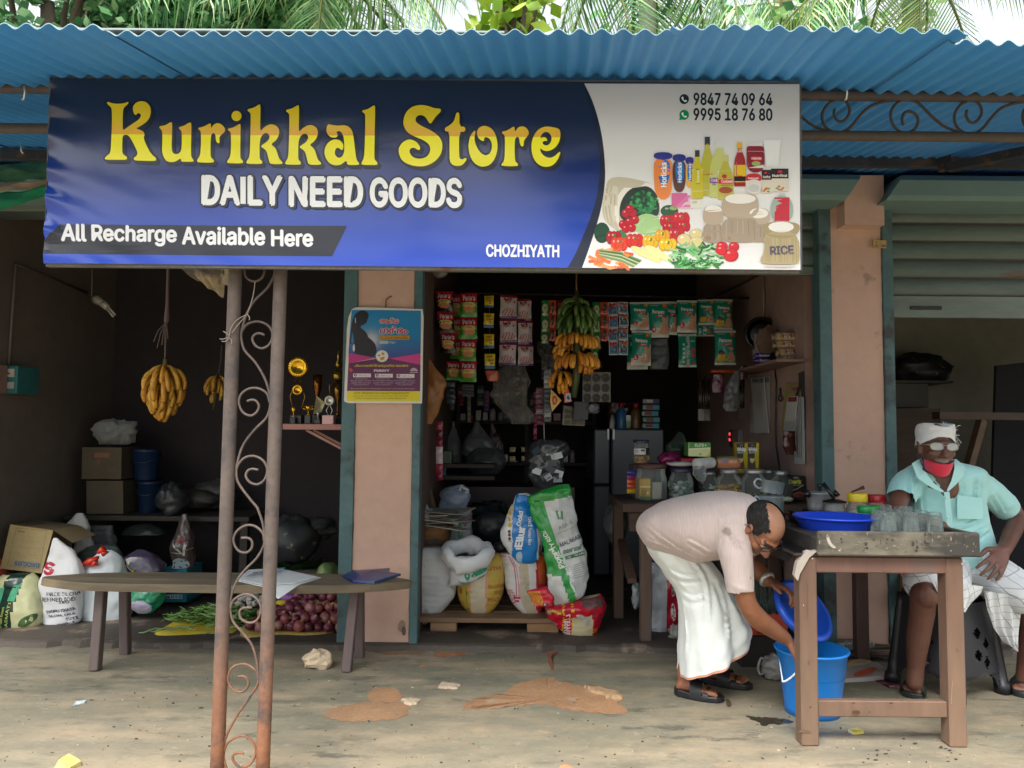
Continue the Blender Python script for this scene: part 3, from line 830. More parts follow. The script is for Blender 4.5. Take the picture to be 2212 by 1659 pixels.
# ---- white panel with the round edge
arc=[zp(2,x,y)for x,y in((1550,528),(1600,640),(1640,765),(1668,900),(1682,1040),(1684,1160),(1668,1290),(1640,1410),(1605,1520),(1565,1640))]+[zp(5,1536,72)]
arc[0]=(1262,180.5);arc[-1]=(1257,578.8)
band=[(1262,180.5)]+[zp(2,x,y)for x,y in((1605,780),(1640,900),(1652,1040),(1648,1150),(1625,1290),(1585,1410),(1540,1520),(1490,1640))]+[zp(5,1440,72)]
band[-1]=(1226,578.5)
PR=mat('vinyl_print',.2,spec=.5,n1=0,bump=.05,bs=9,bdist=.012)
mb=MB()
prints(mb,[('p',[band[0]]+chaikin(band,2,False)+[band[-1],arc[-1]]+chaikin(arc,2,False)[::-1],'#141d38')],bsurf,.0012,sub=24)
mb.build('dark_arc',PR,banner)
mb=MB()
WH=[[arc[0]]+chaikin(arc,2,False)+[arc[-1],(1729,583),(1727,181.5)]]
vs,fs=fill2(WH);vs,fs=split2(vs,fs,24)
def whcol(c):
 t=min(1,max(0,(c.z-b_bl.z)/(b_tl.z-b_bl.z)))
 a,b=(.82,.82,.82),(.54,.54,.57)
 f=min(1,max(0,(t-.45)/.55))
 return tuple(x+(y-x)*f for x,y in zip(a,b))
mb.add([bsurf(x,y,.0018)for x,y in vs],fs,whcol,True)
mb.build('white_panel',PR,banner)
# ---- the shop's name, cut letter by letter
K_=[(105,100),(95,130),(150,175),(180,215),(180,400),(170,700),(160,930),(130,970),(75,1010),(65,1045),(90,1058),(410,1060),(435,1035),(425,1005),(375,975),(350,930),(350,760),(355,660),(395,640),(440,645),(480,690),(540,800),(600,920),(600,970),(570,1005),(540,1025),(545,1060),(590,1070),(890,1078),(912,1055),(905,1020),(850,985),(800,920),(740,800),(705,710),(705,670),(720,640),(700,590),(640,560),(570,538),(640,505),(740,440),(800,370),(828,260),(810,170),(750,105),(670,85),(590,105),(535,160),(525,220),(540,290),(572,325),(600,290),(630,285),(658,310),(655,345),(620,395),(520,460),(430,520),(360,575),(355,480),(360,260),(375,200),(430,150),(460,120),(440,100),(390,125),(280,135),(180,125),(130,100)]
u_=[(965,500),(960,530),(1000,565),(1010,610),(1010,800),(1005,920),(1030,1010),(1080,1080),(1160,1098),(1240,1080),(1315,1025),(1320,1075),(1340,1088),(1520,1090),(1532,1065),(1500,1030),(1485,980),(1485,800),(1492,460),(1480,440),(1440,450),(1370,495),(1290,515),(1280,535),(1320,570),(1332,610),(1330,800),(1325,900),(1290,950),(1230,965),(1185,945),(1165,890),(1165,700),(1175,450),(1155,430),(1120,450),(1050,490)]
r_=[(1610,525),(1605,550),(1640,580),(1650,620),(1650,800),(1640,980),(1590,1050),(1585,1085),(1610,1100),(1850,1105),(1868,1080),(1855,1055),(1815,1020),(1805,960),(1810,700),(1820,640),(1850,612),(1880,625),(1893,670),(1895,730),(1915,775),(1945,785),(1960,760),(1950,700),(1975,650),(2040,600),(2052,555),(2020,500),(1960,455),(1900,450),(1845,490),(1818,545),(1815,470),(1795,453),(1750,480),(1680,515)]
i_=[(50,440),(42,460),(75,480),(85,520),(85,700),(75,820),(35,870),(30,895),(50,905),(235,908),(248,890),(240,870),(212,845),(208,790),(210,600),(215,395),(205,378),(170,395),(110,430)]
k_=[(310,180),(306,205),(345,230),(352,270),(345,600),(335,820),(295,875),(290,900),(310,913),(490,917),(508,900),(500,875),(470,850),(468,780),(470,620),(490,550),(530,505),(570,500),(600,530),(605,570),(570,620),(495,665),(490,690),(530,710),(565,750),(590,850),(600,895),(625,918),(770,920),(780,900),(760,875),(735,855),(715,800),(695,730),(670,690),(618,652),(690,605),(730,530),(735,470),(710,415),(650,385),(590,390),(520,435),(475,490),(480,300),(482,130),(470,118),(430,140),(380,168)]
a_=[(1390,385),(1370,430),(1368,490),(1395,540),(1440,568),(1490,570),(1520,548),(1515,520),(1500,500),(1520,480),(1560,485),(1590,530),(1605,600),(1610,700),(1605,770),(1580,820),(1540,840),(1500,825),(1478,780),(1485,730),(1510,702),(1540,710),(1575,742),(1595,710),(1595,660),(1560,610),(1500,590),(1440,600),(1385,640),(1345,710),(1340,780),(1360,850),(1410,915),(1490,943),(1570,930),(1635,870),(1645,920),(1660,935),(1800,938),(1808,915),(1785,890),(1765,840),(1750,720),(1735,580),(1715,480),(1670,420),(1600,400),(1520,410),(1440,400)]
l_=[(1850,205),(1845,225),(1885,250),(1890,290),(1885,600),(1875,840),(1840,900),(1838,925),(1860,937),(2040,938),(2055,920),(2045,895),(2012,865),(2010,800),(2015,500),(2022,160),(2010,138),(1975,155),(1920,192)]
S_=[(545,165),(480,135),(380,120),(280,140),(200,210),(165,320),(180,400),(230,470),(320,515),(420,555),(480,600),(503,650),(490,720),(440,770),(360,785),(280,760),(242,700),(255,655),(300,642),(340,670),(370,678),(378,640),(340,580),(270,545),(210,550),(150,590),(112,650),(115,720),(150,800),(230,850),(340,875),(450,870),(560,815),(630,730),(650,640),(640,560),(590,490),(500,430),(400,385),(330,340),(315,300),(335,260),(380,245),(420,255),(455,290),(485,345),(510,350),(530,320),(570,260),(625,210),(632,180),(610,165)]
t_=[(820,215),(805,260),(790,320),(740,370),(680,400),(678,445),(735,450),(735,700),(735,800),(760,850),(820,873),(890,862),(935,810),(945,775),(925,770),(890,790),(865,785),(850,740),(852,452),(925,450),(928,390),(855,385),(855,225),(840,213)]
o_=[(1040,432),(1000,480),(970,560),(965,650),(985,750),(1030,830),(1100,875),(1170,878),(1240,850),(1300,760),(1325,640),(1310,520),(1270,430),(1210,385),(1150,375),(1100,395),(1070,440),(1070,490),(1095,540),(1140,568),(1160,560),(1155,530),(1180,512),(1220,530),(1250,580),(1255,640),(1235,710),(1190,740),(1140,730),(1080,670),(1045,580),(1038,520),(1053,450)]
r2_=[(1380,445),(1372,465),(1405,490),(1412,530),(1410,750),(1395,820),(1368,845),(1370,870),(1560,872),(1575,855),(1565,835),(1530,805),(1530,560),(1545,520),(1570,508),(1588,535),(1593,590),(1610,628),(1635,630),(1643,600),(1640,560),(1700,490),(1705,450),(1670,395),(1620,380),(1570,395),(1533,455),(1530,395),(1515,385),(1480,410),(1430,438)]
e_=[(1985,390),(1910,382),(1830,410),(1770,480),(1735,580),(1735,690),(1770,800),(1840,865),(1920,883),(2000,860),(2060,790),(2092,700),(2080,692),(2050,720),(1990,765),(1940,768),(1880,740),(1845,690),(1840,645),(1880,680),(1940,688),(2010,660),(2070,590),(2092,500),(2085,430),(2060,405)]
eh_=[(1840,535),(1860,480),(1900,448),(1945,455),(1980,500),(1982,550),(1955,605),(1910,620),(1875,600),(1870,575),(1895,560),(1925,565),(1930,545),(1905,515),(1870,515)]
def zz(z,pts):return[zp(z,x,y)for x,y in pts]
LET=[('K',[zz('K',K_)]),('u',[zz('K',u_)]),('r',[zz('K',r_)]),('i',[zz('k',i_),zz('k',ell2(158,272,68,70,16))]),('k',[zz('k',k_)]),('k',[zz('k',[(x+520,y+12)for x,y in k_])]),('a',[zz('k',a_)]),('l',[zz('k',l_)]),('S',[zz('s',S_)]),('t',[zz('s',t_)]),('o',[zz('s',o_)]),('r',[zz('s',r2_)]),('e',[zz('s',e_),zz('s',eh_)])]
for name,loops in LET:
 ch=[chaikin(l,1 if name=='t' else 2)for l in loops]
 if name=='i':sets=[[ch[0]],[ch[1]]]
 else:sets=[ch]
 sh,fm=MB(),MB()
 h=.0011
 for k in range(14):
  a=2*pi*k/10;dx,dy=(4.2*cos(a),4.2*sin(a))if k<10 else((6,8.5),(3,8),(8,4),(5,6))[k-10]
  for st_ in sets:
   vs,fs=fill2([[(x+dx,y+dy)for x,y in l]for l in st_])
   sh.add([bsurf(x,y,h)for x,y in vs],fs,'#0c1420')
  h+=.00002
 sh.build('letter_shadow',PR,banner)
 y_mid=lambda x:289.5+(x-290)*.0085
 for st_ in sets:
  vs,fs=fill2(st_)
  bm=bmesh.new();B=[bm.verts.new((x,y,0))for x,y in vs]
  for f in fs:
   try:bm.faces.new([B[i]for i in f])
   except ValueError:pass
  x0=sum(v[0]for v in vs)/len(vs)
  for yy in(y_mid(x0),y_mid(x0)-26):
   bmesh.ops.bisect_plane(bm,geom=bm.verts[:]+bm.edges[:]+bm.faces[:],plane_co=(x0,yy,0),plane_no=(-.0085,1,0))
  bm.verts.index_update()
  V_=[(v.co.x,v.co.y)for v in bm.verts];up,dn=[],[]
  for f in bm.faces:
   c=f.calc_center_median();(up if c.y<y_mid(c.x)else dn).append(tuple(v.index for v in f.verts))
  bm.free()
  P=[bsurf(x,y,.0016)for x,y in V_]
  ym=bflat(x0,y_mid(x0)).z
  def upc(c,ym=ym):
   t=min(1,max(0,(c.z-ym)/.05));a,b=h2l('#e6ac30'),h2l('#dfc810')
   return tuple(a[i]+(b[i]-a[i])*t for i in range(3))
  fm.add(P,up,upc);fm.add(P,dn,'#fbf400')
 fm.build('letter',PR,banner)
# ---- the other lines of lettering
def ztext(z,s,x0,y0,x1,y1,col,bold=.02,slope=.0):
 a,b,c=zp(z,x0,y0),zp(z,x1,y0+slope*(x1-x0)),zp(z,x0,y1)
 return('T',s,a,b,c,col,bold,0)
def line(name,items,lift=.0014,sub=None):
 mb=MB();prints(mb,items,bsurf,lift,sub=sub);mb.build(name,PR,banner)
def vtext(s,x0,y0,x1,y1,col,bold=.02,sl=.009):return('T',s,(x0,y0),(x1,y0+sl*(x1-x0)),(x0,y1),col,bold,0)
its=[]
words=[('DA',438,381,516,440),('I',519.5,382,531,440.5),('LY',538,382,608,441),('NEED',627,384,782,444),('GOODS',802,387,996,446)]
for k in range(10):
 a=2*pi*k/8;dx,dy=(3.6*cos(a),3.6*sin(a))if k<8 else((4,5),(5,4))[k-8]
 for w,x0,y0,x1,y1 in words:its.append(('r',x0+dx,y0+dy,x1+dx,y1+dy,'#0e1626')if w=='I' else vtext(w,x0+dx,y0+dy,x1+dx,y1+dy,'#0e1626',.035))
for w,x0,y0,x1,y1 in words:its.append(('r',x0,y0,x1,y1,'#eef1f4')if w=='I' else vtext(w,x0,y0,x1,y1,'#eef1f4',.035))
mb=MB();prints(mb,its,bsurf,.0011,.00002);mb.build('lettering',PR,banner)
line('lettering_bar',[('p',[(130,485),(749,488),(717,553),(95.5,548),(96,520)],'#161c2b')],.0010,sub=12)
line('lettering',[vtext('All',135,485,186,520,'#e6e8ec',.03,.012),vtext('Recharge',200,487,380,529,'#e6e8ec',.03,.012),vtext('Available',394,490,571,527,'#e6e8ec',.03,.010),vtext('Here',587,497,675,531,'#e6e8ec',.03,.008)],.0014,sub=6)
line('lettering',[vtext('CHOZHIYATH',1051,529,1207,554,'#e9ecf2',.03,.012)],.0012)
for tx,y in(('9847 74 09 64',200),('9995 18 76 80',233)):
 line('lettering',[vtext(tx,1499,y+1,1668,y+26,'#23272b',.03,.004)],.0024)
def phone(cx,cy,col,tail):
 L=[('e',cx,cy,10.5,11,col)]
 if tail:L.append(('p',[(cx-9,cy+4),(cx-11,cy+12),(cx-2,cy+9.5)],col))
 L.append(('c',[(cx-5,cy-5),(cx-2,cy-5),(cx-1,cy-2),(cx-2.5,cy),(cx+.5,cy+3),(cx+3,cy+1.5),(cx+6,cy+3),(cx+5,cy+6),(cx+1,cy+6.5),(cx-4,cy+2),(cx-6.5,cy-2)],'#e8eaea'))
 return L
mb=MB();prints(mb,phone(1478,214,'#20252a',0)+phone(1478,248,'#0d8a52',1),bsurf,.0024);mb.build('phone_icon',PR,banner)
# ---- the printed groceries
random.seed(21)
PN=[]
def n(*a):PN.append(a)
def ball(x,y,rx,ry,c,hi='#ffffff',rot=0):
 c0=h2l(c);n('e',x,y,rx,ry,tuple(v*.62 for v in c0),rot);n('e',x-rx*.06,y-ry*.08,rx*.88,ry*.86,c,rot)
 n('e',x-rx*.3,y-ry*.4,rx*.22,ry*.16,tuple(min(1,v*1.2+.35)for v in c0))
def pepper(x,y,rx,ry,c):
 for d in(-.55,.55,0):ball(x+d*rx,y,rx*.55,ry,c)
 n('l',[(x,y-ry*.05),(x+rx*.1,y-ry*.55)],rx*.25,'#4f7a2c')
# bushel basket
n('c',[(225,500),(340,480),(520,510),(690,560),(760,700),(745,900),(640,1010),(420,1060),(330,1050),(180,930),(160,790),(190,620)],'#c9c1ab')
for k in range(7):
 f=k/6;n('c',[(230+60*f+0,505-10*sin(pi*f)),(262+70*f,500),(225+80*f,960),(190+75*f,900+30*f),(170+72*f,720)],('#d9d2bf','#b9b099','#cfc7b0')[k%3])
n('c',[(330,1000),(280,860),(300,700),(390,580),(520,540),(650,545),(735,620),(765,760),(755,860),(735,760),(700,640),(620,585),(520,585),(410,640),(345,740),(325,880),(352,1050)],'#efebe0')
n('c',[(345,920),(335,800),(370,690),(450,600),(560,570),(660,590),(730,690),(745,800),(720,900),(500,960)],'#2b3a33')
for k in range(60):
 a=random.uniform(0,6.28);r=random.random()**.5
 x,y=585+140*r*cos(a),745+105*r*sin(a)
 n('e',x,y,random.uniform(14,34),random.uniform(10,24),random.choice(['#1f6a3a','#2c8a4b','#174f2c','#45a061']),random.uniform(0,3))
n('c',[(490,950),(530,870),(640,850),(740,900),(770,1000),(720,1060),(600,1080),(500,1040)],'#a9cf8e')
for k in range(14):
 y=880+k*13;n('l',[(515+6*k,985+k*3),(600,y+10),(735-2*k,y)],6,random.choice(['#d6ecc4','#7fb06a','#bcdca6']))
for x,y in((400,855),(470,850),(440,810),(370,965),(435,940),(495,920),(400,1010),(462,1000)):ball(x,y,42,44,'#c4122b')
n('c',[(330,1010),(400,1050),(420,1100),(370,1110),(335,1070)],'#3f7d4d')
ball(160,1050,80,105,'#1e4a34');ball(840,830,90,62,'#2c5a38');n('e',880,800,40,22,'#9db66f')
for a in((820,930,70,62,'#c9142a'),(960,910,78,70,'#d3182c'),(850,1000,75,60,'#bd1024'),(985,985,60,55,'#c9142a'),(910,1075,78,78,'#c91830'),(280,1100,70,70,'#b01a2a'),(335,1165,78,72,'#e2401f'),(490,1130,82,72,'#d92a20'),(650,1140,75,68,'#eab51c'),(770,1080,70,62,'#e8a81c'),(825,1170,85,66,'#efc01e')):pepper(*a)
for a in((990,1120,74,62),(1110,1065,70,58),(1115,1150,78,64)):ball(a[0],a[1],a[2],a[3],'#e0cf97')
n('c',[(435,1190),(500,1180),(640,1240),(770,1330),(740,1360),(640,1320),(500,1260)],'#efe39a');n('c',[(575,1190),(640,1170),(760,1230),(880,1330),(850,1350),(740,1310),(620,1240)],'#f3e8a2')
for k in range(34):
 x,y=random.uniform(60,430),random.uniform(1220,1400);L=random.uniform(30,55);a=random.uniform(-.4,.7)
 n('l',[(x-L*cos(a),y-L*sin(a)),(x+L*cos(a),y+L*sin(a))],random.uniform(22,34),random.choice(['#e8743a','#f08a48','#d95f2a','#f4a066']))
for k in range(9):n('l',[(130,1225+k*7),(350,1245+k*11),(560-10*k,1330+k*8)],11,random.choice(['#6f8f52','#91a86c','#4d6d3c','#c6cda6']))
for k in range(120):
 x,y=random.uniform(860,1400),random.uniform(1160,1400);a=random.uniform(-1.2,1.2);L=random.uniform(40,80)
 if(x-1130)**2/300**2+(y-1280)**2/140**2>1:continue
 n('l',[(x-L*cos(a)*.8,y-L*sin(a)*.5),(x+6,y+10),(x+L*cos(a)*.8,y+L*sin(a)*.5)],18,random.choice(['#2e7d3a','#4ea456','#7cc67a','#1f5f2c','#a8dba0']))
for a in((1370,1190,60,55),(1490,1190,55,52),(1460,1275,78,66),(1365,1225,62,52)):ball(*a,'#d8202c')
# malted drink jars
for x0,x1,y0,y1,c in((685,870,235,712,'#ee8a42'),(875,1005,255,640,'#5a3226'),(1005,1085,283,598,'#e8b14c')):
 w=x1-x0;n('c',[(x0+5,y0+60),(x1-5,y0+60),(x1+4,y0+200),(x1-14,y1),(x0+14,y1),(x0-4,y0+200)],c)
 n('c',[(x0-2,y0),(x1+2,y0),(x1,y0+75),(x0,y0+75)],'#2a2f8a')
 n('c',[(x0+w*.2,y0+75),(x1-w*.12,y0+75),(x1-w*.1,y0+250),(x0+w*.5,y1-70),(x0+w*.2,y0+230)],'#1f6fc0')
 n('T','Horlicks',(x0+w*.38,y0+(y1-y0)*.74),(x0+w*.38,y0+(y1-y0)*.22),(x0+w*.68,y0+(y1-y0)*.74),'#eef2f8',.03,0)
for k in range(3):n('r',862+35*k,650+22*k,1020+30*k,780+14*k,('#d6669c','#e07fae','#ecc3d6')[k])
n('t','LUX',962,712,1030,740,'#6b4a6a',.02,0);n('r',1050,715,1160,800,'#e8e6d8');n('t','LUX',1068,732,1116,752,'#6a6a6a',.02,0)
def bottle(x0,x1,y0,y1,cap,body,lab,words=()):
 cx=(x0+x1)/2;w=x1-x0;H=y1-y0
 n('c',[(cx-w*.17,y0+H*.12),(cx+w*.17,y0+H*.12),(cx+w*.2,y0+H*.22),(x1,y0+H*.42),(x1,y1),(x1-4,y1+6),(x0+4,y1+6),(x0,y1),(x0,y0+H*.42),(cx-w*.2,y0+H*.22)],body)
 n('l',[(x0+w*.2,y0+H*.45),(x0+w*.2,y1-H*.06)],w*.08,tuple(min(1,v*1.15+.1)for v in h2l(body)))
 n('r',cx-w*.2,y0,cx+w*.2,y0+H*.14,cap)
 if lab:n('r',x0+3,y0+H*lab[0],x1-3,y0+H*lab[1],lab[2])
 for q in words:n(*q)
bottle(1160,1290,80,670,'#2b2f2c','#b9b53a',(.62,.92,'#d9d4c4'),[('t','Cookwell',1180,440,1280,470,'#b4742c',.02,0)])
bottle(1245,1452,115,690,'#d7dadb','#c6cc78',(.62,.96,'#cfc6c8'),[('r',1247,495,1330,548,'#7a3f8f'),('t','Cook',1258,502,1326,534,'#f0eaf2',.02,0),('t','FRY',1272,552,1312,572,'#7a3f8f',.02,0)])
bottle(1065,1180,215,700,'#33383a','#cdbf22',(.4,.86,'#e2e4d0'),[('r',1105,405,1150,560,'#5a9a3a'),('T','Cookwell',(1118,540),(1118,420),(1140,540),'#e8f0dc',.02,0)])
bottle(1328,1485,265,710,'#c9c77a','#bfb748',(.36,.98,'#e8dfd2'),[('r',1335,510,1482,556,'#d2202e'),('t','Cookwell',1362,516,1480,546,'#f6e8e8',.02,0),('t','GRAPESEED OIL',1362,562,1482,578,'#b03030',.02,0),('e',1405,620,70,34,'#a04a28'),('e',1395,480,26,22,'#c43440')])
bottle(1492,1612,135,575,'#e2b11c','#a3202c',(.52,.92,'#e6c224'),[('t','ELISER',1518,205,1586,235,'#f0e6e0',.02,0),('t','ELISER',1512,390,1590,418,'#c01820',.03,0),('r',1495,480,1608,530,'#241c1c'),('e',1552,462,30,22,'#c9182a')])
n('c',[(1625,165),(1790,165),(1800,230),(1798,440),(1622,440),(1618,230)],'#8a1f30');n('r',1632,135,1785,172,'#d9d9d6');n('r',1632,225,1792,395,'#dcdcd6');n('t','HOT LIME',1672,240,1748,260,'#3a3a3a',.02,0);n('c',[(1660,300),(1680,275),(1760,275),(1780,300),(1760,322),(1680,322)],'#d02432');n('t','PARAPARA',1670,288,1770,310,'#f4e4e4',.02,0);n('e',1715,350,45,24,'#9bb45c')
n('p',[(1788,110),(1965,110),(1940,378),(1815,378)],'#e6eaea');n('p',[(1795,180),(1958,180),(1952,235),(1800,235)],'#2f9a6e');n('e',1860,166,42,16,'#c92a3a');n('t','PARAPARA',1828,158,1892,174,'#f4e4e4',.02,0);n('e',1850,285,42,30,'#2f7a48');n('e',1910,300,40,28,'#6aa05a')
n('c',[(1605,455),(1765,448),(1770,660),(1610,665)],'#e4dcd8');n('c',[(1605,455),(1765,448),(1768,540),(1690,500),(1610,545)],'#c8323c');n('t','PARAPARA',1635,492,1740,508,'#f6eeee',.02,0);n('e',1690,600,60,40,'#c9cdc9')
for x0,x1,y0,y1 in((1770,1870,415,650),(1865,2040,402,632)):
 n('r',x0,y0,x1,y1,'#ded6c6');n('r',x0,y0,x1,y0+100,'#2c2024');n('e',(x0+x1)/2,y0+32,26,14,'#c62a3a');n('t','Nutrifirst',x0+12,y0+58,x1-14,y0+84,'#efe6e0',.02,0)
 for k in range(6):n('e',random.uniform(x0+15,x1-15),y1-random.uniform(15,50),16,10,random.choice(['#c46a32','#d98a48','#7a9a4a']))
# grain sacks
def psack(x0,x1,y0,ym,y1):
 w=x1-x0
 n('c',[(x0+5,ym),(x1-5,ym),(x1+3,y1-60),(x1-20,y1),(x0+20,y1),(x0-5,y1-60)],'#a99783')
 n('c',[(x0-4,y0+40),(x0+w*.3,y0),(x1-w*.2,y0),(x1+4,y0+40),(x1,ym+20),(x0,ym+20)],'#bcaa95')
 n('e',(x0+x1)/2,y0+52,w*.43,52,'#f1eee6')
 for k in range(6):n('l',[(x0+w*(.12+.15*k),ym+30),(x0+w*(.1+.16*k),y1-30)],6,random.choice(['#8f7d68','#c3b29c']))
 n('e',x0+w*.25,y1-45,34,26,'#9a8469')
psack(1180,1380,770,950,1150);psack(1630,1850,800,950,1140);psack(1372,1735,655,890,1145)
n('c',[(1870,680),(2080,680),(2092,940),(1858,940)],'#9fb3a8');n('r',1898,692,2050,930,'#c81a34');n('r',1925,710,1998,770,'#dfe6ea');n('l',[(1930,750),(1960,735),(1990,745)],8,'#5a7a8a');n('r',1940,650,2010,668,'#c6d2d0');n('t','RICE',1925,790,2020,820,'#e0b8be',.02,0)
n('c',[(1790,1030),(2140,1030),(2160,1330),(2120,1368),(1790,1365),(1745,1330),(1800,1240)],'#b3a37c');n('c',[(1768,980),(1850,935),(2080,940),(2155,965),(2150,1040),(2060,1105),(1900,1105),(1790,1060)],'#a8976f');n('e',1965,990,130,54,'#f0efe9')
for k in range(26):n('l',[(1800+k*13,1100),(1796+k*13.6,1345)],3,random.choice(['#9a895f','#c2b38c']))
n('T','RICE',(1855,1190),(2084,1178),(1860,1272),'#5a5262',.045,0)
n('e',1950,1385,170,10,'#cfcdc9')
mb=MB()
prints(mb,PN,lambda x,y,h:bsurf(*zp('N',x,y),h),.0022,.000006)
mb.build('product_picture',PR,banner)
# ================================================================ kit for goods
def kz(z,Y):
 x0,y0,x1,w=ZR[z];return(x1-x0)/w*0.55746*Y/FPX
def sp(v,e):return math.copysign(abs(v)**e,v)
class Bag:
 """soft bag or sack: a stack of rounded sections following the outline seen from the front"""
 def __init__(s,z,rows,Y,dr=.8,e=.8,wr=.006,ws=7.0,seed=0.0,dmax=.3,n=48,fold=0.0):
  s.z,s.Y,s.e,s.wr,s.ws,s.seed,s.fold=z,Y,e,wr,ws,seed,fold
  R=[]
  for i,r in enumerate(rows):
   t=i/(len(rows)-1)
   R.append((t,r[0],r[2],r[1],r[2])if len(r)==3 else(t,*r))
  s.tab=[]
  for i in range(n+1):
   xl,yl,xr,yr=interp(R,i/n)
   if xr<xl+1 and len(rows[0])==3:xr=xl+1
   Yi=Y[0]+(Y[1]-Y[0])*i/n if isinstance(Y,tuple)else Y
   pl,pr=za(z,xl,yl,Yi),za(z,xr,yr,Yi)
   hw=(pr-pl).length/2
   s.tab.append((xl,yl,xr,yr,(pl+pr)/2,(pr-pl).normalized(),hw,min(hw*dr,dmax)))
  s.n=n
 def sec(s,t):
  q=max(0.0,min(s.n,t*s.n));i=min(s.n-1,int(q));f=q-i
  a,b=s.tab[i],s.tab[i+1]
  return[p+(r-p)*f for p,r in zip(a,b)]
 def P(s,a,t,h=0.0):
  xl,yl,xr,yr,c,u,hw,hd=s.sec(t)
  p=c+u*(hw*sp(cos(a),s.e))+V3((0,-hd*sp(sin(a),s.e),0))
  nn=(u*cos(a)/max(hw,.004)+V3((0,-sin(a)/max(hd,.004),0))).normalized()
  k=min(1,hw/.06)
  d=s.wr*k*(fbm(p,s.ws,s.seed)-1.9*max(0,.16-abs(nz(p,s.ws*1.3,s.seed+9)))-1.1*max(0,.12-abs(nz(p,s.ws*2.6,s.seed+4))))
  if s.fold:d+=s.fold*k*sin(t*95+3*nz(p,5,s.seed))*(.4+.6*abs(nz(p,3,s.seed+5)))
  return p+nn*(h+d)
 def F(s,x,y,h=0.0):
  lo,hi=0.0,1.0
  for _ in range(16):
   t=(lo+hi)/2;q=s.sec(t);fr=(x-q[0])/max(1e-6,q[2]-q[0]);fr=max(0,min(1,fr))
   if q[1]+(q[3]-q[1])*fr>y:lo=t
   else:hi=t
  q=s.sec((lo+hi)/2);k=max(-.985,min(.985,(x-q[0])/max(1e-6,q[2]-q[0])*2-1))
  return s.P(acos(max(-1,min(1,sp(k,1/s.e)))),(lo+hi)/2,h)
 def px(s,u,t):
  q=s.sec(t);k=(sp(cos(2*pi*u),s.e)+1)/2
  return q[0]+(q[2]-q[0])*k,q[1]+(q[3]-q[1])*k
 def skin(s,mb,col,nu=44,nv=28,cap=True,top=True):
  b=len(mb.v)
  if callable(col):
   cf=lambda u,v:col(*s.px(u,v),sin(2*pi*u)>=-.01)
  else:cf=None
  mb.grid(lambda u,v:s.P(2*pi*u,v),nu,nv,col,True,True,cf)
  c0=col if not callable(col)else col(*s.px(.25,.02),True)
  if cap:
   for j,on in((0,True),(nv-1,top)):
    if not on:continue
    ids=[b+j*nu+i for i in range(nu)]
    c=sum((V3(mb.v[i])for i in ids),V3())/nu
    mb.v.append(tuple(c));k=len(mb.v)-1
    for i in range(nu):
     f=(ids[i],ids[(i+1)%nu],k);mb.f.append(f if j else f[::-1]);mb.c.append(C(c0));mb.s.append(True)
  return s
def base_of(z,x,y,Y):return za(z,x,y,Y)
def bagthing(name,label,cat,z,rows,Y,col,m='weave',items=None,group=None,sub=None,parts=(),nu=44,nv=28,pm='print',**kw):
 """a bag: body part plus its print as parts"""
 B=Bag(z,rows,Y,**kw)
 r0=rows[0];x0=(r0[0]+(r0[1]if len(r0)==3 else r0[2]))/2;y0=r0[2]if len(r0)==3 else r0[1]
 o=za(z,x0,y0,Y)
 mb=MB();B.skin(mb,col,nu,nv)
 if not items and not parts:
  ob=mb.build(name,m,org=o);tag(ob,label,cat,group);return ob,B
 t=thing(name,label,cat,o,group)
 mb.build('bag',m,t)
 if items:
  pb=MB();prints(pb,items,B.F,.0015,.00008,sub=sub);pb.build('printing',pm,t)
 return t,B
def boxthing(name,label,cat,z,q,Y,depth,col,items=None,m='card',group=None,side=None,dx=0.0,extra=None):
 """carton or box seen from the front: q = four front corners (tl, tr, br, bl) in the picture"""
 P=[za(z,x,y,Y)for x,y in q];Bk=[p+V3((dx,depth,0))for p in P]
 o=(P[2]+P[3])/2
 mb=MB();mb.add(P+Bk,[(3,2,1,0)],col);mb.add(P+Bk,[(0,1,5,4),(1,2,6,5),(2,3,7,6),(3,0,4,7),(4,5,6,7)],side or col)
 if not items and not extra:
  ob=mb.build(name,m,org=o);tag(ob,label,cat,group);return ob
 t=thing(name,label,cat,o,group);mb.build('box',m,t)
 if items:
  pb=MB();a,b,c,d=q
  nrm=(P[3]-P[0]).cross(P[1]-P[0]).normalized()
  if nrm.y>0:nrm=-nrm
  prints(pb,items,lambda x,y,h:za(z,x,y,Y)+nrm*h,.0012,.0001);pb.build('printing','print',t)
 if extra:extra(t,P,Bk)
 return t
def pillow(w,h,d,colf,nx=9,ny=11,crimp=.07,seed=0,wr=.0):
 """sealed packet hanging from its top edge at the origin, face towards -y; returns builder and print surface (0..1, y down)"""
 mb=MB()
 def th(x,y):
  a=max(0.0,1-abs(2*x-1)**3.2);yy=(y-crimp)/(1-2*crimp)
  b=max(0.0,1-abs(2*yy-1)**3.0)if 0<yy<1 else 0
  return d/2*a*b+.0012
 def sf(sgn):
  def f(x,y):
   k=wr*fbm((x*3,y*4,seed),1.6,seed)
   pin=1-.05*sin(pi*y)
   return(w*(x-.5)*pin,-sgn*(th(x,y)+k*sgn),-h*y)
  return f
 mb.grid(lambda u,v:sf(1)(u,v),nx,ny,'#ffffff',colf=colf)
 n0=len(mb.f)
 mb.grid(lambda u,v:sf(-1)(1-u,v),nx,ny,'#ffffff',colf=colf)
 F=lambda x,y,hh:V3(sf(1)(x,y))+V3((0,-hh,0))
 return mb,F
def jar_profile(r,h,neck=.72,lidh=.1):
 return[(r*.9,0),(r,h*.04),(r,h*.62),(r*.94,h*.74),(r*neck,h*.86),(r*neck,h*(1-lidh))]
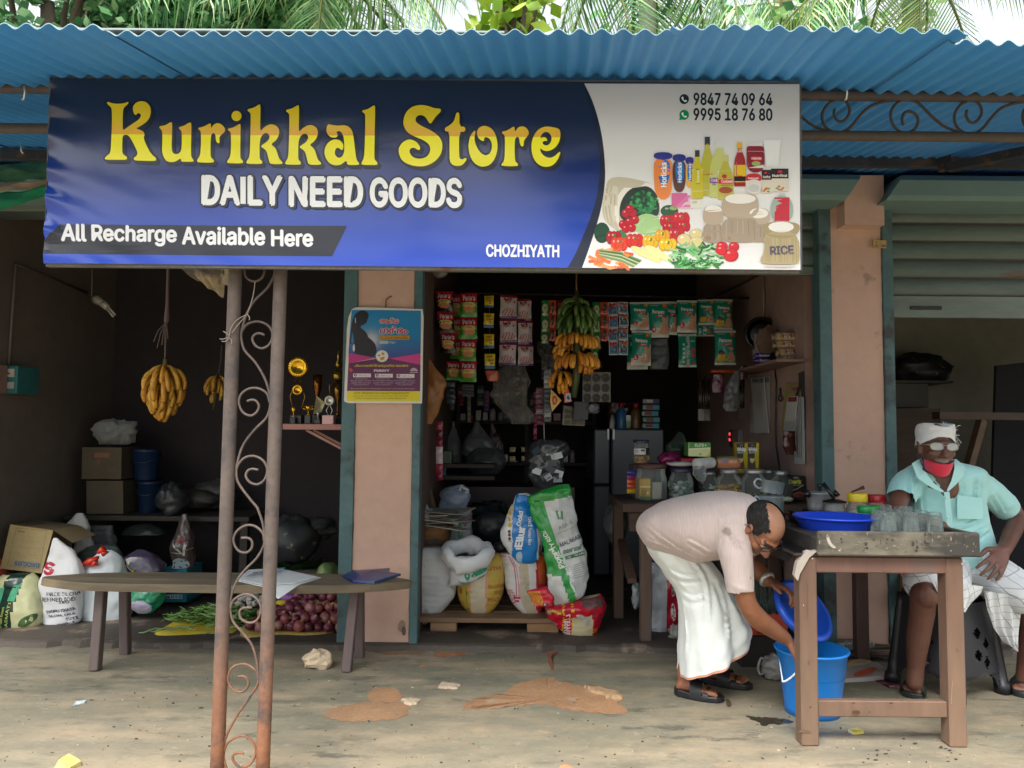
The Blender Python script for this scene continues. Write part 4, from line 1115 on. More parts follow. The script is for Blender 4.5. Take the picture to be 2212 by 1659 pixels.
def blobs(mb,c,r,n,size,cols,seed=0,flat=1.0,hgt=None):
 rnd=random.Random(seed)
 for i in range(n):
  a=rnd.uniform(0,2*pi);q=r*rnd.random()**.5
  p=V3(c)+V3((q*cos(a),q*sin(a),rnd.uniform(0,hgt if hgt else size)))
  s_=size*rnd.uniform(.7,1.3)
  mb.ell(p,(s_,s_*rnd.uniform(.6,1),s_*flat*rnd.uniform(.5,1)),rnd.choice(cols),7,5,Matrix.Rotation(rnd.uniform(0,3),3,'Z')@Matrix.Rotation(rnd.uniform(-.6,.6),3,'X'))
def crumple(name,label,cat,c,r,col,m='bag',seed=1,amp=.35,sc=2.2,n=26,k=18,group=None,parent=None,org=None):
 """crushed plastic bag, roughly an ellipsoid"""
 vs,fs=ellipsoid((0,0,0),(1,1,1),n,k);o=[]
 for v in vs:
  q=1+amp*fbm(v,sc,seed)+.12*abs(nz(v,6,seed))
  o.append(V3(c)+V3((v.x*r[0]*q,v.y*r[1]*q,max(-1.0,v.z*q)*r[2])))
 mb=MB();mb.add(o,fs,col,True)
 if parent:return mb.build(name,m,parent)
 ob=mb.build(name,m,org=org or(c[0],c[1],c[2]-r[2]));return tag(ob,label,cat,group)
# bananas
def banana_mesh(col,tip='#3a2a14',L=.125,r=.0165):
 P=[(0,0,0),(.012,0,-.006),(.026,0,-.026),(.036,0,-.055),(.036,0,-.085),(.026,0,-.112),(.018,0,-.124)]
 k=L/.125;P,Rr=spline([V3(p)*k for p in P],[r*.34,r*.42,r*.82,r,r,r*.72,r*.2],2)
 mb=MB()
 c0,c1,c2=h2l(col),h2l(tip),h2l('#7c8a35')
 def cf(c):
  t=-c.z/L
  return c1 if t>.97 else c0
 vs,fs=tube(P,Rr,6);mb.add(vs,fs,cf,True)
 me=mb.mesh('banana');me.materials.append(M['fruit']);return me
BAN={k:[banana_mesh(c,L=l)for c,l in v]for k,v in{'ripe':(('#d9a53a',.15),('#cf9633',.16),('#dcae45',.14),('#c48a2c',.155)),'yellow':(('#e39a2a',.125),('#d98f28',.13),('#e8a838',.12),('#c97f22',.125)),'green':(('#4f7030',.135),('#5d7d38',.13),('#456428',.14))}.items()}
def bunch(name,label,loc,tiers,seed,stalk=None,group=None,rope=None):
 """tiers: (z, radius, count, kind, scale, a0, a1, lift)"""
 rnd=random.Random(seed);t=thing(name,label,'bananas',loc,group)
 for z,r,nb,kind,sc,a0,a1,lift in tiers:
  for i in range(nb):
   a=a0+(a1-a0)*(i+.5)/nb+rnd.uniform(-.08,.08)
   o=bpy.data.objects.new('banana',rnd.choice(BAN[kind]));COL.objects.link(o);o.parent=t
   o.location=(r*cos(a),r*sin(a),z+rnd.uniform(-.012,.012))
   o.rotation_euler=(rnd.uniform(-.12,.12),-lift+rnd.uniform(-.12,.12),a)
   s_=sc*rnd.uniform(.92,1.06);o.scale=(s_,s_,s_)
 if stalk:
  mb=MB();mb.tube([V3(loc)+V3(p)for p in stalk[0]],stalk[1],stalk[2],8);mb.build('stalk','fruit',t)
 if rope:
  mb=MB();mb.tube(rope[0],rope[1],rope[2],6);mb.build('rope','cloth',t)
 return t
# ================================================================ left bay
def w4(x,y,Y):return za(4,x,y,Y)
# big ripe bunch on its rope
c=w4(1060,700,4.75)
T_=[]
for i,(dz,r,nb,lift)in enumerate(((.0,.012,8,.35),(-.02,.05,11,.25),(-.075,.06,12,.12),(-.12,.05,11,.02),(-.155,.03,9,-.05))):
 T_.append((dz,r,nb,'ripe',1.0,0+i*.3,2*pi+i*.3,lift))
T_.append((-.20,.012,5,'ripe',.9,3.4,6.0,-.1))
bunch('banana_bunch','big bunch of ripe yellow bananas hanging on a rope in the dark left bay',c,T_,3,stalk=([(0,0,.05),(0,0,-.05),(0,0,-.24)],[.012,.02,.014],'#6f6a3a'),rope=([w4(1085,-60,4.78),w4(1080,60,4.77),w4(1075,300,4.76),w4(1070,400,4.76),w4(1066,420,4.76),w4(1062,560,4.75),w4(1060,690,4.75)],[.008,.009,.011,.016,.010,.005,.004],'#6f5c58'))
mb=MB()
for dx,L in((-.03,.16),(-.045,.12),(-.012,.14),(.01,.1)):
 p=w4(1066,415,4.74);mb.tube([p,p+V3((dx,0,-L*.4)),p+V3((dx*1.6,0,-L))],.003,'#6b5954',5)
mb.build('rope_end','cloth',bpy.data.objects['banana_bunch'])
c=w4(1398,768,5.2)
bunch('banana_bunch','small straggling banana bunch half hidden behind the scroll post',c,[(0,.02,7,'ripe',.75,2.2,7.2,.25),(-.03,.03,7,'ripe',.7,2.0,7.4,.1),(-.1,.02,3,'ripe',.5,2.6,6.4,0)],5,stalk=([(0,0,.03),(-.01,0,-.12),(-.02,0,-.22)],[.01,.014,.008],'#4a4526'),rope=([w4(1425,560,5.22),w4(1420,660,5.21),w4(1400,760,5.2)],.004,'#5d4d49'))
# cartons and blue drums at the back, on a low table
q0=w4(500,1645,5.3)
tb=thing('low_table','low dark storage table at the back of the banana bay','table',(q0.x+.55,5.5,PZ))
MB().box((q0.x-.05,5.22,q0.z-.035),(q0.x+1.2,5.80,q0.z),'#2d2622',.004).build('top','wood',tb)
for x in(q0.x,q0.x+1.13):
 for y in(5.25,5.74):MB().box((x,y,PZ),(x+.05,y+.05,q0.z-.036),'#2a231f').build('leg','wood',tb)
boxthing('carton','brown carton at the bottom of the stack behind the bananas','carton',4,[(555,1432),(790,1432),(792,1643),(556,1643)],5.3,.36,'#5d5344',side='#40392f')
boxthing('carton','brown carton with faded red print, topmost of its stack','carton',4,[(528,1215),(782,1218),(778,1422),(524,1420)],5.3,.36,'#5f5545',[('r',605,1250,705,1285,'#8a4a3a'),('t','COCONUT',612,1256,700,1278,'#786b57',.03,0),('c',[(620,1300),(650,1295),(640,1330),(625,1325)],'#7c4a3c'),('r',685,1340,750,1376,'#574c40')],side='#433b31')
crumple('plastic_bag','crumpled white plastic bag lying on the topmost carton','bag',w4(690,1130,5.32)+V3((0,.12,.01)),(.135,.09,.085),'#8a8e8e','cloth',4,.5,2.0)
for(x0,x1,y0,y1),lab in(((885,1030,1432,1640),'dark blue plastic tub at the bottom beside the cartons'),((858,1022,1225,1425),'dark blue plastic tub stacked on another beside the cartons')):
 k=kz(4,5.35);p=w4((x0+x1)/2,y1,5.45);r=(x1-x0)/2*k;h=(y1-y0)*k
 t=thing('tub',lab,'tub',p)
 MB().lathe([(r*.8,0),(r*.84,.005),(r,h*.9),(r*1.05,h*.91),(r*1.05,h)],'#0f2748',p,22).build('tub_body','dull_plastic',t)
 mb=MB();mb.tube([p+V3((r*cos(a),-r*abs(sin(a))-.004,h*.8-.05*sin(a)))for a in[pi*i/10 for i in range(11)]],.004,'#1b3454',6);mb.build('handle','plastic',t)
# dim sacks and bags towards the back
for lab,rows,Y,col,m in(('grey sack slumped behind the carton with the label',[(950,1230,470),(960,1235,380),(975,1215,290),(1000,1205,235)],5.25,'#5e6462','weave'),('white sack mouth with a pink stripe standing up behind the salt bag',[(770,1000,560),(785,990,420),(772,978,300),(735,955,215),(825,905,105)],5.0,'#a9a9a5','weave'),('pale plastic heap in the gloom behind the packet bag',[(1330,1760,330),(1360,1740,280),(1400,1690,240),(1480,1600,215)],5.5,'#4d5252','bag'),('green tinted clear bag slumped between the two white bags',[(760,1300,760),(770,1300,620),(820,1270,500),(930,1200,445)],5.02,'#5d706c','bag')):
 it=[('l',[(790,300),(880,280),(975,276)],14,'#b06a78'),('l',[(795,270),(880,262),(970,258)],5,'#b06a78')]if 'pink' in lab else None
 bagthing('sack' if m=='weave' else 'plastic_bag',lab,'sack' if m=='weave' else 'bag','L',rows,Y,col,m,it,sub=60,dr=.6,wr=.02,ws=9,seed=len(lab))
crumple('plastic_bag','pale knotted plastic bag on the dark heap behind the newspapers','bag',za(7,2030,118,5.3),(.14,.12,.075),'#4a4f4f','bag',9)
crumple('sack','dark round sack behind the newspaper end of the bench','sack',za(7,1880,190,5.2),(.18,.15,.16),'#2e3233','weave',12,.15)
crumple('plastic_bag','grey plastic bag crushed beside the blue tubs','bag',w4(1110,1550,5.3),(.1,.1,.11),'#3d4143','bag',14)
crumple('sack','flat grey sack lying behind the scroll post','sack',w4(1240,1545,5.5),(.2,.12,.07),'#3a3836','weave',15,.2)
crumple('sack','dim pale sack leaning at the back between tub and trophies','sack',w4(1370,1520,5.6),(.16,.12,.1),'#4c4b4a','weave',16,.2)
# net of red onions and the printed rice sack at the very left
crumple('net_bag','red net bag bulging at the left edge of the floor','bag',za('L',-25,860,4.75),(.085,.09,.16),'#a8402a','weave',18,.2,3)
def sk(x,y,fr):
 a=20+(1340-y)*.27;b=205+(1340-y)*.22
 if not fr:return '#cfcf9c'
 return '#16352c' if a<x<b else '#d2d3a4'
its=[('p',[(60,940),(85,880),(155,870),(110,1090),(45,1095)],'#4fae86'),('p',[(215,930),(255,850),(330,835),(300,880),(270,1010),(195,1010)],'#4fae86')]
for k,(w,h)in enumerate((('PREMIUM',300),('Lachkari Kolam',250),('BASMATI',300))):
 x=48+k*62;its.append(('T',w,(x-16,1320),(x+40,1320-h),(x+12,1322),'#b9c46a',.02,0))
its.append(('c',[(290,1290),(320,1210),(400,1160),(460,1150),(450,1230),(380,1290)],'#4a6a3a'))
bagthing('rice_sack','cream rice sack with a slanting dark green band under the tilted carton','sack','L',[(-40,250,1345),(-70,440,1300),(-90,470,1180),(-80,450,1030),(-60,420,900),(-20,390,800),(70,330,752)],4.62,sk,'film',its,sub=40,dr=.7,wr=.012,ws=9,seed=2,nu=60,nv=36)
def flaps(t,P,Bk):
 mb=MB();a,b=P[1],Bk[1]
 mb.add([a,b,b+V3((.12,0,-.06)),a+V3((.13,-.02,-.07))],[(0,1,2,3)],'#7d6b4b')
 mb.add([P[0],P[1],P[1]+V3((.0,-.01,.005)),P[0]+V3((0,-.01,.005))],[(0,1,2,3)],'#9a8761');mb.build('flap','card',t)
its=[('l',[(178,262),(500,298),(425,705),(80,668),(178,262)],5,'#6d6350')]
for y in(400,470,540):its.append(('l',[(150-(y-400)*.3,y-14),(480-(y-400)*.2,y+22)],3,'#857a61'))
its+=[('p',[(158,610),(432,632),(420,700),(148,664)],'#8a8a80'),('T','DXCC,03',(418,690),(158,662),(428,640),'#3f5170',.03,0),('T','Nirmala',(265,318),(190,310),(268,300),'#5f5644',.02,0),('l',[(200,560),(420,590)],3,'#857a61')]
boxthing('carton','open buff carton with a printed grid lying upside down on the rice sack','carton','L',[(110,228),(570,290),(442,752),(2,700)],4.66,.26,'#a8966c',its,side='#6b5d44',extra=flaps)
its=[('t','S',535,620,632,740,'#b3223c',.05,0),('t','FREE FLOW',580,930,900,968,'#4c4c55',.01,0),('t','REFINED IOD',512,985,850,1028,'#4c4c55',.01,0),('t','1KG',700,1018,800,1048,'#4c4c55',.02,0),('T','THOPPU VINAYA',(556,1128),(840,1092),(566,1160),'#45405a',.03,0),('T','5A,138A, CALA',(580,1178),(840,1150),(584,1206),'#45405a',.03,0),('T','TUTI',(762,1208),(850,1196),(766,1236),'#45405a',.03,0),('T','e-mail: t',(596,1274),(830,1240),(602,1298),'#45405a',.02,0)]
bagthing('salt_bag','white plastic salt bag with a red letter, its mouth pulled up to a peak','bag','L',[(482,1342,640,1338),(460,1300,830,1280),(452,860,1180),(442,880,1020),(432,890,860),(470,890,720),(538,830,600),(552,745,480),(560,640,400),(580,612,372)],4.66,'#d9dadb','cloth',its,sub=50,dr=.55,wr=.014,ws=9,seed=5,nu=60,nv=36)
def an(x,y,fr):
 s0=775+(y-720)*.185
 return '#d8462a' if fr and s0-70<x<s0+28 else '#d5dde0'
its=[]
for x,y in((800,960),(865,1200)):
 its.append(('e',x,y,34,88,'#eceeed',-.18));its.append(('T','Ankur',(x-6,y+72),(x-36,y-66),(x+28,y+62),'#b8322a',.04,0))
bagthing('salt_bag','shiny white bag with an orange stripe tied with red tape, behind the bench legs','bag','L',[(842,1040,1332),(836,1330,1290),(812,1405,1180),(790,1425,1050),(760,1410,900),(740,1345,760),(850,1335,680),(980,1300,590),(1080,1190,505)],4.80,an,'cloth',its,sub=50,dr=.6,wr=.014,ws=8,seed=8,nu=64,nv=36)
mb=MB()
for pl in(((890,655),(960,625),(1048,590),(1030,640),(960,670)),((1050,530),(1105,480),(1148,520),(1100,540))):
 ps=[za('L',x,y,4.70)for x,y in pl];mb.tube(ps,[.012,.022,.016,.02,.008][:len(ps)],'#d03a26',8)
tag(mb.build('red_tape','film',org=za('L',1000,640,4.7)),'twisted red tape round the neck of the shiny white bag','tape')
# purple and green bags, teal box, clear packet bag
its=[('c',[(1310,560),(1330,550),(1352,562),(1335,578)],'#c9b820'),('l',[(1338,575),(1342,615)],8,'#c9c9c9'),('c',[(1432,625),(1455,615),(1478,630),(1450,645)],'#c9b820'),('l',[(1452,640),(1490,690)],8,'#c9c9c9'),('c',[(1475,690),(1500,680),(1525,698),(1495,715)],'#c9b820')]
bagthing('plastic_bag','full purple tinted plastic bag with little yellow flowers behind the bench','bag','L',[(1380,1700,905),(1345,1740,800),(1315,1760,680),(1330,1700,580),(1420,1600,520),(1480,1540,495)],4.95,'#4b4458','film',its,sub=40,dr=.8,wr=.02,ws=10,seed=11)
bagthing('plastic_bag','green and lilac plastic bag of shopping under the bench beside the teal box','bag','L',[(1480,1640,1172),(1425,1715,1100),(1402,1750,1010),(1410,1750,930),(1460,1700,880)],4.78,lambda x,y,fr:'#b9b3c8' if((x-1560)/110)**2+((y-1090)/75)**2<1 else '#1f8a62','film',None,dr=.8,wr=.016,ws=12,seed=12,nu=60,nv=34)
its=[('r',1755,925,2000,950,'#1a2326')]
for k in range(12):its.append(('p',[(1758+k*21,949),(1768+k*21,926),(1780+k*21,926),(1770+k*21,949)],'#d8c81e'))
its+=[('r',1780,978,1955,1024,'#9fc3cf'),('c',[(1792,1015),(1800,988),(1818,1002),(1822,1016)],'#12444f'),('l',[(1840,988),(1840,1016)],8,'#12444f'),('l',[(1858,988),(1858,1016)],8,'#12444f'),('c',[(1875,1002),(1890,986),(1905,1002)],'#12444f'),('l',[(1890,1000),(1890,1016)],5,'#12444f'),('e',1932,1001,17,17,'#12444f'),('e',1932,1001,9,9,'#9fc3cf')]
boxthing('box','teal box with black and yellow hazard edge on the floor under the bench','box','L',[(1752,700),(2002,700),(2000,1060),(1750,1060)],5.1,.25,'#0f6f86',its,m='card')
t,B=bagthing('packet_bag','clear bag of striped packets standing on the teal box','bag','L',[(1835,2070,698),(1828,2085,560),(1845,2095,420),(1880,2050,280),(1950,2010,110)],5.14,'#4c4240','film',[('l',[(1840,365),(1900,440),(1985,530)],22,'#a8a4a0'),('l',[(2030,400),(2015,470),(2005,545)],22,'#a8a4a0'),('l',[(1825,520),(1900,522),(1985,528)],9,'#98948f'),('l',[(2100,470),(2050,480),(2000,500)],8,'#98948f'),('c',[(1860,600),(1960,570),(2050,600),(2060,690),(1850,695)],'#8fa2ac'),('c',[(1880,400),(1990,330),(2040,380),(1990,430)],'#6a3430')],sub=40,dr=.7,wr=.02,ws=11,seed=14)
# ---------------------------------------------------------------- vegetables on their sheets
FLZ=PZ+.002
def zf(x,y,dz=0.0):return atz(*zp(7,x,y),PZ+dz)
def sheet(name,label,pts,col,m,seed,cat='sheet'):
 P=[atz(x,y,PZ)for x,y in chaikin([zp(7,a,b)for a,b in pts],1)]
 c=sum(P,V3())/len(P);mb=MB();L_=len(P)
 rim=[p+V3((0,0,.004+.006*abs(nz(p,9,seed))))for p in P];mid=[p.lerp(c,.3)+V3((0,0,.004+.008*abs(nz(p,6,seed))))for p in P]
 bot=[p+V3((0,0,.002))for p in P]
 vs=rim+mid+[c+V3((0,0,.006))]+bot
 fs=[(i,(i+1)%L_,L_+(i+1)%L_,L_+i)for i in range(L_)]+[(L_+i,L_+(i+1)%L_,2*L_)for i in range(L_)]+[(2*L_+1+i,2*L_+1+(i+1)%L_,(i+1)%L_,i)for i in range(L_)]
 mb.add(vs,fs,col,True);ob=mb.build(name,m,org=c);return tag(ob,label,cat)
sheet('plastic_sheet','yellow plastic sheet spread under the heap of green beans',[(985,795),(1100,735),(1220,660),(1420,610),(1560,640),(1545,700),(1530,795),(1380,795),(1200,805),(1020,812)],'#c9b234','dull_plastic',1)
sheet('plastic_sheet','straw coloured sack cloth spread under the red onions',[(1535,830),(1700,815),(1780,800),(2000,812),(2190,785),(2190,640),(1760,620),(1560,740)],'#b59a55','weave',2)
BEAN=[]
for k in range(5):
 rnd=random.Random(k);L=.13+.03*k/4;P=[V3((-L/2+L*i/7,.016*sin(i*.9+k)+.01*(i/7)**2,.007*sin(i*1.3+k)))for i in range(8)]
 mb=MB();mb.tube(P,[.0012,.0038,.0045,.0042,.0046,.004,.003,.001],('#5d8a3c','#77a04c','#4c7430','#8fb465','#a4bd80')[k],6)
 me=mb.mesh('bean');me.materials.append(M['leaf']);BEAN.append(me)
bc=zf(1370,740);rnd=random.Random(4)
for i in range(230):
 a=rnd.uniform(0,2*pi);q=rnd.random()**.6
 dx,dy=.30*q*cos(a),.13*q*sin(a)
 hgt=.095*(1-q)**.8
 o=bpy.data.objects.new('green_bean',BEAN[rnd.choice((0,0,1,1,2,3,4))]);COL.objects.link(o)
 o.location=(bc.x+dx,bc.y+.08+dy,PZ+.012+hgt*rnd.uniform(.75,1.05));o.rotation_euler=(rnd.uniform(-.5,.5),rnd.uniform(-.3,.3)-.3*q*cos(a),rnd.uniform(-.9,.9)+(pi if rnd.random()<.5 else 0))
 tag(o,'slender green bean in the heap on the yellow sheet','bean','green beans heaped on the yellow sheet')
for x,y,r in((1080,782,.1),(1010,787,.2),(1170,775,-.2),(1400,790,.3),(1500,770,2.7)):
 o=bpy.data.objects.new('green_bean',BEAN[4]);COL.objects.link(o);p=zf(x,y);o.location=(p.x,p.y,PZ+.012);o.rotation_euler=(0,0,r);o.scale=(1.2,)*3
 tag(o,'slender green bean in the heap on the yellow sheet','bean','green beans heaped on the yellow sheet')
# red onions
ON=[]
for k,c in enumerate(('#6b2a3c','#7c3550','#8a4a4a','#9a6a62','#5d2233')):
 mb=MB();rr=random.Random(k)
 pf=[(.001,-.030),(.012,-.029),(.026,-.018),(.032,-.002),(.030,.012),(.022,.023),(.010,.030),(.005,.040),(.003,.046)]
 def oc(q,c=c):
  t=(q.z+.03)/.076;a,b=h2l(c),h2l('#a88a62')
  s_=max(0,min(1,(t-.72)/.2));return tuple(x+(y-x)*s_ for x,y in zip(a,b))
 vs,fs=lathe([(r*(1+.04*rr.uniform(-1,1)),z)for r,z in pf],14);mb.add(vs,fs,oc,True)
 me=mb.mesh('onion');me.materials.append(M['onion']);ON.append(me)
rnd=random.Random(12);used=[]
oc_=(zf(1560,790),zf(2195,790))
def onion(p,s_):
 o=bpy.data.objects.new('red_onion',rnd.choice(ON));COL.objects.link(o)
 o.location=p;o.rotation_euler=(rnd.uniform(-1.3,1.3),rnd.uniform(-1.3,1.3),rnd.uniform(0,6));o.scale=(s_,s_,s_*rnd.uniform(.85,1.05))
 tag(o,'red onion in the heap spilling between post and pillar','onion','red onions heaped beside the pillar')
X0,X1,Y0=oc_[0].x,oc_[1].x,oc_[0].y+.02
for lay in range(5):
 z=PZ+.034+lay*.043
 for j in range(11):
  for i in range(13):
   x=X0+.03+(i+.5*((j+lay)%2))*.058+rnd.uniform(-.009,.009);y=Y0+j*.052+lay*.02+rnd.uniform(-.008,.008)
   f=(x-X0)/(X1-X0)
   lim=(.35+.95*f)*4.4-1.0
   hmax=min(lim,.9+j*1.05+.4*f)
   if x>X1+.0 or lay>hmax or(f<.25 and j>3+8*f):continue
   if lay<hmax-2.2 and j>1:continue
   onion((x,y,z+rnd.uniform(-.006,.006)),rnd.uniform(.82,1.12))
# garlic, purple packet, yellow gourd, cabbage
GA=MB();GA.lathe([(.002,0),(.018,.004),(.024,.014),(.018,.026),(.007,.034),(.003,.046)],'#cfc9bd',n=10);gm=GA.mesh('garlic');gm.materials.append(M['paper'])
rnd=random.Random(5);p0=zf(1590,640)
for i in range(46):
 a=rnd.uniform(0,6.28);q=rnd.random()**.5;o=bpy.data.objects.new('garlic',gm);COL.objects.link(o)
 o.location=(p0.x+.115*q*cos(a),p0.y+.12+.09*q*sin(a),PZ+.012+.075*(1-q)*rnd.uniform(.5,1.1));o.rotation_euler=(rnd.uniform(-1.4,1.4),rnd.uniform(-1.4,1.4),rnd.uniform(0,6))
 tag(o,'white garlic bulb in the small heap behind the beans','garlic','garlic heaped behind the post')
crumple('packet','purple packet lying behind the red onions','packet',za(7,1860,556,5.0),(.075,.05,.032),'#8a4aa0','film',4,.2)
mb=MB();vs,fs=rtube([za(7,1775,602,4.9),za(7,1815,600,4.88),za(7,1862,598,4.9)],[.016,.022,.014]);mb.add(vs,fs,'#c9b52c',True);tag(mb.build('cucumber','fruit',org=za(7,1815,600,4.9)),'yellow cucumber lying behind the red onions','cucumber')
mb=MB()
for k in range(9):
 a=k*2.4;mb.ell(za(7,2110,385,4.9)+V3((.012*cos(a),.012*sin(a),-.02+.008*sin(k))),(.062,.06,.058),('#7d9a5c','#94ad70','#6d8a50')[k%3],14,9,Matrix.Rotation(a,3,'Z')@Matrix.Rotation(.4,3,'X'))
tag(mb.build('cabbage','leaf',org=za(7,2110,405,4.9)),'pale green cabbage behind the bench near the pillar','cabbage')
# a crate carries the cabbage and greens above the onions
q=za(7,1990,412,4.98)
cr=thing('crate','low dark wooden crate behind the onions, carrying greens','crate',(q.x,5.2,PZ))
for k in range(3):MB().box((-1.52,4.97,PZ+.012+k*.09),(q.x+.25,4.985,PZ+.085+k*.09),'#2b2420').build('slat','wood',cr)
MB().box((-1.52,4.987,PZ),(q.x+.25,5.45,q.z-.012),'#1f1a17').build('box','wood',cr)
mb=MB();rnd=random.Random(3)
for i in range(70):
 p=V3((q.x+rnd.uniform(-.38,.15),5.0+rnd.uniform(0,.25),q.z+rnd.uniform(0,.05)));a=rnd.uniform(0,6.28);L=rnd.uniform(.08,.18)
 d=V3((cos(a)*L,sin(a)*L,rnd.uniform(-.01,.03)));n_=V3((-sin(a),cos(a),.2))*.014
 mb.add([p-d,p-n_,p+d,p+n_],[(0,1,2,3)],rnd.choice(['#2c4a24','#3a5c2e','#24401f']),True)
tag(mb.build('greens','leaf',org=q),'heap of dark leafy greens lying on the crate behind the bench','greens',kind='stuff')
# ---------------------------------------------------------------- bench
BZ=.445
def bz(x,y,z=BZ):return atz(*zp(7,x,y),z)
bench=thing('bench','weathered long plank bench with rounded ends in front of the left bay','bench',(-1.35,3.93,0))
ends=[(-2.36,3.93),(-.505,3.92)]
out=[]
for i in range(40):
 a=2*pi*i/40;cx=-1.43;hx=.93;hy=.165
 x=cx+hx*sp(cos(a),.42);y=3.925+hy*sp(sin(a),.9)*(1-.55*(abs(x-cx)/hx)**5)+.006*fbm((x*3,0,i),1.3)
 out.append((x,y))
n_=len(out);vs=[(x,y,BZ-.038)for x,y in out]+[(x+.004,y+.003*(1 if y>3.92 else-1)*0,BZ-.006)for x,y in out]+[(-1.43+(x+1.43)*.992,3.925+(y-3.925)*.97,BZ)for x,y in out]
fs=[tuple(range(n_-1,-1,-1)),tuple(range(2*n_,3*n_))]+[(k*n_+i,k*n_+(i+1)%n_,(k+1)*n_+(i+1)%n_,(k+1)*n_+i)for k in(0,1)for i in range(n_)]
mb=MB();mb.add(vs,fs,'#6d614e');mb.build('seat_plank',mat('bench_wood',.75,n1=.35,s1=4,n2=.3,s2=22,bump=.6,bs=24,bdist=.004,stretch=(.16,1,1),dirt=((.26,.20,.11),.3,4)),bench)
for(tx,ty),(bx,by),bk in(((655,515),(612,1032),0),((800,510),(806,925),1),((2282,520),(2228,1040),0),((2310,520),(2312,945),1)):
 f=atz(*zp(7,bx,by),0);tp=at(*zp(7,tx,ty),f.y+(.07 if not bk else-.05));tp.z=BZ-.04
 mb=MB();mb.obox((f.x,f.y,0),tp,.046,.05,'#5f5150',up=(0,1,0),bev=.004);mb.build('leg','post_wood',bench)
# newspapers and the blue bag on the bench
nw=thing('newspaper','folded newspapers lying on the bench beside the scroll post','newspaper',bz(1760,470))
for k,pl in enumerate((((1515,455),(1600,385),(1790,370),(2065,435),(1920,480),(1790,522),(1690,490)),((1530,448),(1610,392),(1785,372),(2040,432),(1900,468),(1700,482)))):
 P=[bz(x,y,BZ+.003+k*.006)for x,y in pl]
 drop={5:-.035}if k==0 else{}
 P=[p+V3((0,0,drop.get(i,0)+.006*nz(p,7,k)))for i,p in enumerate(P)]
 mb=MB();mb.add(P+[p-V3((0,0,.003))for p in P],[tuple(range(len(P)))]+[(i,len(P)+i,len(P)+(i+1)%len(P),(i+1)%len(P))for i in range(len(P))],'#cfd2d2')
 mb.build('paper_sheet','paper',nw)
mb=MB();rnd=random.Random(2)
a,b,c=bz(1620,400,BZ+.011),bz(1790,380,BZ+.011),bz(1560,445,BZ+.011)
fq=quadfn(a,b,c,(0,0,1))
its=[('t','NEWS',.1,.08,.6,.3,'#3f5468',.03,0)]
for i in range(9):
 for j in range(3):its.append(('r',.05+.45*j,.38+i*.065,.42+.45*j,.405+i*.065,rnd.choice(['#7d8790','#8f979c','#6c7882'])))
its+=[('r',1.0,.1,1.3,.34,'#6f9ab0'),('c',[(.55,.55),(.8,.45),(.95,.7),(.7,.9)],'#4f5f68')]
prints(mb,its,fq,.0012);mb.build('printing','print',nw)
q=[zp(8,x,y)for x,y in((-5,420),(60,395),(300,380),(290,400),(370,410),(200,462),(60,455))]
P=[atz(x,y,BZ+.012)+V3((0,0,.014*abs(nz((i*1.7,0,0),1))))for i,(x,y)in enumerate(q)]
mb=MB();c=sum(P,V3())/len(P)+V3((0,0,.022));b2=[V3((p.x,p.y,BZ+.002))for p in P];L_=len(P)
mb.add(P+[c]+b2,[(i,(i+1)%L_,L_)for i in range(L_)]+[(L_+1+i,L_+1+(i+1)%L_,(i+1)%L_,i)for i in range(L_)],lambda v:'#2c4f7a' if v.x>P[3].x-.06 else '#1a2168',False)
tag(mb.build('plastic_packet','film',org=P[0]),'flattened dark blue shiny packet on the end of the bench','packet')
# ---------------------------------------------------------------- trophy shelf
SY=4.62
sz=w4(1900,1066,SY).z;sx0=w4(1816,1080,SY).x;sx1=-.952
sh=thing('trophy_shelf','pink wall shelf on slanting brackets left of the pillar','shelf',((sx0+sx1)/2,4.75,sz-.03))
MB().box((sx0,SY,sz-.034),(sx1,SY+.28,sz),'#b3847a',.003).build('board','plaster',sh)
for y in(SY+.05,SY+.22):
 mb=MB();mb.obox((sx0+.13,y,sz-.036),(sx1,y,sz-.036-.15),.012,.014,'#b58a80');mb.build('bracket','plaster',sh)
k4=kz(4,4.72)
def troph(label,x,parts,Y=4.72):
 o=w4(x,1062,Y);o.z=sz
 t=thing('trophy',label,'trophy',o,'trophies on the pink shelf')
 for nm_,m,fn in parts:
  mb=MB();fn(mb,o);mb.build(nm_,m,t)
def zt_(o,y):return sz+(1062-y)*k4
def disc(cy,r,col,rim='#7d5a14'):
 def f(mb,o):
  z=zt_(o,cy);R=r*k4;m=Matrix.Translation((0,0,0))@Matrix.Rotation(pi/2,4,'X')
  mb.lathe([(0,.004),(R*.55,.004),(R*.62,.012),(R*.95,.009),(R,.0),(R*.9,-.006),(0,-.006)],col,(o.x,o.y,z),28,m)
  for i in range(22):
   a=2*pi*i/22;mb.ell((o.x+R*.8*cos(a),o.y-.013,z+R*.8*sin(a)),(R*.05,)*3,rim,6,4)
 return f
def cup(y0,y1,r,col,hand=True):
 def f(mb,o):
  z0,z1=zt_(o,y1),zt_(o,y0);h=z1-z0;R=r*k4
  mb.lathe([(R*.6,0),(R*.2,h*.1),(R*.16,h*.35),(R*.5,h*.48),(R*.85,h*.7),(R,h),(R*.92,h),(R*.7,h*.7)],col,(o.x,o.y,z0),16)
  if hand:
   for s_ in(-1,1):
    mb.tube([(o.x+s_*R*.8,o.y,z0+h*.92),(o.x+s_*R*1.7,o.y,z0+h*.95),(o.x+s_*R*1.6,o.y,z0+h*.7),(o.x+s_*R*.7,o.y,z0+h*.55)],.0035,col,6)
 return f
def plinth(y0,r,col='#16161a',y1=1062):
 def f(mb,o):mb.box((o.x-r*k4,o.y-r*k4,zt_(o,y1)),(o.x+r*k4,o.y+r*k4,zt_(o,y0)),col,.003)
 return f
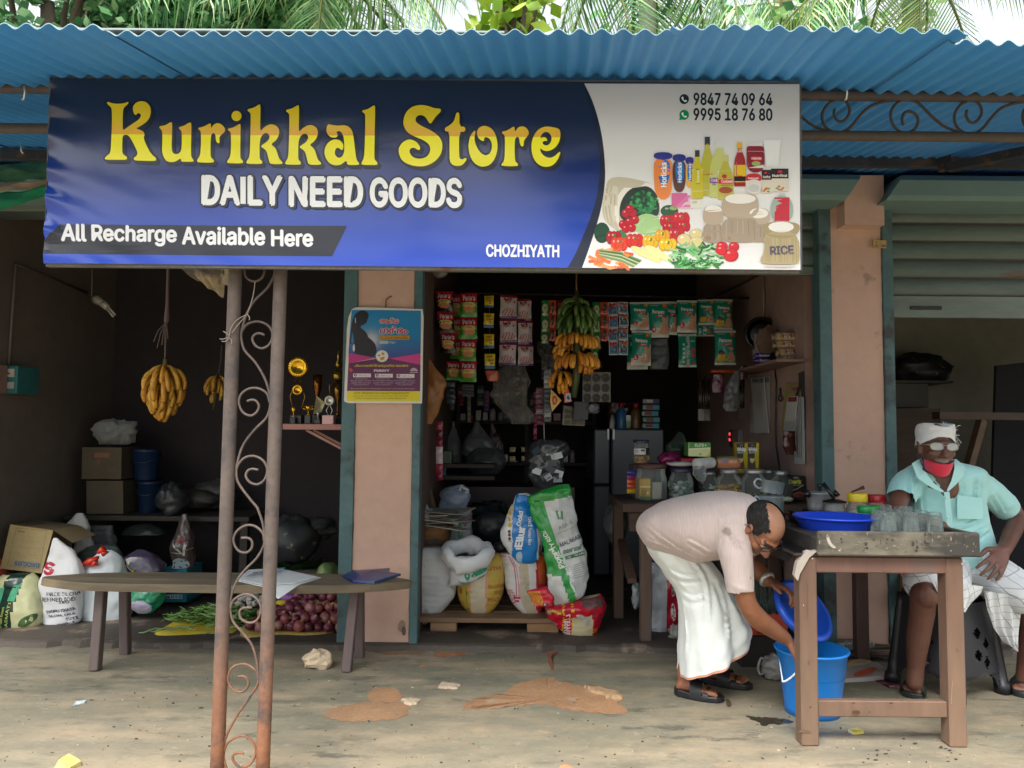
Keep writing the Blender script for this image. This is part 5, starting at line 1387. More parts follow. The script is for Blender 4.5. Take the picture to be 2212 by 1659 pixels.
def wires(y0,y1,w,col):
 def f(mb,o):
  for s_ in(-1,1):mb.tube([(o.x+s_*w*.3*k4,o.y,zt_(o,y1)),(o.x+s_*w*k4,o.y,zt_(o,(y0+y1)/2)),(o.x+s_*w*.2*k4,o.y,zt_(o,y0))],.003,col,6)
 return f
GD,SV='#d8a62c','#c9c6b8'
troph('trophy of two gilt plates on wire legs at the left end of the shelf',1908,(('plate','gold',disc(695,67,GD)),('small_plate','gold',disc(842,36,GD)),('frame','gold',wires(770,1005,48,'#8a6a2c')),('plinth','plastic',plinth(1005,38))))
troph('small gilt two handled cup on a black block beside the big plates',1980,(('cup','gold',cup(945,1003,22,GD)),('plinth','plastic',plinth(1003,20))),4.68)
troph('bright leaf shaped trophy on a small black base between cup and medal',2042,(('leaf','steel',lambda mb,o:mb.add([(o.x-.03,o.y,zt_(o,1000)),(o.x+.02,o.y,zt_(o,985)),(o.x+.042,o.y+.005,zt_(o,925)),(o.x-.012,o.y,zt_(o,880)),(o.x+.01,o.y+.02,zt_(o,940))],[(0,1,4),(1,2,4),(2,3,4),(3,0,4)],'#b9b28a',False)),('stem','steel',cup(985,1030,10,SV,False)),('plinth','plastic',plinth(1030,20))),4.70)
troph('silver medal trophy on a pink and white base',2115,(('medal','steel',disc(912,33,SV,'#8c8878')),('stand','steel',wires(945,1005,20,SV)),('plinth','plastic',plinth(1005,36,'#d6a9a6'))),4.66)
troph('tall dark trophy with a gilt ball and a spiked top, next to the pillar',2168,(('ball','gold',lambda mb,o:mb.ell((o.x,o.y,zt_(o,745)),(44*k4,44*k4,42*k4),'#8f7430',16,10)),('spire','gold',lambda mb,o:mb.lathe([(20*k4,0),(24*k4,.02),(10*k4,.05),(14*k4,.07),(.001,.13)],'#8c7020',(o.x,o.y,zt_(o,690)),12)),('stem','gold',cup(790,1010,34,'#7a5a2a')),('plinth','plastic',plinth(1010,34))),4.80)
troph('copper coloured tall vase trophy at the back of the shelf',2035,(('vase','gold',cup(735,1000,32,'#7a4c20',False)),('plinth','plastic',plinth(1000,26))),4.84)
troph('little gilt cup in front of the wire legged plates',1885,(('cup','gold',cup(955,1020,16,GD,False)),('plinth','plastic',plinth(1020,15))),4.655)
# ================================================================ middle bay: back of the shop
def zh(x,y,Y):return za('H',x,y,Y)
rod=thing('hanging_rod','dark iron rod carrying the packet strips across the middle bay','rod',zh(1200,250,5.2))
def rodY(vx):return 5.0+max(0,(vx-930))/690*.55
pts=[at(x,632+(x-940)*.0185,rodY(x)+.05)for x in(915,1100,1300,1500,1640)]
mb=MB();mb.tube(pts,.007,'#2a2626',8);mb.build('bar','iron',rod)
e=pts[-1];mb=MB();mb.tube([e,V3((1.735,e.y+.02,e.z+.004))],.010,'#5a4238',8);mb.ell(e,(.02,.014,.018),'#6a4a38',8,6);mb.build('wall_socket','iron',rod)
mb=MB();mb.tube([pts[0],pts[0]+V3((-.16,0,.02)),V3((-.52,pts[0].y,pts[0].z+.02))],.007,'#2a2626',8);mb.build('bar_end','iron',rod)
def strip(name,label,z,boxes,Y,face,d=.05,group='strips of packets hanging from the rod',m='film',tape=True,seed=0,w_=None):
 """a hanging strip of alike packets: boxes = (x0, x1, y0, y1) of each in the picture; face(F, mb) draws the print"""
 x0=(boxes[0][0]+boxes[0][1])/2;o=za(z,x0,boxes[0][2],Y)
 t=thing(name,label,'packets',o,group)
 k=kz(z,Y);W=boxes[0][1]-boxes[0][0];H=boxes[0][3]-boxes[0][2]
 colf,items=face
 mb,F=pillow(W*k,H*k,d,colf,seed=seed,wr=.004);me=mb.mesh('packet');me.materials.append(M[m]if isinstance(m,str)else m)
 pm_=None
 if items:
  pb=MB();prints(pb,items,F,.0012,.0001,sub=.25);pm_=pb.mesh('printing');pm_.materials.append(M['print'])
 rnd=random.Random(seed)
 for bx in boxes:
  p=za(z,(bx[0]+bx[1])/2,bx[2],Y)
  q=bpy.data.objects.new('packet',me);COL.objects.link(q);q.parent=t;q.location=p-o+V3((0,rnd.uniform(-.008,.008),0))
  sx,sz_=(bx[1]-bx[0])/W,(bx[3]-bx[2])/H
  q.scale=(sx,1,sz_);q.rotation_euler=(rnd.uniform(-.06,.06),rnd.uniform(-.03,.03),rnd.uniform(-.2,.2))
  if pm_:
   r=bpy.data.objects.new('printing',pm_);COL.objects.link(r);r.parent=q
 if tape:
  mb=MB();a=za(z,x0,boxes[0][2]-6,Y+.012);b=za(z,(boxes[-1][0]+boxes[-1][1])/2,boxes[-1][3]-20,Y+.012)
  mb.obox(a,b,.012,.001,'#8f8b84',up=(1,0,0));mb.build('tape','paper',t)
 return t
CK='#c9895a'
def cookie_face(lower,mid):
 def cf(x,y):return '#b01a34' if y<.40 else(mid if y<.58 else lower)
 it=[('T',"Parle's",(.14,.12),(.88,.10),(.14,.34),'#e8dcdc',.03,0),('c',[(.08,.42),(.5,.38),(.92,.44),(.9,.6),(.5,.64),(.1,.6)],'#d8c27a'),('t','Hide',.35,.43,.68,.52,'#b07828',.02,0)]
 for x,y in((.28,.68),(.5,.64),(.72,.68),(.4,.74),(.62,.75)):it.append(('e',x,y,.15,.075,CK))
 it+=[('e',.28,.68,.05,.02,'#a5683c'),('e',.72,.69,.05,.02,'#a5683c')]
 return cf,it
strip('biscuit_strip','strip of dark red and black biscuit packets at the left end of the rod','H',[(248,432,222,445),(262,447,438,672),(296,470,668,885)],5.0,cookie_face('#17171a','#2a2020'),seed=1)
strip('biscuit_strip','strip of red and green biscuit packets half hidden between two others','H',[(405,520,255,490),(408,522,495,735),(405,520,738,945),(358,512,968,1172)],5.10,cookie_face('#3f8a2e','#5d9c3e'),seed=2)
strip('biscuit_strip','fullest strip of red and green biscuit packets, hanging in front','H',[(512,692,240,500),(504,688,500,735),(508,686,738,968),(504,688,966,1190)],4.97,cookie_face('#3f8f2c','#6aa53e'),seed=3)
yl=(lambda x,y:'#d3bb1e' if y<.8 else '#1f4a6a',[('T','Super',(.18,.14),(.7,.12),(.18,.28),'#2c2a20',.03,0),('T','Shine',(.28,.36),(.85,.32),(.28,.52),'#b3462a',.03,0),('t','10',.5,.58,.75,.72,'#2c2a20',.03,0),('c',[(.02,.9),(.2,.76),(.4,.86),(.6,.76),(.8,.84),(.98,.78),(.98,.95),(.02,.95)],'#2a6a94')])
strip('sachet_strip','strip of small yellow sachets with silver joints between them','H',[(765,870,268,398),(760,872,456,612),(762,874,676,832),(766,882,890,1052)],5.0,yl,d=.02,seed=4)
pp=(lambda x,y:'#8c1f38' if y<.06 else('#3d2a74' if y>.93 else '#c6bcc2'),[('e',.42,.18,.24,.11,'#7a2a38'),('t','SPOT',.26,.10,.58,.17,'#e6dede',.04,0),('t','ON',.40,.19,.58,.25,'#e6dede',.04,0),('c',[(.06,.9),(.08,.7),(.3,.56),(.6,.54),(.88,.66),(.94,.88),(.5,.95)],'#b08f98'),('l',[(.2,.3),(.42,.36),(.6,.28)],.05,'#c87a4a'),('e',.82,.3,.06,.05,'#b0284a')]+[('e',.12+.09*(i%9)+.04*(i//9),.66+.09*(i//9),.045,.03,('#d6c2c4','#8a5a64','#cdb09a','#6f4452')[i%4])for i in range(24)])
strip('snack_strip','left strip of white and plum snack packets beside the yellow sachets','H',[(935,1122,262,510),(928,1112,512,768),(926,1112,768,1008)],5.02,pp,seed=5)
strip('snack_strip','right strip of white and plum snack packets nearer the green bananas','H',[(1118,1272,300,535),(1124,1282,535,790),(1122,1292,790,1016)],5.05,pp,seed=6)
gr=(lambda x,y:'#2f7f3c',[('e',.5,.5,.4,.3,'#b9c6a8'),('t','HERBAL',.3,.42,.75,.54,'#3a6a3a',.02,0),('e',.45,.88,.3,.1,'#cfd6bd')])
strip('sachet_strip','strip of green and white sachets just left of the green bananas','H',[(1378,1460,318,490),(1372,1458,490,660),(1366,1452,660,780)],5.12,gr,d=.02,seed=7)
og=(lambda x,y:'#d4502a',[('e',.52,.5,.28,.40,'#1d2c44',.15),('t','BOOST',.3,.46,.74,.56,'#c9a04a',.02,0)])
strip('sachet_strip','left strip of orange sachets with dark ovals, beside the green bananas','H',[(1456,1534,315,468),(1456,1534,468,612),(1454,1534,612,752)],5.14,og,d=.018,seed=8)
rd=(lambda x,y:'#7c2430',[('r',.1,.2,.9,.5,'#93404a'),('e',.5,.7,.3,.18,'#4a1a24')])
strip('sachet_strip','dull red strip of sachets hidden behind the green bananas','H',[(1536,1625,318,470),(1536,1625,470,610)],5.2,rd,d=.018,seed=9)
strip('sachet_strip','long strip of green and white sachets just right of the bananas','H',[(1925,2008,335,500),(1922,2010,500,660),(1920,2012,660,838),(1912,1990,838,1000)],5.2,gr,d=.022,seed=10)
strip('sachet_strip','right strip of orange sachets with dark ovals, beside the blue and red sachets','H',[(2006,2096,335,470),(2008,2096,470,612),(2010,2094,612,752)],5.22,og,d=.018,seed=11)
lx=(lambda x,y:'#d6dade',[('r',.06,.06,.94,.94,'#2f7ab8'),('r',.06,.06,.94,.42,'#b8202c'),('t','Luxus',.14,.18,.84,.36,'#e3b92a',.04,0),('c',[(.12,.9),(.2,.5),(.5,.42),(.86,.48),(.86,.8),(.6,.92)],'#3f4a52'),('e',.5,.62,.26,.1,'#9aa4aa'),('l',[(.1,.9),(.4,.84),(.9,.92)],.06,'#58a6d8')])
strip('sachet_strip','left column of little blue and red sachets next to the orange strip','P',[(137,222,170,290),(137,222,290,408),(137,222,408,527),(137,222,527,655)],5.26,lx,d=.012,m='print',tape=False,seed=12)
strip('sachet_strip','right column of little blue and red sachets next to the teal packs','P',[(226,318,168,274),(230,318,272,392),(230,318,392,514),(230,318,514,655)],5.28,lx,d=.012,m='print',tape=False,seed=13)
# ---- teal nappy packs
def nappy(label,x0,x1,y0,y1,Y,size,num,kind=0,hang=True,seed=0):
 def cf(x,y):
  if y<.05 or y>.955:return '#c9cfce'
  if kind==2:return '#1f8f7c'
  return '#c9c2b8' if(y>.60+.22*(1-x)-.2*(x>.5)*(x-.5)*2 and kind==0 and y<.93)else '#1c917e'
 if kind==2:
  it=[('r',.42,.0,.60,1.0,'#aeb6b6')]+[('r',.2,.3+.13*i,.32,.36+.13*i,'#cfd6d6')for i in range(5)]+[('e',.8,.5,.12,.07,'#c0405a'),('e',.8,.64,.12,.07,'#c0405a'),('r',.66,.2,.92,.25,'#8fc4bc'),('r',.66,.85,.92,.9,'#b83a4a')]
 else:
  it=[('T','Pampers',(.18,.24),(.78,.26),(.18,.36),'#dfe9e4',.04,0),('c',[(.3,.39),(.8,.37),(.82,.44),(.32,.46)],'#c22440'),('T','pants',(.46,.395),(.74,.385),(.46,.445),'#f0dfe0',.02,0),('r',.72,.07,.93,.19,'#c0542c'),('t',num,.74,.08,.91,.15,'#f2c44a',.04,0),('r',.12,.1,.5,.12,'#8fd0c2'),('c',[(.55,.92),(.56,.74),(.66,.62),(.82,.62),(.94,.76),(.96,.92)],'#c99a7c'),('e',.74,.52,.12,.085,'#cfa283'),('c',[(.62,.5),(.64,.43),(.76,.41),(.87,.46),(.86,.52),(.78,.47)],'#2a1d18'),('c',[(.45,.86),(.6,.78),(.66,.84),(.5,.92)],'#c99a7c')]
  if kind==0:it.append(('e',.24,.78,.12,.085,'#c42038'));it.append(('t',size,.19,.74,.29,.82,'#f4e6e8',.05,0))
  else:it+=[('c',[(.06,.9),(.1,.72),(.3,.64),(.5,.72),(.46,.92)],'#d8ae1e'),('c',[(.1,.7),(.2,.54),(.5,.66),(.4,.72)],'#1c2422')]
 o=za('P',(x0+x1)/2,y0,Y);k=kz('P',Y)
 t=thing('nappy_pack',label,'nappy pack',o,'teal nappy packs hanging from the rod')
 mb,F=pillow((x1-x0)*k,(y1-y0)*k,.055,cf,12,16,.05,seed,.005)
 mb.v=[tuple(V3(v)+o)for v in mb.v];mb.build('pack','film',t)
 pb=MB();prints(pb,it,lambda x,y,h:F(x,y,h)+o,.0014,.0001,sub=.2);pb.build('printing','print',t)
 t.rotation_euler=(0,random.Random(seed).uniform(-.03,.03),random.Random(seed+5).uniform(-.15,.1))
nappy('teal nappy pack marked L beside the blue sachets, upper of two',330,510,168,428,5.30,'L','28',seed=1)
nappy('teal nappy pack marked L with a big 28, lower of two beside the fridge',350,535,430,752,5.28,'L','28',seed=2)
nappy('teal nappy pack peeping out behind the lower pack marked L',302,492,465,788,5.36,'L','28',seed=3)
nappy('teal nappy pack marked M between two others, tilted forward',500,686,165,498,5.32,'M','24',seed=4)
nappy('narrow teal nappy pack squeezed behind the tilted one',655,770,163,472,5.40,'L','28',seed=5)
nappy('teal nappy pack marked M in the middle of the row',768,950,152,452,5.36,'M','24',seed=6)
nappy('teal nappy pack turned back to front, hanging lowest in the middle',775,942,460,768,5.42,'M','24',2,seed=7)
nappy('teal nappy pack with a yellow flower, short one in the upper row',955,1112,145,378,5.44,'L','24',1,seed=8)
nappy('teal nappy pack seen from its back under the short one',925,1105,378,482,5.46,'L','24',2,seed=9)
nappy('teal nappy pack with a yellow flower at the right end, upper of two',1095,1280,142,425,5.46,'L','20',1,seed=10)
nappy('teal nappy pack with a yellow flower at the right end, lower of two',1110,1305,428,748,5.44,'L','20',1,seed=11)
bagthing('plastic_bag','empty grey plastic bag hanging beside the lower nappy pack','bag','P',[(520,690,785),(515,692,700),(520,690,600),(525,685,505)],5.45,'#5c6464','bag',None,dr=.25,wr=.01,seed=4)
# ---- the big banana bunch
c=zh(1755,300,4.78)
TI=[]
for i,(dz,r,nb,kind,sc,lift)in enumerate(((-.01,.015,8,'green',.62,1.0),(-.05,.05,13,'green',.78,.62),(-.10,.058,14,'green',.82,.42),(-.15,.06,13,'green',.78,.25))):
 TI.append((dz-.0,r,nb,kind,sc,i*.4,2*pi+i*.4,lift))
TI+=[(-.232,.065,13,'yellow',.88,-2.9,.05,.52),(-.228,.05,9,'yellow',.85,.2,3.2,.4),(-.298,.07,6,'yellow',.85,2.4,4.1,.62),(-.352,.066,14,'yellow',.92,-2.9,.1,.50),(-.37,.04,7,'yellow',.95,-1.5,0.3,.2)]
mix_=bunch('banana_bunch','tall hanging banana stem, green on top and yellow below, in the middle bay',c,TI,8,stalk=([(0,0,.05),(0,0,-.2),(.005,0,-.45),(-.015,0,-.62)],[.012,.02,.026,.017],'#3d4a26'),rope=([zh(1752,0,4.79),zh(1752,140,4.79),zh(1754,290,4.78)],.0045,'#8a5a3c'))
bunch('banana_hand','small yellow hand of bananas hanging low left of the tall stem',zh(1590,1095,4.82),[(0,.025,7,'yellow',.82,2.2,7.0,.28),(-.03,.02,3,'yellow',.8,4.0,5.6,.05)],9,stalk=([(.03,0,.012),(0,0,0),(0,0,-.03)],[.012,.014,.008],'#4f5228'))
# ---- other hanging stuff
BG=[('clear_bag','large empty clear plastic bag hanging under the plum snack strips','H',[(1040,1240,1640),(1010,1290,1560),(890,1210,1440),(862,1232,1300),(890,1235,1160),(930,1210,1010)],5.16,'#8c8a86','clear',.3,.03),('clear_bag','clear plastic bag hanging crumpled left of the yellow bananas','H',[(1440,1600,1100),(1400,1600,980),(1340,1540,860),(1330,1470,760)],5.2,'#6c6a6a','clear',.3,.025),('snack_bag','clear bag of orange snacks hanging behind the edge of the poster','H',[(95,205,1640),(92,270,1520),(98,330,1360),(105,345,1200),(110,250,1060),(150,190,950)],4.78,'#b27a44','bag',.5,.02),('plastic_bag','round white carrier bag hanging low at the back left of the middle bay',5,[(672,740,1320),(650,762,1260),(660,755,1180),(690,725,1100),(700,716,1050)],6.3,'#7c8284','bag',.7,.015),('plastic_bag','full grey carrier bag hanging between two others at the back',5,[(800,920,1310),(765,985,1240),(775,960,1170),(820,900,1110),(845,870,1050)],6.2,'#7a7f82','bag',.7,.02),('plastic_bag','lower grey bag bulging under the full carrier bag',5,[(830,1000,1385),(790,1045,1330),(800,1040,1270),(870,1000,1220)],6.1,'#5f6366','bag',.6,.02),('plastic_bag','reddish grey bag hanging by a corner at the back',5,[(960,1040,1270),(945,1030,1180),(942,990,1120),(945,962,1060)],6.35,'#4a3436','bag',.4,.01),('foil_bag','dark clear bag full of silver packets hanging above the rice sacks',5,[(1230,1390,1478),(1190,1410,1400),(1182,1420,1310),(1200,1440,1240),(1215,1425,1190),(1260,1380,1165)],5.0,'#3a3d40','film',.7,.03)]
for nm_,lab,z,rows,Y,col,m,dr,wr in BG:
 bagthing(nm_,lab,'bag',z,rows,Y,col,m,None,dr=dr,wr=wr,ws=10,seed=len(lab))
fb=bpy.data.objects.get('foil_bag')
mb=MB();rnd=random.Random(6)
for i in range(16):
 x,y=rnd.uniform(1225,1390),rnd.uniform(1230,1440);p=za(5,x,y,4.915);a=rnd.uniform(-.8,.8);u=V3((cos(a),rnd.uniform(-.3,.3),sin(a)))*.028;v=V3((-sin(a),rnd.uniform(-.4,.4),cos(a)))*.02
 mb.add([p-u-v,p+u-v,p+u+v,p-u+v],[(0,1,2,3)],rnd.choice(['#8a8f92','#b9bdbf','#5a5f62','#3f4548']))
o=mb.build('foil_packet','film',fb);o['kind']='stuff'
mb=MB();mb.tube([za(5,1290,1660-600,4.98),za(5,1292,1180,4.98)],.003,'#9a9a96',5);mb.build('string','cloth',fb)
def sstrip(label,x0,x1,y0,y1,Y,cols,n_,seed,z='H'):
 t=thing('sachet_strip',label,'packets',za(z,(x0+x1)/2,y0,Y),'strips of packets hanging from the rod');k=kz(z,Y);rnd=random.Random(seed)
 h=(y1-y0)/n_
 for i in range(n_):
  mb,F=pillow((x1-x0)*k,h*k*.98,.022,(lambda x,y,c=rnd.choice(cols):c),6,6,.1,i+seed,.006)
  p=za(z,(x0+x1)/2,y0+h*i,Y);mb.v=[tuple(V3(v)+p)for v in mb.v];mb.build('packet','film',t)
sstrip('long strip of silver sachets left of the yellow diamond packet',1402,1482,1050,1620,5.05,['#9aa0a4','#7a8084','#b4b9bb','#5a6064'],11,1)
sstrip('short strip of dull silver and pink sachets beside the long silver strip',1318,1400,1250,1650,5.12,['#7a5a64','#8a8f92','#6a3a48','#9a9ea0'],7,2)
sstrip('thin pink strip of sweets hanging lowest at the back',1222,1246,860,1170,5.4,['#9a3a5a','#b45a7a','#7a2c48'],8,3,5)
sstrip('red and pink strip of sticks hanging along the left wall',596,640,1050,1430,4.9,['#7a2438','#9a3a4c','#5a2430','#c8b8bc'],7,4,5)
sstrip('pale strip of tiny sachets hanging at the back behind the biscuit strips',525,655,1215,1345,6.0,['#6a6f74','#7c8288'],4,5)
sstrip('dark foil strip hanging below the green biscuit packets',360,455,1185,1420,5.4,['#2f3b4c','#46505c','#5d6872'],4,6)
bagthing('packet','small packet of orange sweets under the yellow sachets','packet','H',[(800,905,1180),(780,920,1130),(770,910,1070)],5.05,'#b8583a','film',None,dr=.4,wr=.01,seed=1)
boxthing('packet','yellow diamond shaped packet with a red flame mark','packet','H',[(1480,1265),(1592,1388),(1490,1508),(1470,1390)],5.0,.02,'#d0a21e',[('c',[(1492,1340),(1530,1330),(1555,1390),(1525,1440),(1495,1430)],'#b3302a'),('c',[(1505,1365),(1530,1360),(1535,1410),(1510,1415)],'#d89a3a')],m='film')
boxthing('packet','orange and blue packet hanging below the small banana hand','packet','H',[(1612,1230),(1655,1225),(1704,1400),(1625,1415)],5.0,.015,'#d4502a',[('r',1635,1310,1690,1395,'#b9c4cc'),('c',[(1642,1370),(1660,1325),(1680,1350),(1682,1385)],'#2a4a7a')],m='film')
its=[('e',1868+98*i,1145+108*j,44,46,'#241f16')for i in range(3)for j in range(3)]+[('e',1858+98*i,1135+108*j,16,12,'#4a4433')for i in range(3)for j in range(3)]
boxthing('bubble_card','olive card of nine dark round sweets hanging behind the bananas','card','H',[(1820,1085),(2118,1085),(2118,1405),(1818,1400)],5.45,.02,'#4c4420',its,m='film')
boxthing('bubble_card','small dull gold card of sachets hanging below the grey paper','card','H',[(1612,1440),(1850,1470),(1840,1662),(1600,1650)],5.6,.02,'#4a4224',[('r',1625+74*i,1480+60*j,1685+74*i,1525+60*j,'#6a6038')for i in range(3)for j in range(3)],m='film')
boxthing('paper','plain grey sheet of paper hanging in front of the gold card','paper','H',[(1728,1402),(1882,1400),(1876,1592),(1724,1590)],5.5,.003,'#6d7076',m='paper')
mb=MB();mb.ell(zh(2012,1012,5.4),(.033,.033,.036),'#3f4242',16,10);tag(mb.build('glass_ball','glass',org=zh(2012,1050,5.4)),'small clear glass dome glinting above the olive sweet card','dome')
crumple('foil_packet','loose silver packet beside the grey paper','packet',zh(1935,1475,5.5),(.045,.02,.035),'#7a7f82','film',4,.3)
mb=MB();mb.lathe([(.001,0),(.045,.002),(.06,.03),(.06,.06),(.02,.065)],'#8d8a84',zh(290,20,5.0),16,Matrix.Rotation(1.2,4,'X'));tag(mb.build('ceiling_lamp','plastic',org=zh(290,20,5.0)),'round white lamp fitting under the lintel beside the poster pillar','lamp')
# ---------------------------------------------------------------- shelves along the back wall
shelf=thing('back_shelf','dark wooden shelving along the back wall of the middle bay','shelf',(0,7.0,PZ))
zs_=[za(5,1000,y,6.85).z for y in(1045,1310)]
for z in zs_:MB().box((-.5,6.82,z-.03),(.75,7.19,z),'#38302c',.003).build('board','wood',shelf)
for x in(-.49,.12,.72):MB().box((x,6.83,PZ),(x+.03,6.87,zs_[0]+.55),'#302825').build('upright','wood',shelf)
MB().box((-.5,6.82,zs_[0]+.52),(.75,7.19,zs_[0]+.55),'#38302c').build('board','wood',shelf)
rnd=random.Random(31);xx=-.46;z=zs_[0]
cols=['#9a9ea2','#c2c4c4','#7a8288','#5a6a7a','#a8a29a','#8a3a44','#3f5a74']
labs=['silver','white','grey','slate blue','buff','dark red','navy']
PLC=['at the far left end','second from the left end','third from the left end','fourth from the left','fifth from the left','sixth from the left','seventh from the left','eighth from the left','ninth from the left','tenth from the left','eleventh from the left','twelfth from the left','third from the right end','second from the right end','at the right end']
def small(kind,x,y,z,w,h,c,lab,parent=None):
 mb=MB()
 if kind=='tin':mb.lathe([(w*.5,0),(w*.5,h*.8),(w*.3,h*.86),(w*.3,h)],c,(x,y,z),10)
 else:mb.box((x-w/2,y-w/2,z),(x+w/2,y+w/2,z+h),c,.003)
 o=mb.build('tin' if kind=='tin' else 'small_box','plastic' if kind=='tin' else 'film',org=(x,y,z));tag(o,lab,kind,'goods on the back shelves')
for i in range(15):
 w=rnd.uniform(.045,.07);q=rnd.randrange(7);kind=rnd.choice(('tin','box'));h=rnd.uniform(.05,.13)
 small(kind,xx+w/2,6.90+rnd.uniform(0,.05),z,w,h,cols[q],'dim %s %s on the top back shelf, %s'%(labs[q],kind,PLC[i]));xx+=w+rnd.uniform(.004,.02)
xx=-.1;z=zs_[1]
for i in range(9):
 w=rnd.uniform(.05,.07);q=rnd.randrange(7);kind=rnd.choice(('tin','box'));h=rnd.uniform(.06,.11)
 if not .02<xx<.24:small(kind,xx+w/2,6.90,z,w,h,cols[q],'dim %s %s on the lower back shelf, %s'%(labs[q],kind,PLC[i]))
 xx+=w+.012
for i in range(2):
 for j in range(2):
  p=za(5,1108+36*i,1305-29*j,6.85)
  MB().box((p.x-.055,6.84,p.z),(p.x+.055,6.95,p.z+.085),'#b09a2a',.003).build('soap_box','film',org=p)
  o=bpy.data.objects[[k for k in bpy.data.objects.keys()if k.startswith('soap_box')][-1]]
  tag(o,'yellow box, %s %s of the four stacked on the lower back shelf'%(('lower','upper')[j],('left','right')[i]),'box','yellow boxes on the back shelf')
# dim shelf things on the far left, partly hidden by the pillar
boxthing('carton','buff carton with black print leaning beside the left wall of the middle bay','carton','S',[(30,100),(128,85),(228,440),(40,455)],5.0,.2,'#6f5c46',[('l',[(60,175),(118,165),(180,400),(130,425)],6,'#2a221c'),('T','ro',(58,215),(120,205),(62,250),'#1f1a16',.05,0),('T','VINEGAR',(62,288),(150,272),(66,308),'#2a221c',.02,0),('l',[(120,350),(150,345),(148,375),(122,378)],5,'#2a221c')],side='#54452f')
crumple('plastic_bag','mauve crumpled bag on a ledge by the left wall','bag',za(5,515,1365,5.2),(.05,.06,.035),'#6a4466','bag',3)
# ---------------------------------------------------------------- fridge
FYr=6.1
f0,f1=za(5,1612,1100,FYr),za(5,2062,1100,FYr)
fr=thing('fridge','grey two part fridge standing against the back of the middle bay','fridge',((f0.x+f1.x)/2,FYr+.3,PZ))
FH=f1.z
xd=za(5,1716,1100,FYr).x
MB().box((xd+.012,FYr,PZ+.02),(f1.x,FYr+.62,FH),'#4c545c',.012).build('cabinet','plastic',fr)
MB().box((f0.x,FYr+.01,PZ+.04),(xd,FYr+.60,FH-.45),'#3d444c',.012).build('door','plastic',fr)
MB().box((f0.x,FYr+.01,FH-.44),(xd,FYr+.60,FH-.004),'#414850',.012).build('freezer_door','plastic',fr)
for x in(1703,1738):
 p=za(5,x,1130,FYr-.004);MB().box((p.x-.009,FYr-.008,p.z-.045),(p.x+.009,FYr-.001,p.z+.04),'#a8acae',.002).build('tag_plate','steel',fr)
k5=kz(5,FYr)
for i,(c1,c2)in enumerate((('#2f5a44','#4aa0c4'),)*4+(('#5a2a44','#2a3a7a'),)):
 y1=1097-i*30.5;p0,p1=za(5,1918,y1+(2 if i==0 else 0),FYr+.02),za(5,2034,y1-28,FYr+.02)
 z0=FH+.002+i*.049
 t=thing('soap_pack','green and blue pack in the pile on the fridge, %s'%('lowest','second from the bottom','third from the bottom','fourth, under the plum one','plum one on top')[i]if i<4 else 'plum coloured pack with a white square topping the pile on the fridge','pack',((p0.x+p1.x)/2,FYr+.07,z0),'packs piled on the fridge')
 w=.006*sin(i*2.2)
 MB().box((p0.x+w,FYr+.02,z0),(p1.x+w,FYr+.15,z0+.047),c1,.008).build('wrapper','film',t)
 MB().box((p1.x+w-.055,FYr+.017,z0+.006),(p1.x+w-.006,FYr+.0185,z0+.041),c2).build('blue_end','print',t)
 MB().box((p0.x+w+.035,FYr+.0165,z0+.014),(p0.x+w+.085,FYr+.0185,z0+.036),'#8a2f3a' if i<4 else '#c9c9cc').build('badge','print',t)
bagthing('sweet_bag','maroon bag of sweets lying at the back of the fridge top','bag',5,[(1690,1880,1092),(1682,1885,1020),(1690,1880,930)],6.45,'#4a2428','film',None,dr=.5,wr=.02,seed=2)
bagthing('pouch','white pouch with a green leaf standing on the fridge','pouch',5,[(1815,1858,1094),(1808,1864,1060),(1804,1868,1010)],FYr+.1,lambda x,y,f:'#5a7a3a' if y>1045 else '#c4c6c0','film',None,dr=.35,wr=.003,e=.9)
bagthing('foil_cone','small silver twisted packet at the left end of the fridge top','packet',5,[(1708,1748,1096),(1712,1744,1040),(1724,1732,1005)],FYr+.1,'#8a8d90','film',None,dr=.5,wr=.01)
for x,c,lab in((1786,'#2f6a9a','small blue bottle with a red cap on the fridge'),(1880,'#6a5030','small brown bottle with a red cap on the fridge')):
 p=za(5,x,1096,FYr+.09);p.z=FH
 t=thing('bottle',lab,'bottle',p);MB().lathe([(.04,0),(.042,.01),(.042,.13),(.02,.17)],c,p,12).build('bottle_body','plastic',t);MB().lathe([(.024,.172),(.024,.21),(.0,.212)],'#a02430',p,12).build('cap','plastic',t)
# ================================================================ goods on the floor of the middle bay
PAL=4.52
ptop=za('S',700,1412,PAL).z
pal=thing('pallet','low timber pallet under the white and yellow sacks','pallet',(.05,PAL+.3,PZ))
xL=za('S',20,1400,PAL).x;xR=za('S',1345,1400,PAL).x
for k in range(4):MB().box((xL+.0,PAL+k*.165,ptop-.028),(xR,PAL+.14+k*.165,ptop),'#86694f',.003).build('board','wood',pal)
for a,b in((158,398),(1050,1340)):
 for y in(PAL+.01,PAL+.5):
  MB().box((za('S',a,1500,PAL).x,y,PZ),(za('S',b,1500,PAL).x,y+.12,ptop-.03),'#a07f5e' if a<200 else '#93714f',.003).build('block','wood',pal)
SKY=4.68
bagthing('sack','plain white ribbed sack of grain pressed against the pillar rail','sack','S',[(92,128,1466),(40,190,1405),(-20,300,1310),(-50,382,1200),(-75,404,1090),(-90,400,980),(-90,372,880),(-80,330,800),(-30,270,760)],SKY,'#c9ccd0','weave',[('e',130,1330,24,30,'#a9acae'),('e',122,912,4,6,'#9a9d9f'),('e',158,1180,5,6,'#a5a8aa')],dr=.62,wr=.010,fold=.0022,seed=3,nu=64,nv=70)
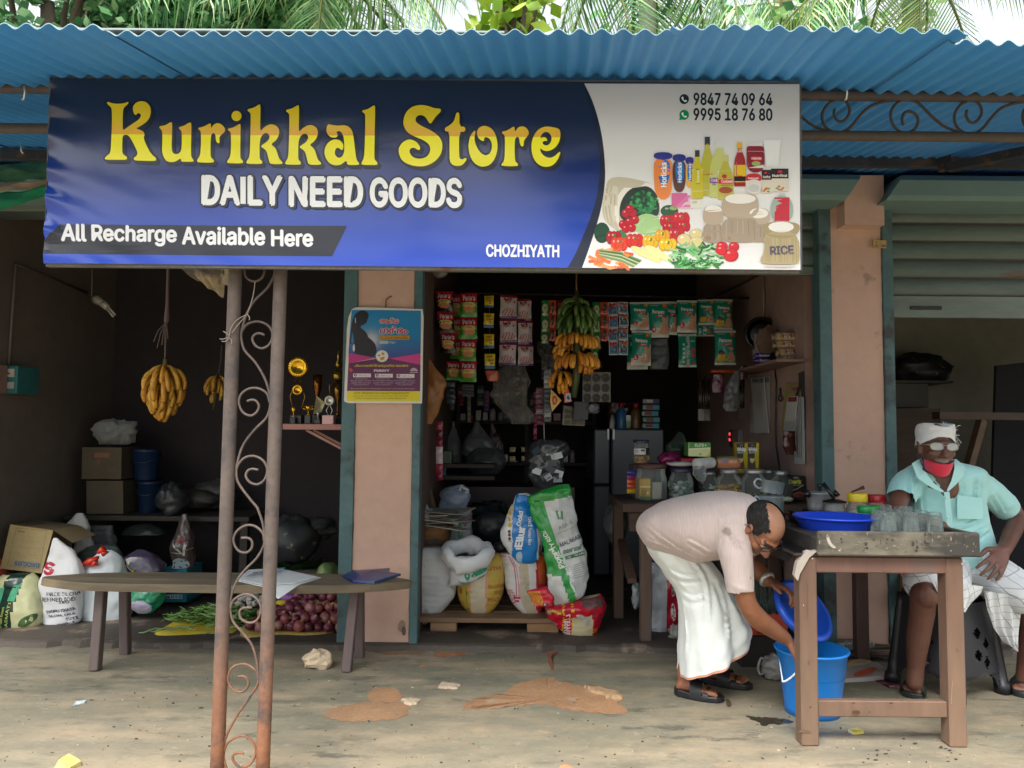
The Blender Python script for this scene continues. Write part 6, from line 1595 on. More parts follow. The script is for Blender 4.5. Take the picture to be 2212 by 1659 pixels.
t,B=bagthing('sack','white sack rolled open at the mouth with a green shield print','sack','S',[(310,1112,520,1088),(318,1085,640,1030),(330,1000,690,960),(335,930,700,910),(330,880,706,870)],4.60,'#d2d5d8','cloth',[('c',[(478,990),(505,965),(530,980),(528,1040),(500,1052),(482,1020)],'#2a9a72'),('e',505,1005,10,14,'#cfe4da'),('c',[(540,985),(690,925),(692,965),(545,1030)],'#2a9a72'),('T','AGRO',(548,970),(690,905),(556,1010),'#2a9a72',.03,0),('T','VITA-GOLD',(455,1060),(520,1050),(462,1082),'#2a9a72',.02,0),('T','CHARMAGE',(424,1042),(480,1070),(420,1062),'#2a9a72',.02,0),('l',[(600,1036),(650,1010)],10,'#2a9a72')],sub=45,dr=.6,wr=.014,ws=8,seed=6,nu=60,nv=26)
mb=MB();ring=[]
for i in range(40):
 a=2*pi*i/40;x,y=500+200*cos(a),800-50*sin(a)+10*sin(3*a+.6)
 if sin(a)<0:y+=-sin(a)*62
 p=za('S',x,y,4.59+.13*sin(a));ring.append(p)
R_=[.030+.004*sin(i*.9)for i in range(40)]
ring.append(ring[0]);R_.append(R_[0])
vs,fs=tube(ring,R_,12,False,1.7)
vs=[v+V3((1,.6,1))*(.006*fbm(v,9,4)+.008*nz(v,22,3)-.13*max(0,.10-abs(nz(v,9,2)))-.07*max(0,.1-abs(nz(v,19,6))))for v in vs]
mb.add(vs,fs,'#dadde0',True);mb.build('rolled_rim','cloth',t)
mb=MB();mb.lathe([(.0,0),(.06,.004),(.10,.012)],'#b9b2a2',za('S',500,860,4.66),20);mb.build('grain','stone',t)
its=[('t','PULLOONUNA',695,1078,838,1112,'#a85a3a',.02,0),('t','THIRUVA',742,1138,838,1172,'#a85a3a',.02,0),('t','PH:0471-23',694,1200,838,1236,'#a85a3a',.02,0),('r',680,1268,780,1272,'#a85a3a'),('t','JTH',700,920,800,950,'#a85a3a',.03,0),('r',410,1115,458,1168,'#9a5a34'),('t','BE',416,1124,440,1158,'#c3a03a',.03,0),('t','D',500,1140,518,1172,'#5a6a2a',.02,0),('t','M',492,1300,520,1325,'#5a6a2a',.02,0),('l',[(497,1090),(497,1250),(530,1350)],4,'#5a6a2a'),('l',[(455,1230),(480,1320),(530,1365)],4,'#6a7a3a')]
def ys(x,y,fr):
 a,b=535+max(0,(y-1280))*.2,672-max(0,(y-1330))*.35
 if not fr:return '#b3953a'
 if a<x<b:return '#c9bfa4'
 return '#d08f86' if(a-9<x<=a or b<=x<b+12)else '#c2a548'
bagthing('sack','mustard yellow rice sack with a clear window and orange lettering','sack','S',[(578,612,1442),(548,660,1408),(490,730,1345),(440,795,1265),(415,828,1170),(408,834,1070),(440,832,960),(560,830,870),(690,800,815)],SKY,ys,'weave',its,sub=45,dr=.62,wr=.008,fold=.0014,seed=9,nu=84,nv=60)
its=[('l',[(880,820),(930,920),(945,1050),(950,1190)],8,'#c23a64'),('l',[(905,830),(950,930),(968,1060),(975,1190)],6,'#d06a88'),('r',925,1195,985,1215,'#c23a64'),('r',905,1225,975,1245,'#c23a64'),('t','PVT. LTD',868,1180,940,1222,'#a82a54',.03,0),('t','FINEST SORTEX RICE',842,1132,912,1148,'#c23a64',.01,0),('t','MADE IN INDIA',848,1152,930,1168,'#c23a64',.01,0),('l',[(895,1280),(940,1245)],9,'#c23a64'),('T','Deep',(800,820),(855,812),(806,846),'#b83a60',.02,0)]
def ws_(x,y,fr):
 if not fr:return '#cfcbc6'
 c=975+max(0,y-1200)*.45
 if c<x<c+78+max(0,y-900)*.06:return '#c3b8a0'
 return '#c8602e' if x>1150 and y<1080 else('#d8d6d4' if x<1130 else '#b72c3a')
bagthing('sack','white rice sack with pink ruling and an orange side, behind the blue bag','sack','S',[(1092,1122,1442),(1060,1150,1405),(975,1185,1340),(905,1215,1260),(862,1235,1160),(842,1238,1050),(828,1235,940),(805,1225,850),(798,1210,810)],SKY,ws_,'weave',its,sub=45,dr=.6,wr=.008,fold=.0012,seed=13,nu=84,nv=60)
def bl(x,y,fr):
 if not fr:return '#1c6aa8'
 if y>868:return '#8fb2cc' if x<1000 else '#1f7cc4'
 return '#d6d8da' if x<912 else('#1c7cc8' if x<1136 else '#c9ccd0')
its=[('T','Ellur',(936,742),(968,560),(1000,742),'#e6ecf0',.05,0),('T','Gold',(950,548),(972,420),(990,552),'#e6ecf0',.04,0),('T','old',(1092,470),(1094,552),(1056,472),'#d8e4ec',.03,0),('T','Sortex Rice',(1086,570),(1082,724),(1060,572),'#d8e4ec',.02,0),('r',945,752,1000,768,'#e6ecf0'),('c',[(945,800),(1000,780),(1005,880),(950,880)],'#a9c4d6')]
for y in(602,634,668):its.append(('e',888,y,13,15,'#5a2a2a'))
for x,y in((888,440),(882,495),(890,545),(905,400)):its.append(('e',x,y,16,20,'#d0b02c'))
its+=[('r',876,688,905,694,'#5a5a5a'),('r',1152,730,1164,830,'#3a4a5a'),('l',[(950,262),(930,350),(912,470)],7,'#d6d8da')]
bagthing('rice_bag','blue and white rice bag standing on the sack with pink ruling','rice bag','S',[(958,1110,905),(925,1150,868),(880,1180,790),(815,1195,690),(806,1190,600),(840,1165,500),(890,1130,400),(928,1110,330),(945,1100,285),(965,1060,262)],4.60,bl,'film',its,sub=40,dr=.55,wr=.012,ws=9,seed=16,nu=80,nv=48)
mb=MB();P=[za('S',x,y,4.57)for x,y in((970,268),(1040,262),(1105,290),(1085,350),(1040,410),(1008,430),(985,360))];c=sum(P,V3())/7+V3((0,.04,-.03))
mb.add(P+[c],[(i,(i+1)%7,7)for i in range(7)],'#aab2b8',False);mb.build('open_mouth','film',bpy.data.objects['rice_bag'])
def gs(x,y,fr):
 u=x-1050-(y-200)*.345
 if y<330-(x-1250)*.22:return '#1f8a34'
 if not fr:return '#1f7a34'
 if u<95:return '#1f9440' if y<1010 or u>20 else '#d3d5cf'
 return '#c3c8c8'
its=[('T','BEST QUALITY RICE',(1440,1020),(1180,612),(1475,1005),'#e3ece2',.03,0),('T','Ponni',(1345,950),(1250,775),(1385,930),'#e3ece2',.05,0),('c',[(1430,1080),(1460,1060),(1500,1140),(1480,1160)],'#dfe9df'),('l',[(1455,1075),(1480,1110),(1490,1150)],6,'#2a8a48')]
for s_,r0 in((-1,0),(1,0)):
 for k in range(6):
  its.append(('e',1340+s_*(26-k*2.2)+2*k,425+k*13,11,6,'#4a8a5c',s_*.7))
 its.append(('l',[(1340+s_*8,498),(1340+s_*16,460),(1340+s_*14,415)],4,'#4a8a5c'))
its+=[('T','مليبار',(1330,548),(1455,500),(1344,598),'#4c5658',.0,0),('l',[(1315,632),(1400,600),(1505,556)],3,'#6a7476'),('T','MALABAR',(1345,718),(1528,638),(1356,752),'#4c5658',.02,0),('T','മലബാർ',(1372,768),(1538,724),(1380,812),'#2f6a4c',.02,0),('p',[(1392,838),(1556,782),(1562,822),(1400,866)],'#2f6a4c'),('T','VADI VELLAI',(1402,844),(1552,792),(1406,860),'#d8e2da',.02,0)]
for k in range(7):its.append(('p',[(1478-3*k,912+k*20),(1590+k,876+k*20),(1590+k,882+k*20),(1478-3*k,918+k*20)],'#8a9496'))
bagthing('rice_bag','tall green and white rice bag leaning over the red packet','rice bag','S',[(1300,1300,1470,1262),(1268,1240,1585,1190),(1240,1130,1606,1090),(1228,1000,1612,960),(1222,860,1590,850),(1200,720,1545,700),(1145,580,1525,560),(1090,450,1495,430),(1060,350,1472,310),(1058,300,1460,250),(1100,270,1450,205),(1320,190,1440,178)],4.50,gs,'film',its,sub=36,dr=.30,wr=.016,ws=9,seed=19,nu=90,nv=60,dmax=.12)
def rs(x,y,fr):
 if not fr:return '#a81c2c'
 if y<1300 and(x-1640)**2/110**2+(y-1240)**2/55**2<1:return '#6a4a48'
 if 1455<x<1640 and y>1375-(x-1455)*.1:return '#c9bd98'
 if 1368<x<1378 or 1448<x<1456:return '#e0b92a'
 if 1640<x<1690 and 1480<y<1530 and int(x/6)%2:return '#d8a92a'
 return '#c31a32'
its=[('T','896687',(1440,1545),(1432,1385),(1388,1545),'#e6dcd8',.04,0),('T','7',(1432,1370),(1432,1345),(1395,1365),'#e6dcd8',.04,0),('p',[(1250,1300),(1356,1326),(1352,1350),(1262,1325)],'#d8c23a'),('e',1655,1352,12,16,'#5a2028'),('e',1698,1380,14,18,'#7a2a5a'),('T','RICE',(1275,1420),(1330,1445),(1272,1432),'#e6dcd8',.02,0),('c',[(1480,1345),(1540,1340),(1600,1390),(1640,1440),(1600,1452),(1560,1400),(1500,1370)],'#b9b4b0'),('e',1245,1340,22,26,'#cbb79c')]
bagthing('rice_bag','red rice packet with a phone number lying on the floor below the green bag','rice bag','S',[(1395,1545,1690,1552),(1350,1500,1710,1500),(1290,1440,1740,1420),(1225,1370,1766,1340),(1215,1310,1768,1270),(1330,1270,1755,1215),(1520,1235,1720,1190)],4.52,rs,'film',its,sub=36,dr=.55,wr=.016,ws=10,seed=22,nu=90,nv=44)
its=[('l',[(1062+12*k,1165-1*k),(1090+12*k,1230),(1104+11*k,1285)],5,'#dcae2c')for k in range(9)]+[('p',[(1198,1272),(1236,1262),(1242,1290),(1204,1296)],'#20243c'),('t','N',1208,1272,1228,1290,'#e6e2dc',.03,0)]
bagthing('rice_packet','torn red and yellow striped packet end in front of the leaning green bag','packet','S',[(1104,1300,1285,1300),(1080,1250,1290,1262),(1062,1195,1290,1215),(1050,1160,1250,1160),(1190,1130,1225,1118)],4.36,lambda x,y,f:'#c31a32','film',its,sub=30,dr=.3,wr=.01,ws=10,seed=24,nu=60,nv=24)
# things behind the sacks
t,B=bagthing('sack','white sack with a green edge stripe standing behind the basket','sack','S',[(330,545,760),(325,548,640),(330,546,520),(300,542,440),(320,510,410)],5.0,lambda x,y,f:'#4a8a6a' if abs(x-(445-(720-y)*.13))<10 or abs(x-(470-(720-y)*.13))<5 else '#a9b4b8','weave',[('T','DHAN',(458,500),(530,430),(478,560),'#8a3a5c',.03,0)],sub=40,dr=.7,wr=.012,seed=31,nu=80)
bagthing('plastic_bag','pale blue knotted carrier bag on top of the white sack','bag','S',[(245,480,428),(238,500,380),(250,535,320),(250,540,270),(300,500,215),(420,465,185)],5.0,'#8d9cb4','bag',None,dr=.6,wr=.018,ws=11,seed=33)
mb=MB();mb.tube([za('S',x,y,4.9)for x,y in((430,240),(445,190),(462,215),(510,235),(515,262),(480,250))],.008,'#c2c8d2',7);mb.build('handle','cloth',bpy.data.objects['plastic_bag'])
bk=thing('basket','round cane basket heaped with old newspapers beside the pillar','basket',za('S',180,760,4.86))
k=kz('S',4.86);p=za('S',175,770,4.86)
mb=MB()
def bsk(u,v):
 a=2*pi*u;r=(140+45*v)*k*(1+.02*sin(40*a+(int(v*9)%2)*pi));return p+V3((r*cos(a),r*sin(a),205*k*v))
mb.grid(bsk,80,19,'#94683c',True,True);mb.build('weave','wood',bk)
mb=MB();mb.tube([p+V3((186*k*cos(a),186*k*sin(a),205*k))for a in[2*pi*i/24 for i in range(25)]],.008,'#a67a48',6);mb.build('rim','wood',bk)
mb=MB();mb.lathe([(0,0),(.17,0)],'#5a4028',p+V3((0,0,.19)),20);mb.build('lining','card',bk)
rnd=random.Random(8);pz=p.z+205*k
for i in range(12):
 a=rnd.uniform(-.5,.5);w,d=rnd.uniform(.10,.17),rnd.uniform(.08,.14);c=V3((p.x+rnd.uniform(-.08,.12),p.y+rnd.uniform(-.1,.06),pz+.006+i*.0085))
 m=Matrix.Translation(c)@Matrix.Rotation(rnd.uniform(-.1,.1),4,'X')@Matrix.Rotation(rnd.uniform(-.12,.12),4,'Y')@Matrix.Rotation(a,4,'Z')
 mb=MB();mb.box((-w,-d,-.003),(w,d,.003),rnd.choice(['#9c9a94','#b4b2ab','#86847f','#a89f93']),0,m)
 o=mb.build('newspaper','paper',org=c);tag(o,'folded old newspaper in the pile on the cane basket','newspaper','old newspapers piled on the basket')
crumple('plastic_bag','crumpled white bag at the top of the newspaper pile','bag',za('S',95,470,4.75),(.05,.05,.06),'#a9adb0','bag',22)
crumple('plastic_bag','dark grey plastic heap on the floor between the sacks','bag',za('S',720,560,5.3),(.18,.12,.16),'#2d3236','bag',24,.25)
crumple('plastic_bag','small clear bag tucked behind the blue rice bag','bag',za('S',800,765,4.9),(.04,.04,.04),'#5c5a58','bag',25)
mb=MB();q=za('S',1010,330,6.2);MB().box((q.x-.5,6.2,PZ),(q.x+.42,6.6,za('S',900,200,6.2).z),'#2a1416',.006).build('chest','plastic',org=(q.x,6.4,PZ));o=bpy.data.objects['chest'];tag(o,'low dark maroon chest at the back behind the rice bags','chest')
crumple('plastic_bag','large white carrier bag hanging between fridge and counter','bag',za('C',70,720,5.0),(.075,.07,.125),'#6d7478','bag',27,.3)
# ================================================================ right wall of the middle bay
def wallflat(z,pts,off,name,label,cat,col,m='paper',items=None,th=.004,side=None):
 """a thing hung flat on the right wall: outline in the picture, off = distance from the wall"""
 X=1.738-off
 P=[atx(*zp(z,x,y),X)for x,y in pts];n_=len(P);mb=MB()
 mb.add(P+[p+V3((th,0,0))for p in P],[tuple(range(n_))]+[(i,n_+i,n_+(i+1)%n_,(i+1)%n_)for i in range(n_)],col)
 if not items:return tag(mb.build(name,m,org=P[0]),label,cat)
 t=thing(name,label,cat,P[0]);mb.build('sheet',m,t);pb=MB()
 prints(pb,items,lambda x,y,h:atx(*zp(z,x,y),X-h),.001,.0001);pb.build('printing','print',t);return t
# biscuit shelf
sa,sb=onr('P',1462,760),onr('P',1945,728)
bs=thing('biscuit_shelf','small pinkish wall shelf loaded with cakes and biscuits','shelf',(1.66,(sa.y+sb.y)/2,sa.z))
zS=onr('P',1700,742).z-.005
MB().box((1.56,sb.y,zS-.018),(1.739,sa.y,zS),'#8f7268',.003).build('board','plaster',bs)
def onshelf(x,y,X=1.60):return atx(*zp('P',x,y),X)
for i,(x0,x1,y0,y1)in enumerate(((1712,1905,660,722),(1695,1900,590,660),(1668,1885,515,585),(1660,1875,442,515))):
 o0,o1=za('P',x0,y1,4.72),za('P',x1,y0,4.72)
 k=o1-o0;w,h=k.x,k.z
 t=thing('cake_pack','golden sliced cake in clear wrap, %s of the shelf pile'%('lowest','second from the bottom','third from the bottom','topmost')[i],'cake',(o0.x+w/2,4.75,o0.z),'cake packs on the biscuit shelf')
 mb=MB();mb.box((o0.x+.02,4.70,o0.z+.002),(o1.x-.02,4.78,o1.z-.001),'#c79a58',.010);mb.build('cake','cloth',t)
 mb=MB();mb.box((o0.x+.004,4.694,o0.z),(o1.x-.004,4.786,o1.z),'#d8c8a8',.012)
 for x,d in((o0.x+.006,-1),(o1.x-.006,1)):mb.add([(x,4.70,o0.z+h*.2),(x+d*.022,4.72,o0.z-.004),(x+d*.02,4.74,o1.z+.004),(x,4.78,o1.z-h*.2)],[(0,1,2,3)],'#d8c8a8')
 mb.build('wrap','clear',t)
 pb=MB();prints(pb,[('c',[(.28,.2),(.62,.15),(.7,.5),(.62,.85),(.3,.8)],'#5a2a24'),('t','BEST',.33,.22,.6,.46,'#d8b0a0',.03,0),('t','BITE',.36,.54,.62,.8,'#e2d6cc',.03,0)],quadfn((o0.x,4.6925,o1.z),(o1.x,4.6925,o1.z),(o0.x,4.6925,o0.z),(0,-1,0)),.0005,.0002);pb.build('printing','print',t)
for i,(x0,x1,y0,y1,dx)in enumerate(((1490,1650,700,772,0),(1482,1640,672,735,0),(1482,1630,632,682,0))):
 o0,o1=za('P',x0,y1,4.98-.02*i),za('P',x1,y0,4.98-.02*i);Y=4.98-.02*i
 t=thing('biscuit_pack','purple biscuit roll with silver script, %s of three on the shelf'%('lowest','middle one','topmost')[i],'biscuits',(o0.x,Y,o0.z),'purple biscuit packs on the shelf')
 mb=MB();vs,fs=tube([(o0.x+(o1.x-o0.x)*f,Y+.02,(o0.z+o1.z)/2)for f in(0,.06,.12,.5,.88,.94,1)],[(o1.z-o0.z)/2*q for q in(.7,.5,1,1,1,.5,.7)],12);mb.add(vs,fs,'#3a2478',True);mb.build('wrapper','film',t)
 pb=MB();r=(o1.z-o0.z)/2
 prints(pb,[('T','Bourbon',(.28,.3),(.9,.26),(.28,.72),'#cfcadc',.03,0)],lambda x,y,h:V3((o0.x+(o1.x-o0.x)*x,Y+.02-(r+h+.002)*sqrt(max(.05,1-(2*y-1)**2)),o1.z-2*r*y)),.001,.0001,sub=.12);pb.build('printing','print',t)
wallflat('P',[(1452,465),(1505,455),(1520,640),(1525,770),(1470,772)],.12,'paper_bundle','bundle of white papers standing at the left end of the biscuit shelf','papers','#a9a6a2',th=.03)
mb=MB();c=za('P',1540,462,5.12);mb.lathe([(.115,0),(.118,.012),(.098,.02),(.096,.0)],'#141416',c,26,Matrix.Rotation(pi/2,4,'X'));mb.ell(c+V3((0,.02,0)),(.1,.03,.1),'#1b1b1e',18,10);tag(mb.build('helmet','plastic',org=c),'round black helmet like shell behind the papers on the shelf','helmet')
crumple('paper_bag','crumpled brown paper bag behind the cakes on the shelf','bag',za('P',1600,520,4.95),(.07,.04,.085),'#6a5648','card',31,.3)
boxthing('box','small yellow box on the shelf above the purple biscuits','box','P',[(1577,592),(1632,592),(1632,630),(1577,630)],4.99,.05,'#b9972c',m='film')
# calendars and papers hanging on the wall
its=[('r',1455,868,1560,910,'#7fa3b4'),('e',1485,888,26,16,'#a86a48'),('t','7',1530,872,1545,905,'#2a4a7a',.02,0)]+[('l',[(1458+i*2,950+i*44),(1570+i*3,946+i*44)],3,'#b8b8b6')for i in range(8)]
wallflat('P',[(1570,852),(1614,850),(1612,1370),(1572,1372)],.008,'calendar','narrow wall calendar half hidden behind the long white one','calendar','#b4b3b0',items=[('r',1572,856,1612,905,'#6a7a7a')])
wallflat('P',[(1440,865),(1565,855),(1608,1368),(1480,1374),(1462,1100)],.02,'calendar','long white wall calendar with a small picture at its top','calendar','#c6c5c3',items=its)
wallflat('P',[(1438,1100),(1460,1090),(1480,1366),(1438,1366)],.012,'paper','slip of white paper showing at the left of the long calendar','paper','#b6b5b2')
wallflat('P',[(1762,918),(1880,925),(1820,1100),(1760,1350),(1722,1350),(1745,1100)],.03,'card','yellowed hanging card behind the white strips on the right','card','#94854f',items=[('e',1845,965,32,18,'#7a4a5a'),('r',1770,1100,1800,1300,'#a89a68')])
wallflat('P',[(1780,1035),(1870,1030),(1845,1350),(1742,1350)],.04,'paper_strip','white paper strip with a red heading hanging over the yellowed card','paper','#b9b9b7',items=[('p',[(1785,1040),(1868,1038),(1865,1082),(1784,1084)],'#8a3a40'),('p',[(1758,1260),(1850,1255),(1845,1345),(1742,1348)],'#9aa0a4')])
wallflat('P',[(1890,1030),(1925,1040),(1938,1655),(1840,1650),(1850,1590),(1900,1600)],.02,'paper_strip','tall pale board strip hanging furthest right on the wall','paper','#a9aeac')
wallflat('P',[(1870,1040),(1895,1040),(1900,1600),(1825,1590),(1830,1530),(1870,1540)],.03,'paper_strip','grey strip hanging between the white and the tall pale strips','paper','#8a8f8e')
B=Bag('P',[(1770,1850,1570),(1742,1862,1500),(1740,1868,1400),(1742,1875,1350)],4.66,dr=.4,wr=.01,ws=30);mb=MB();B.skin(mb,'#4a2620',30,20);tag(mb.build('bead_bag','film',org=B.F(1800,1560)),'packet of dark brown beads hanging below the white strip','packet')
B=Bag('P',[(1865,1875,1570),(1850,1880,1400),(1862,1890,1200),(1870,1895,1040)],4.60,dr=.5,wr=.008,ws=30);mb=MB();B.skin(mb,'#232326',20,30);tag(mb.build('foil_strip','film',org=B.F(1870,1560)),'narrow strip of shiny black sachets beside the bead packet','packet')
wallflat('P',[(1880,820),(1925,800),(1932,930),(1945,1100),(1940,1335),(1920,1335),(1905,1000),(1885,930)],.01,'holder_strip','dark strip holder nailed to the wall above the hanging papers','holder','#3a3836')
mb=MB();mb.tube([onr('P',1665,790),onr('P',1678,900),onr('P',1672,1150),onr('P',1668,1300),onr('P',1678,1500),onr('P',1702,1660),onr('P',1712,1740)],.005,'#141414',6);tag(mb.build('cable','plastic',org=onr('P',1665,790)),'black electric cable hanging down the wall beside the calendar','cable')
op=thing('bottle_opener','dark metal bottle opener hanging on the wall','opener',onr('P',1715,1075));mb=MB();mb.tube([onr('P',1714,955),onr('P',1715,1030)],.005,'#1e1c1c',6);mb.build('handle','iron',op);mb=MB();mb.tube([onr('P',1715+16*cos(a)*(1+.2*sin(a)),1052-24*sin(a))for a in[2*pi*i/12 for i in range(13)]],.004,'#2a2726',6);mb.build('ring','iron',op)
sw=thing('switchboard','grey switch box with two glowing red neon switches on the wall','switch',onr('P',1335,1500))
a,b=onr('P',1306,1340),onr('P',1362,1505)
MB().box((1.70,b.y,b.z),(1.739,a.y,a.z),'#7d7a78',.004).build('box','dull_plastic',sw)
MB().box((1.69,a.y+.002,b.z+.0),(1.738,a.y+.05,a.z),'#2a2527',.003).build('switch_plate','plastic',sw)
RED=bpy.data.materials.new('neon_red');RED.use_nodes=True;RED.node_tree.nodes['Principled BSDF'].inputs['Emission Color'].default_value=(1,.06,.1,1);RED.node_tree.nodes['Principled BSDF'].inputs['Emission Strength'].default_value=.55;RED.node_tree.nodes['Principled BSDF'].inputs['Base Color'].default_value=(.5,.02,.04,1)
for f in(.42,.75):MB().box((1.684,a.y+.012,b.z+(a.z-b.z)*f-.01),(1.689,a.y+.036,b.z+(a.z-b.z)*f+.012),'#c02030').build('neon',RED,sw)
# dim hangers
its=None
bagthing('clear_bag','clear bag of silver sweets hanging on the wall left of the calendar','bag','P',[(1215,1310,1172),(1180,1348,1100),(1190,1350,1000),(1240,1345,900),(1300,1335,800)],5.15,'#6f6f70','bag',None,dr=.5,wr=.02,ws=14,seed=3)
for x0,x1,y0,y1,c,lab in((1085,1200,832,1000,'#5a1f34','dark red packet hanging on the wall beside the clear sweet bag'),(1342,1420,745,880,'#4a2028','maroon packet hanging between nappy packs and calendar')):
 bagthing('packet',lab,'packet','P',[(x0+4,x1-4,y1),(x0,x1,(y0+y1)/2),(x0+8,x1-8,y0)],5.25,c,'film',None,dr=.25,wr=.008,seed=x0)
mb=MB();mb.tube([za('P',1075,802,5.32),za('P',1320,806,5.32)],.012,'#b8481e',10);tag(mb.build('orange_stick','plastic',org=za('P',1200,800,5.3)),'orange plastic stick hanging under the last nappy pack','stick')
for i,x in enumerate((985,1040,1360)):
 mb=MB();rnd=random.Random(i)
 for k in range(4):mb.tube([za('P',x+k*14-20,870+rnd.uniform(-30,30),5.5),za('P',x+k*12-18+rnd.uniform(-8,8),1050,5.48),za('P',x+k*10-10,1180+rnd.uniform(-60,60),5.5)],.006,('#2c2620','#3c342a','#453a2c')[k%3],5)
 mb.box(za('P',x-22,1255,5.48),za('P',x+24,1150,5.50),'#4f4436' if i else '#6a665f');tag(mb.build('hanging_strip','film',org=za('P',x,900,5.5)),('dark strip of hooks and sachets hanging deepest on the right wall','brown strip of sachets hanging right of the deepest strip','blackish strip of combs hanging left of the calendar')[i],'strip')
# ================================================================ counter
CZ=.80
ct=thing('counter','dark brown wooden counter set across the right of the middle bay','counter',(1.15,4.6,PZ))
cx0=at(1345,1075,4.36).x;cx1=1.72
MB().box((cx0,4.34,CZ-.05),(cx1,4.98,CZ),'#4a342a',.004).build('top','wood',ct)
MB().box((cx0+.04,4.37,CZ-.16),(cx1,4.395,CZ-.052),'#4a352c',.003).build('apron','wood',ct)
for x,y in((za('A',145,900,4.40).x,4.36),(cx0+.02,4.88),(1.62,4.36),(1.62,4.88)):
 MB().box((x,y,PZ),(x+.062,y+.062,CZ-.051),'#5d473b',.004).build('leg','post_wood',ct)
MB().obox((cx0+.06,4.40,.36),(cx0+.07,4.90,.52),.05,.03,'#5a4538').build('stretcher','post_wood',ct)
def zc(x,y,Y):return za('C',x,y,Y)
def glassjar(label,cx,y0,y1,r,Y,lid,lidcol,content=None,neck=.62,lidm='steel',zb=None):
 o=zc(cx,y1,Y);o.z=zb if zb is not None else CZ
 k=kz('C',Y);R,H=r*k,(y1-y0)*k
 t=thing('jar',label,'jar',o)
 MB().lathe([(R*.88,.002),(R,H*.05),(R,H*.58),(R*.9,H*.72),(R*neck,H*.82),(R*neck,H*.9)],'#cfd8d6',o,26,None,False).build('glass','glass',t)
 MB().lathe([(0,.004),(R*.86,.004),(R*.9,.010)],'#9fb0ac',o,24).build('glass_base','glass',t)
 if lid:MB().lathe([(R*neck*1.08,H*.87),(R*neck*1.1,H*.89),(R*neck*1.1,H*.985),(R*neck*1.02,H),(0,H)],lidcol,o,24).build('lid',lidm,t)
 if content:content(t,o,R,H)
 return t
def chips(t,o,R,H):
 mb=MB();mb.lathe([(0,.01),(R*.9,.012),(R*.94,H*.1),(R*.93,H*.36),(R*.6,H*.42),(0,H*.40)],'#b89034',o,20)
 blobs(mb,o+V3((0,0,H*.36)),R*.8,26,.017,['#d9b04a','#c9982e','#e2c062','#b58428'],3,.4,.03)
 rnd=random.Random(4)
 for i in range(70):
  a=rnd.uniform(0,6.28);p=o+V3((R*.91*cos(a),R*.91*sin(a),rnd.uniform(.02,H*.36)));mb.ell(p,(.013,.006,.011),rnd.choice(['#d9b04a','#b5842a','#e0bc5c']),7,5,Matrix.Rotation(a,3,'Z')@Matrix.Rotation(rnd.uniform(-1,1),3,'Y'))
 mb.build('chips','fruit',t)['kind']='stuff'
def sweets(cols,lvl,s_=.014,seed=1):
 def f(t,o,R,H):
  mb=MB();rnd=random.Random(seed)
  for i in range(60):
   a=rnd.uniform(0,6.28);q=rnd.random()**.4*R*.84;mb.ell(o+V3((q*cos(a),q*sin(a),.012+rnd.random()*H*lvl)),(s_,s_*.8,s_*.7),rnd.choice(cols),7,5,Matrix.Rotation(rnd.uniform(0,6),3,'X'))
  mb.build('sweets','film',t)['kind']='stuff'
 return f
def yellowpk(t,o,R,H):
 mb=MB();mb.box((o.x-R*.8,o.y-R*.45,o.z+.006),(o.x-R*.1,o.y+R*.4,o.z+H*.60),'#c9a01e',.006);mb.build('yellow_packet','film',t)
 pb=MB();x0,x1,z1,Y=o.x-R*.78,o.x-R*.12,o.z+H*.6,o.y-R*.455
 prints(pb,[('r',0,.36,1,.44,'#e2d8b0'),('e',.4,.66,.28,.16,'#a37f18'),('r',0,.86,1,1,'#3f7a34'),('e',.72,.7,.1,.05,'#e8dcc0')],quadfn((x0,Y,z1),(x1,Y,z1),(x0,Y,o.z+.01),(0,-1,0)),.001);pb.build('printing','print',t)
 mb=MB();mb.box((o.x+.0*R,o.y-R*.2,o.z+.006),(o.x+R*.7,o.y+R*.3,o.z+H*.5),'#a9a79a',.006);mb.build('white_packet','film',t)
glassjar('wide glass jar with a dark brown lid and yellow packets at the counter end',333,275,548,115,4.55,1,'#4a2a24',yellowpk,.9,'dull_plastic')
glassjar('glass jar with a purple lid and pale green packets, second on the counter',556,305,545,90,4.56,1,'#3a3052',sweets(['#a9b8b0','#8fa6a0','#5a7a74','#c2c6c0'],.5,.02,2),.78,'plastic')
glassjar('glass jar of dark bottles with a steel lid, behind the cup roll',770,322,535,68,4.60,1,'#8a8d90',sweets(['#23402f','#2a4636','#c2c8c4'],.45,.016,3),.62)
glassjar('glass jar half full of yellow banana chips',912,308,545,95,4.54,1,'#a2a5a8',chips,.62)
glassjar('squat glass jar with a rusty white lid behind the bent man',1100,310,545,96,4.56,1,'#b3b0aa',sweets(['#8a9a3a','#3a5a8a','#b8b0a0'],.12,.014,5),.68)
glassjar('small glass jar standing at the very back of the row',1210,306,520,56,4.74,1,'#8f9294',None,.8)
glassjar('tall glass jar with a steel lid, last in the row beside the dark box',1305,322,552,80,4.52,1,'#9a9da0',sweets(['#cfcfb8','#b8b89a'],.1,.016,6),.55)
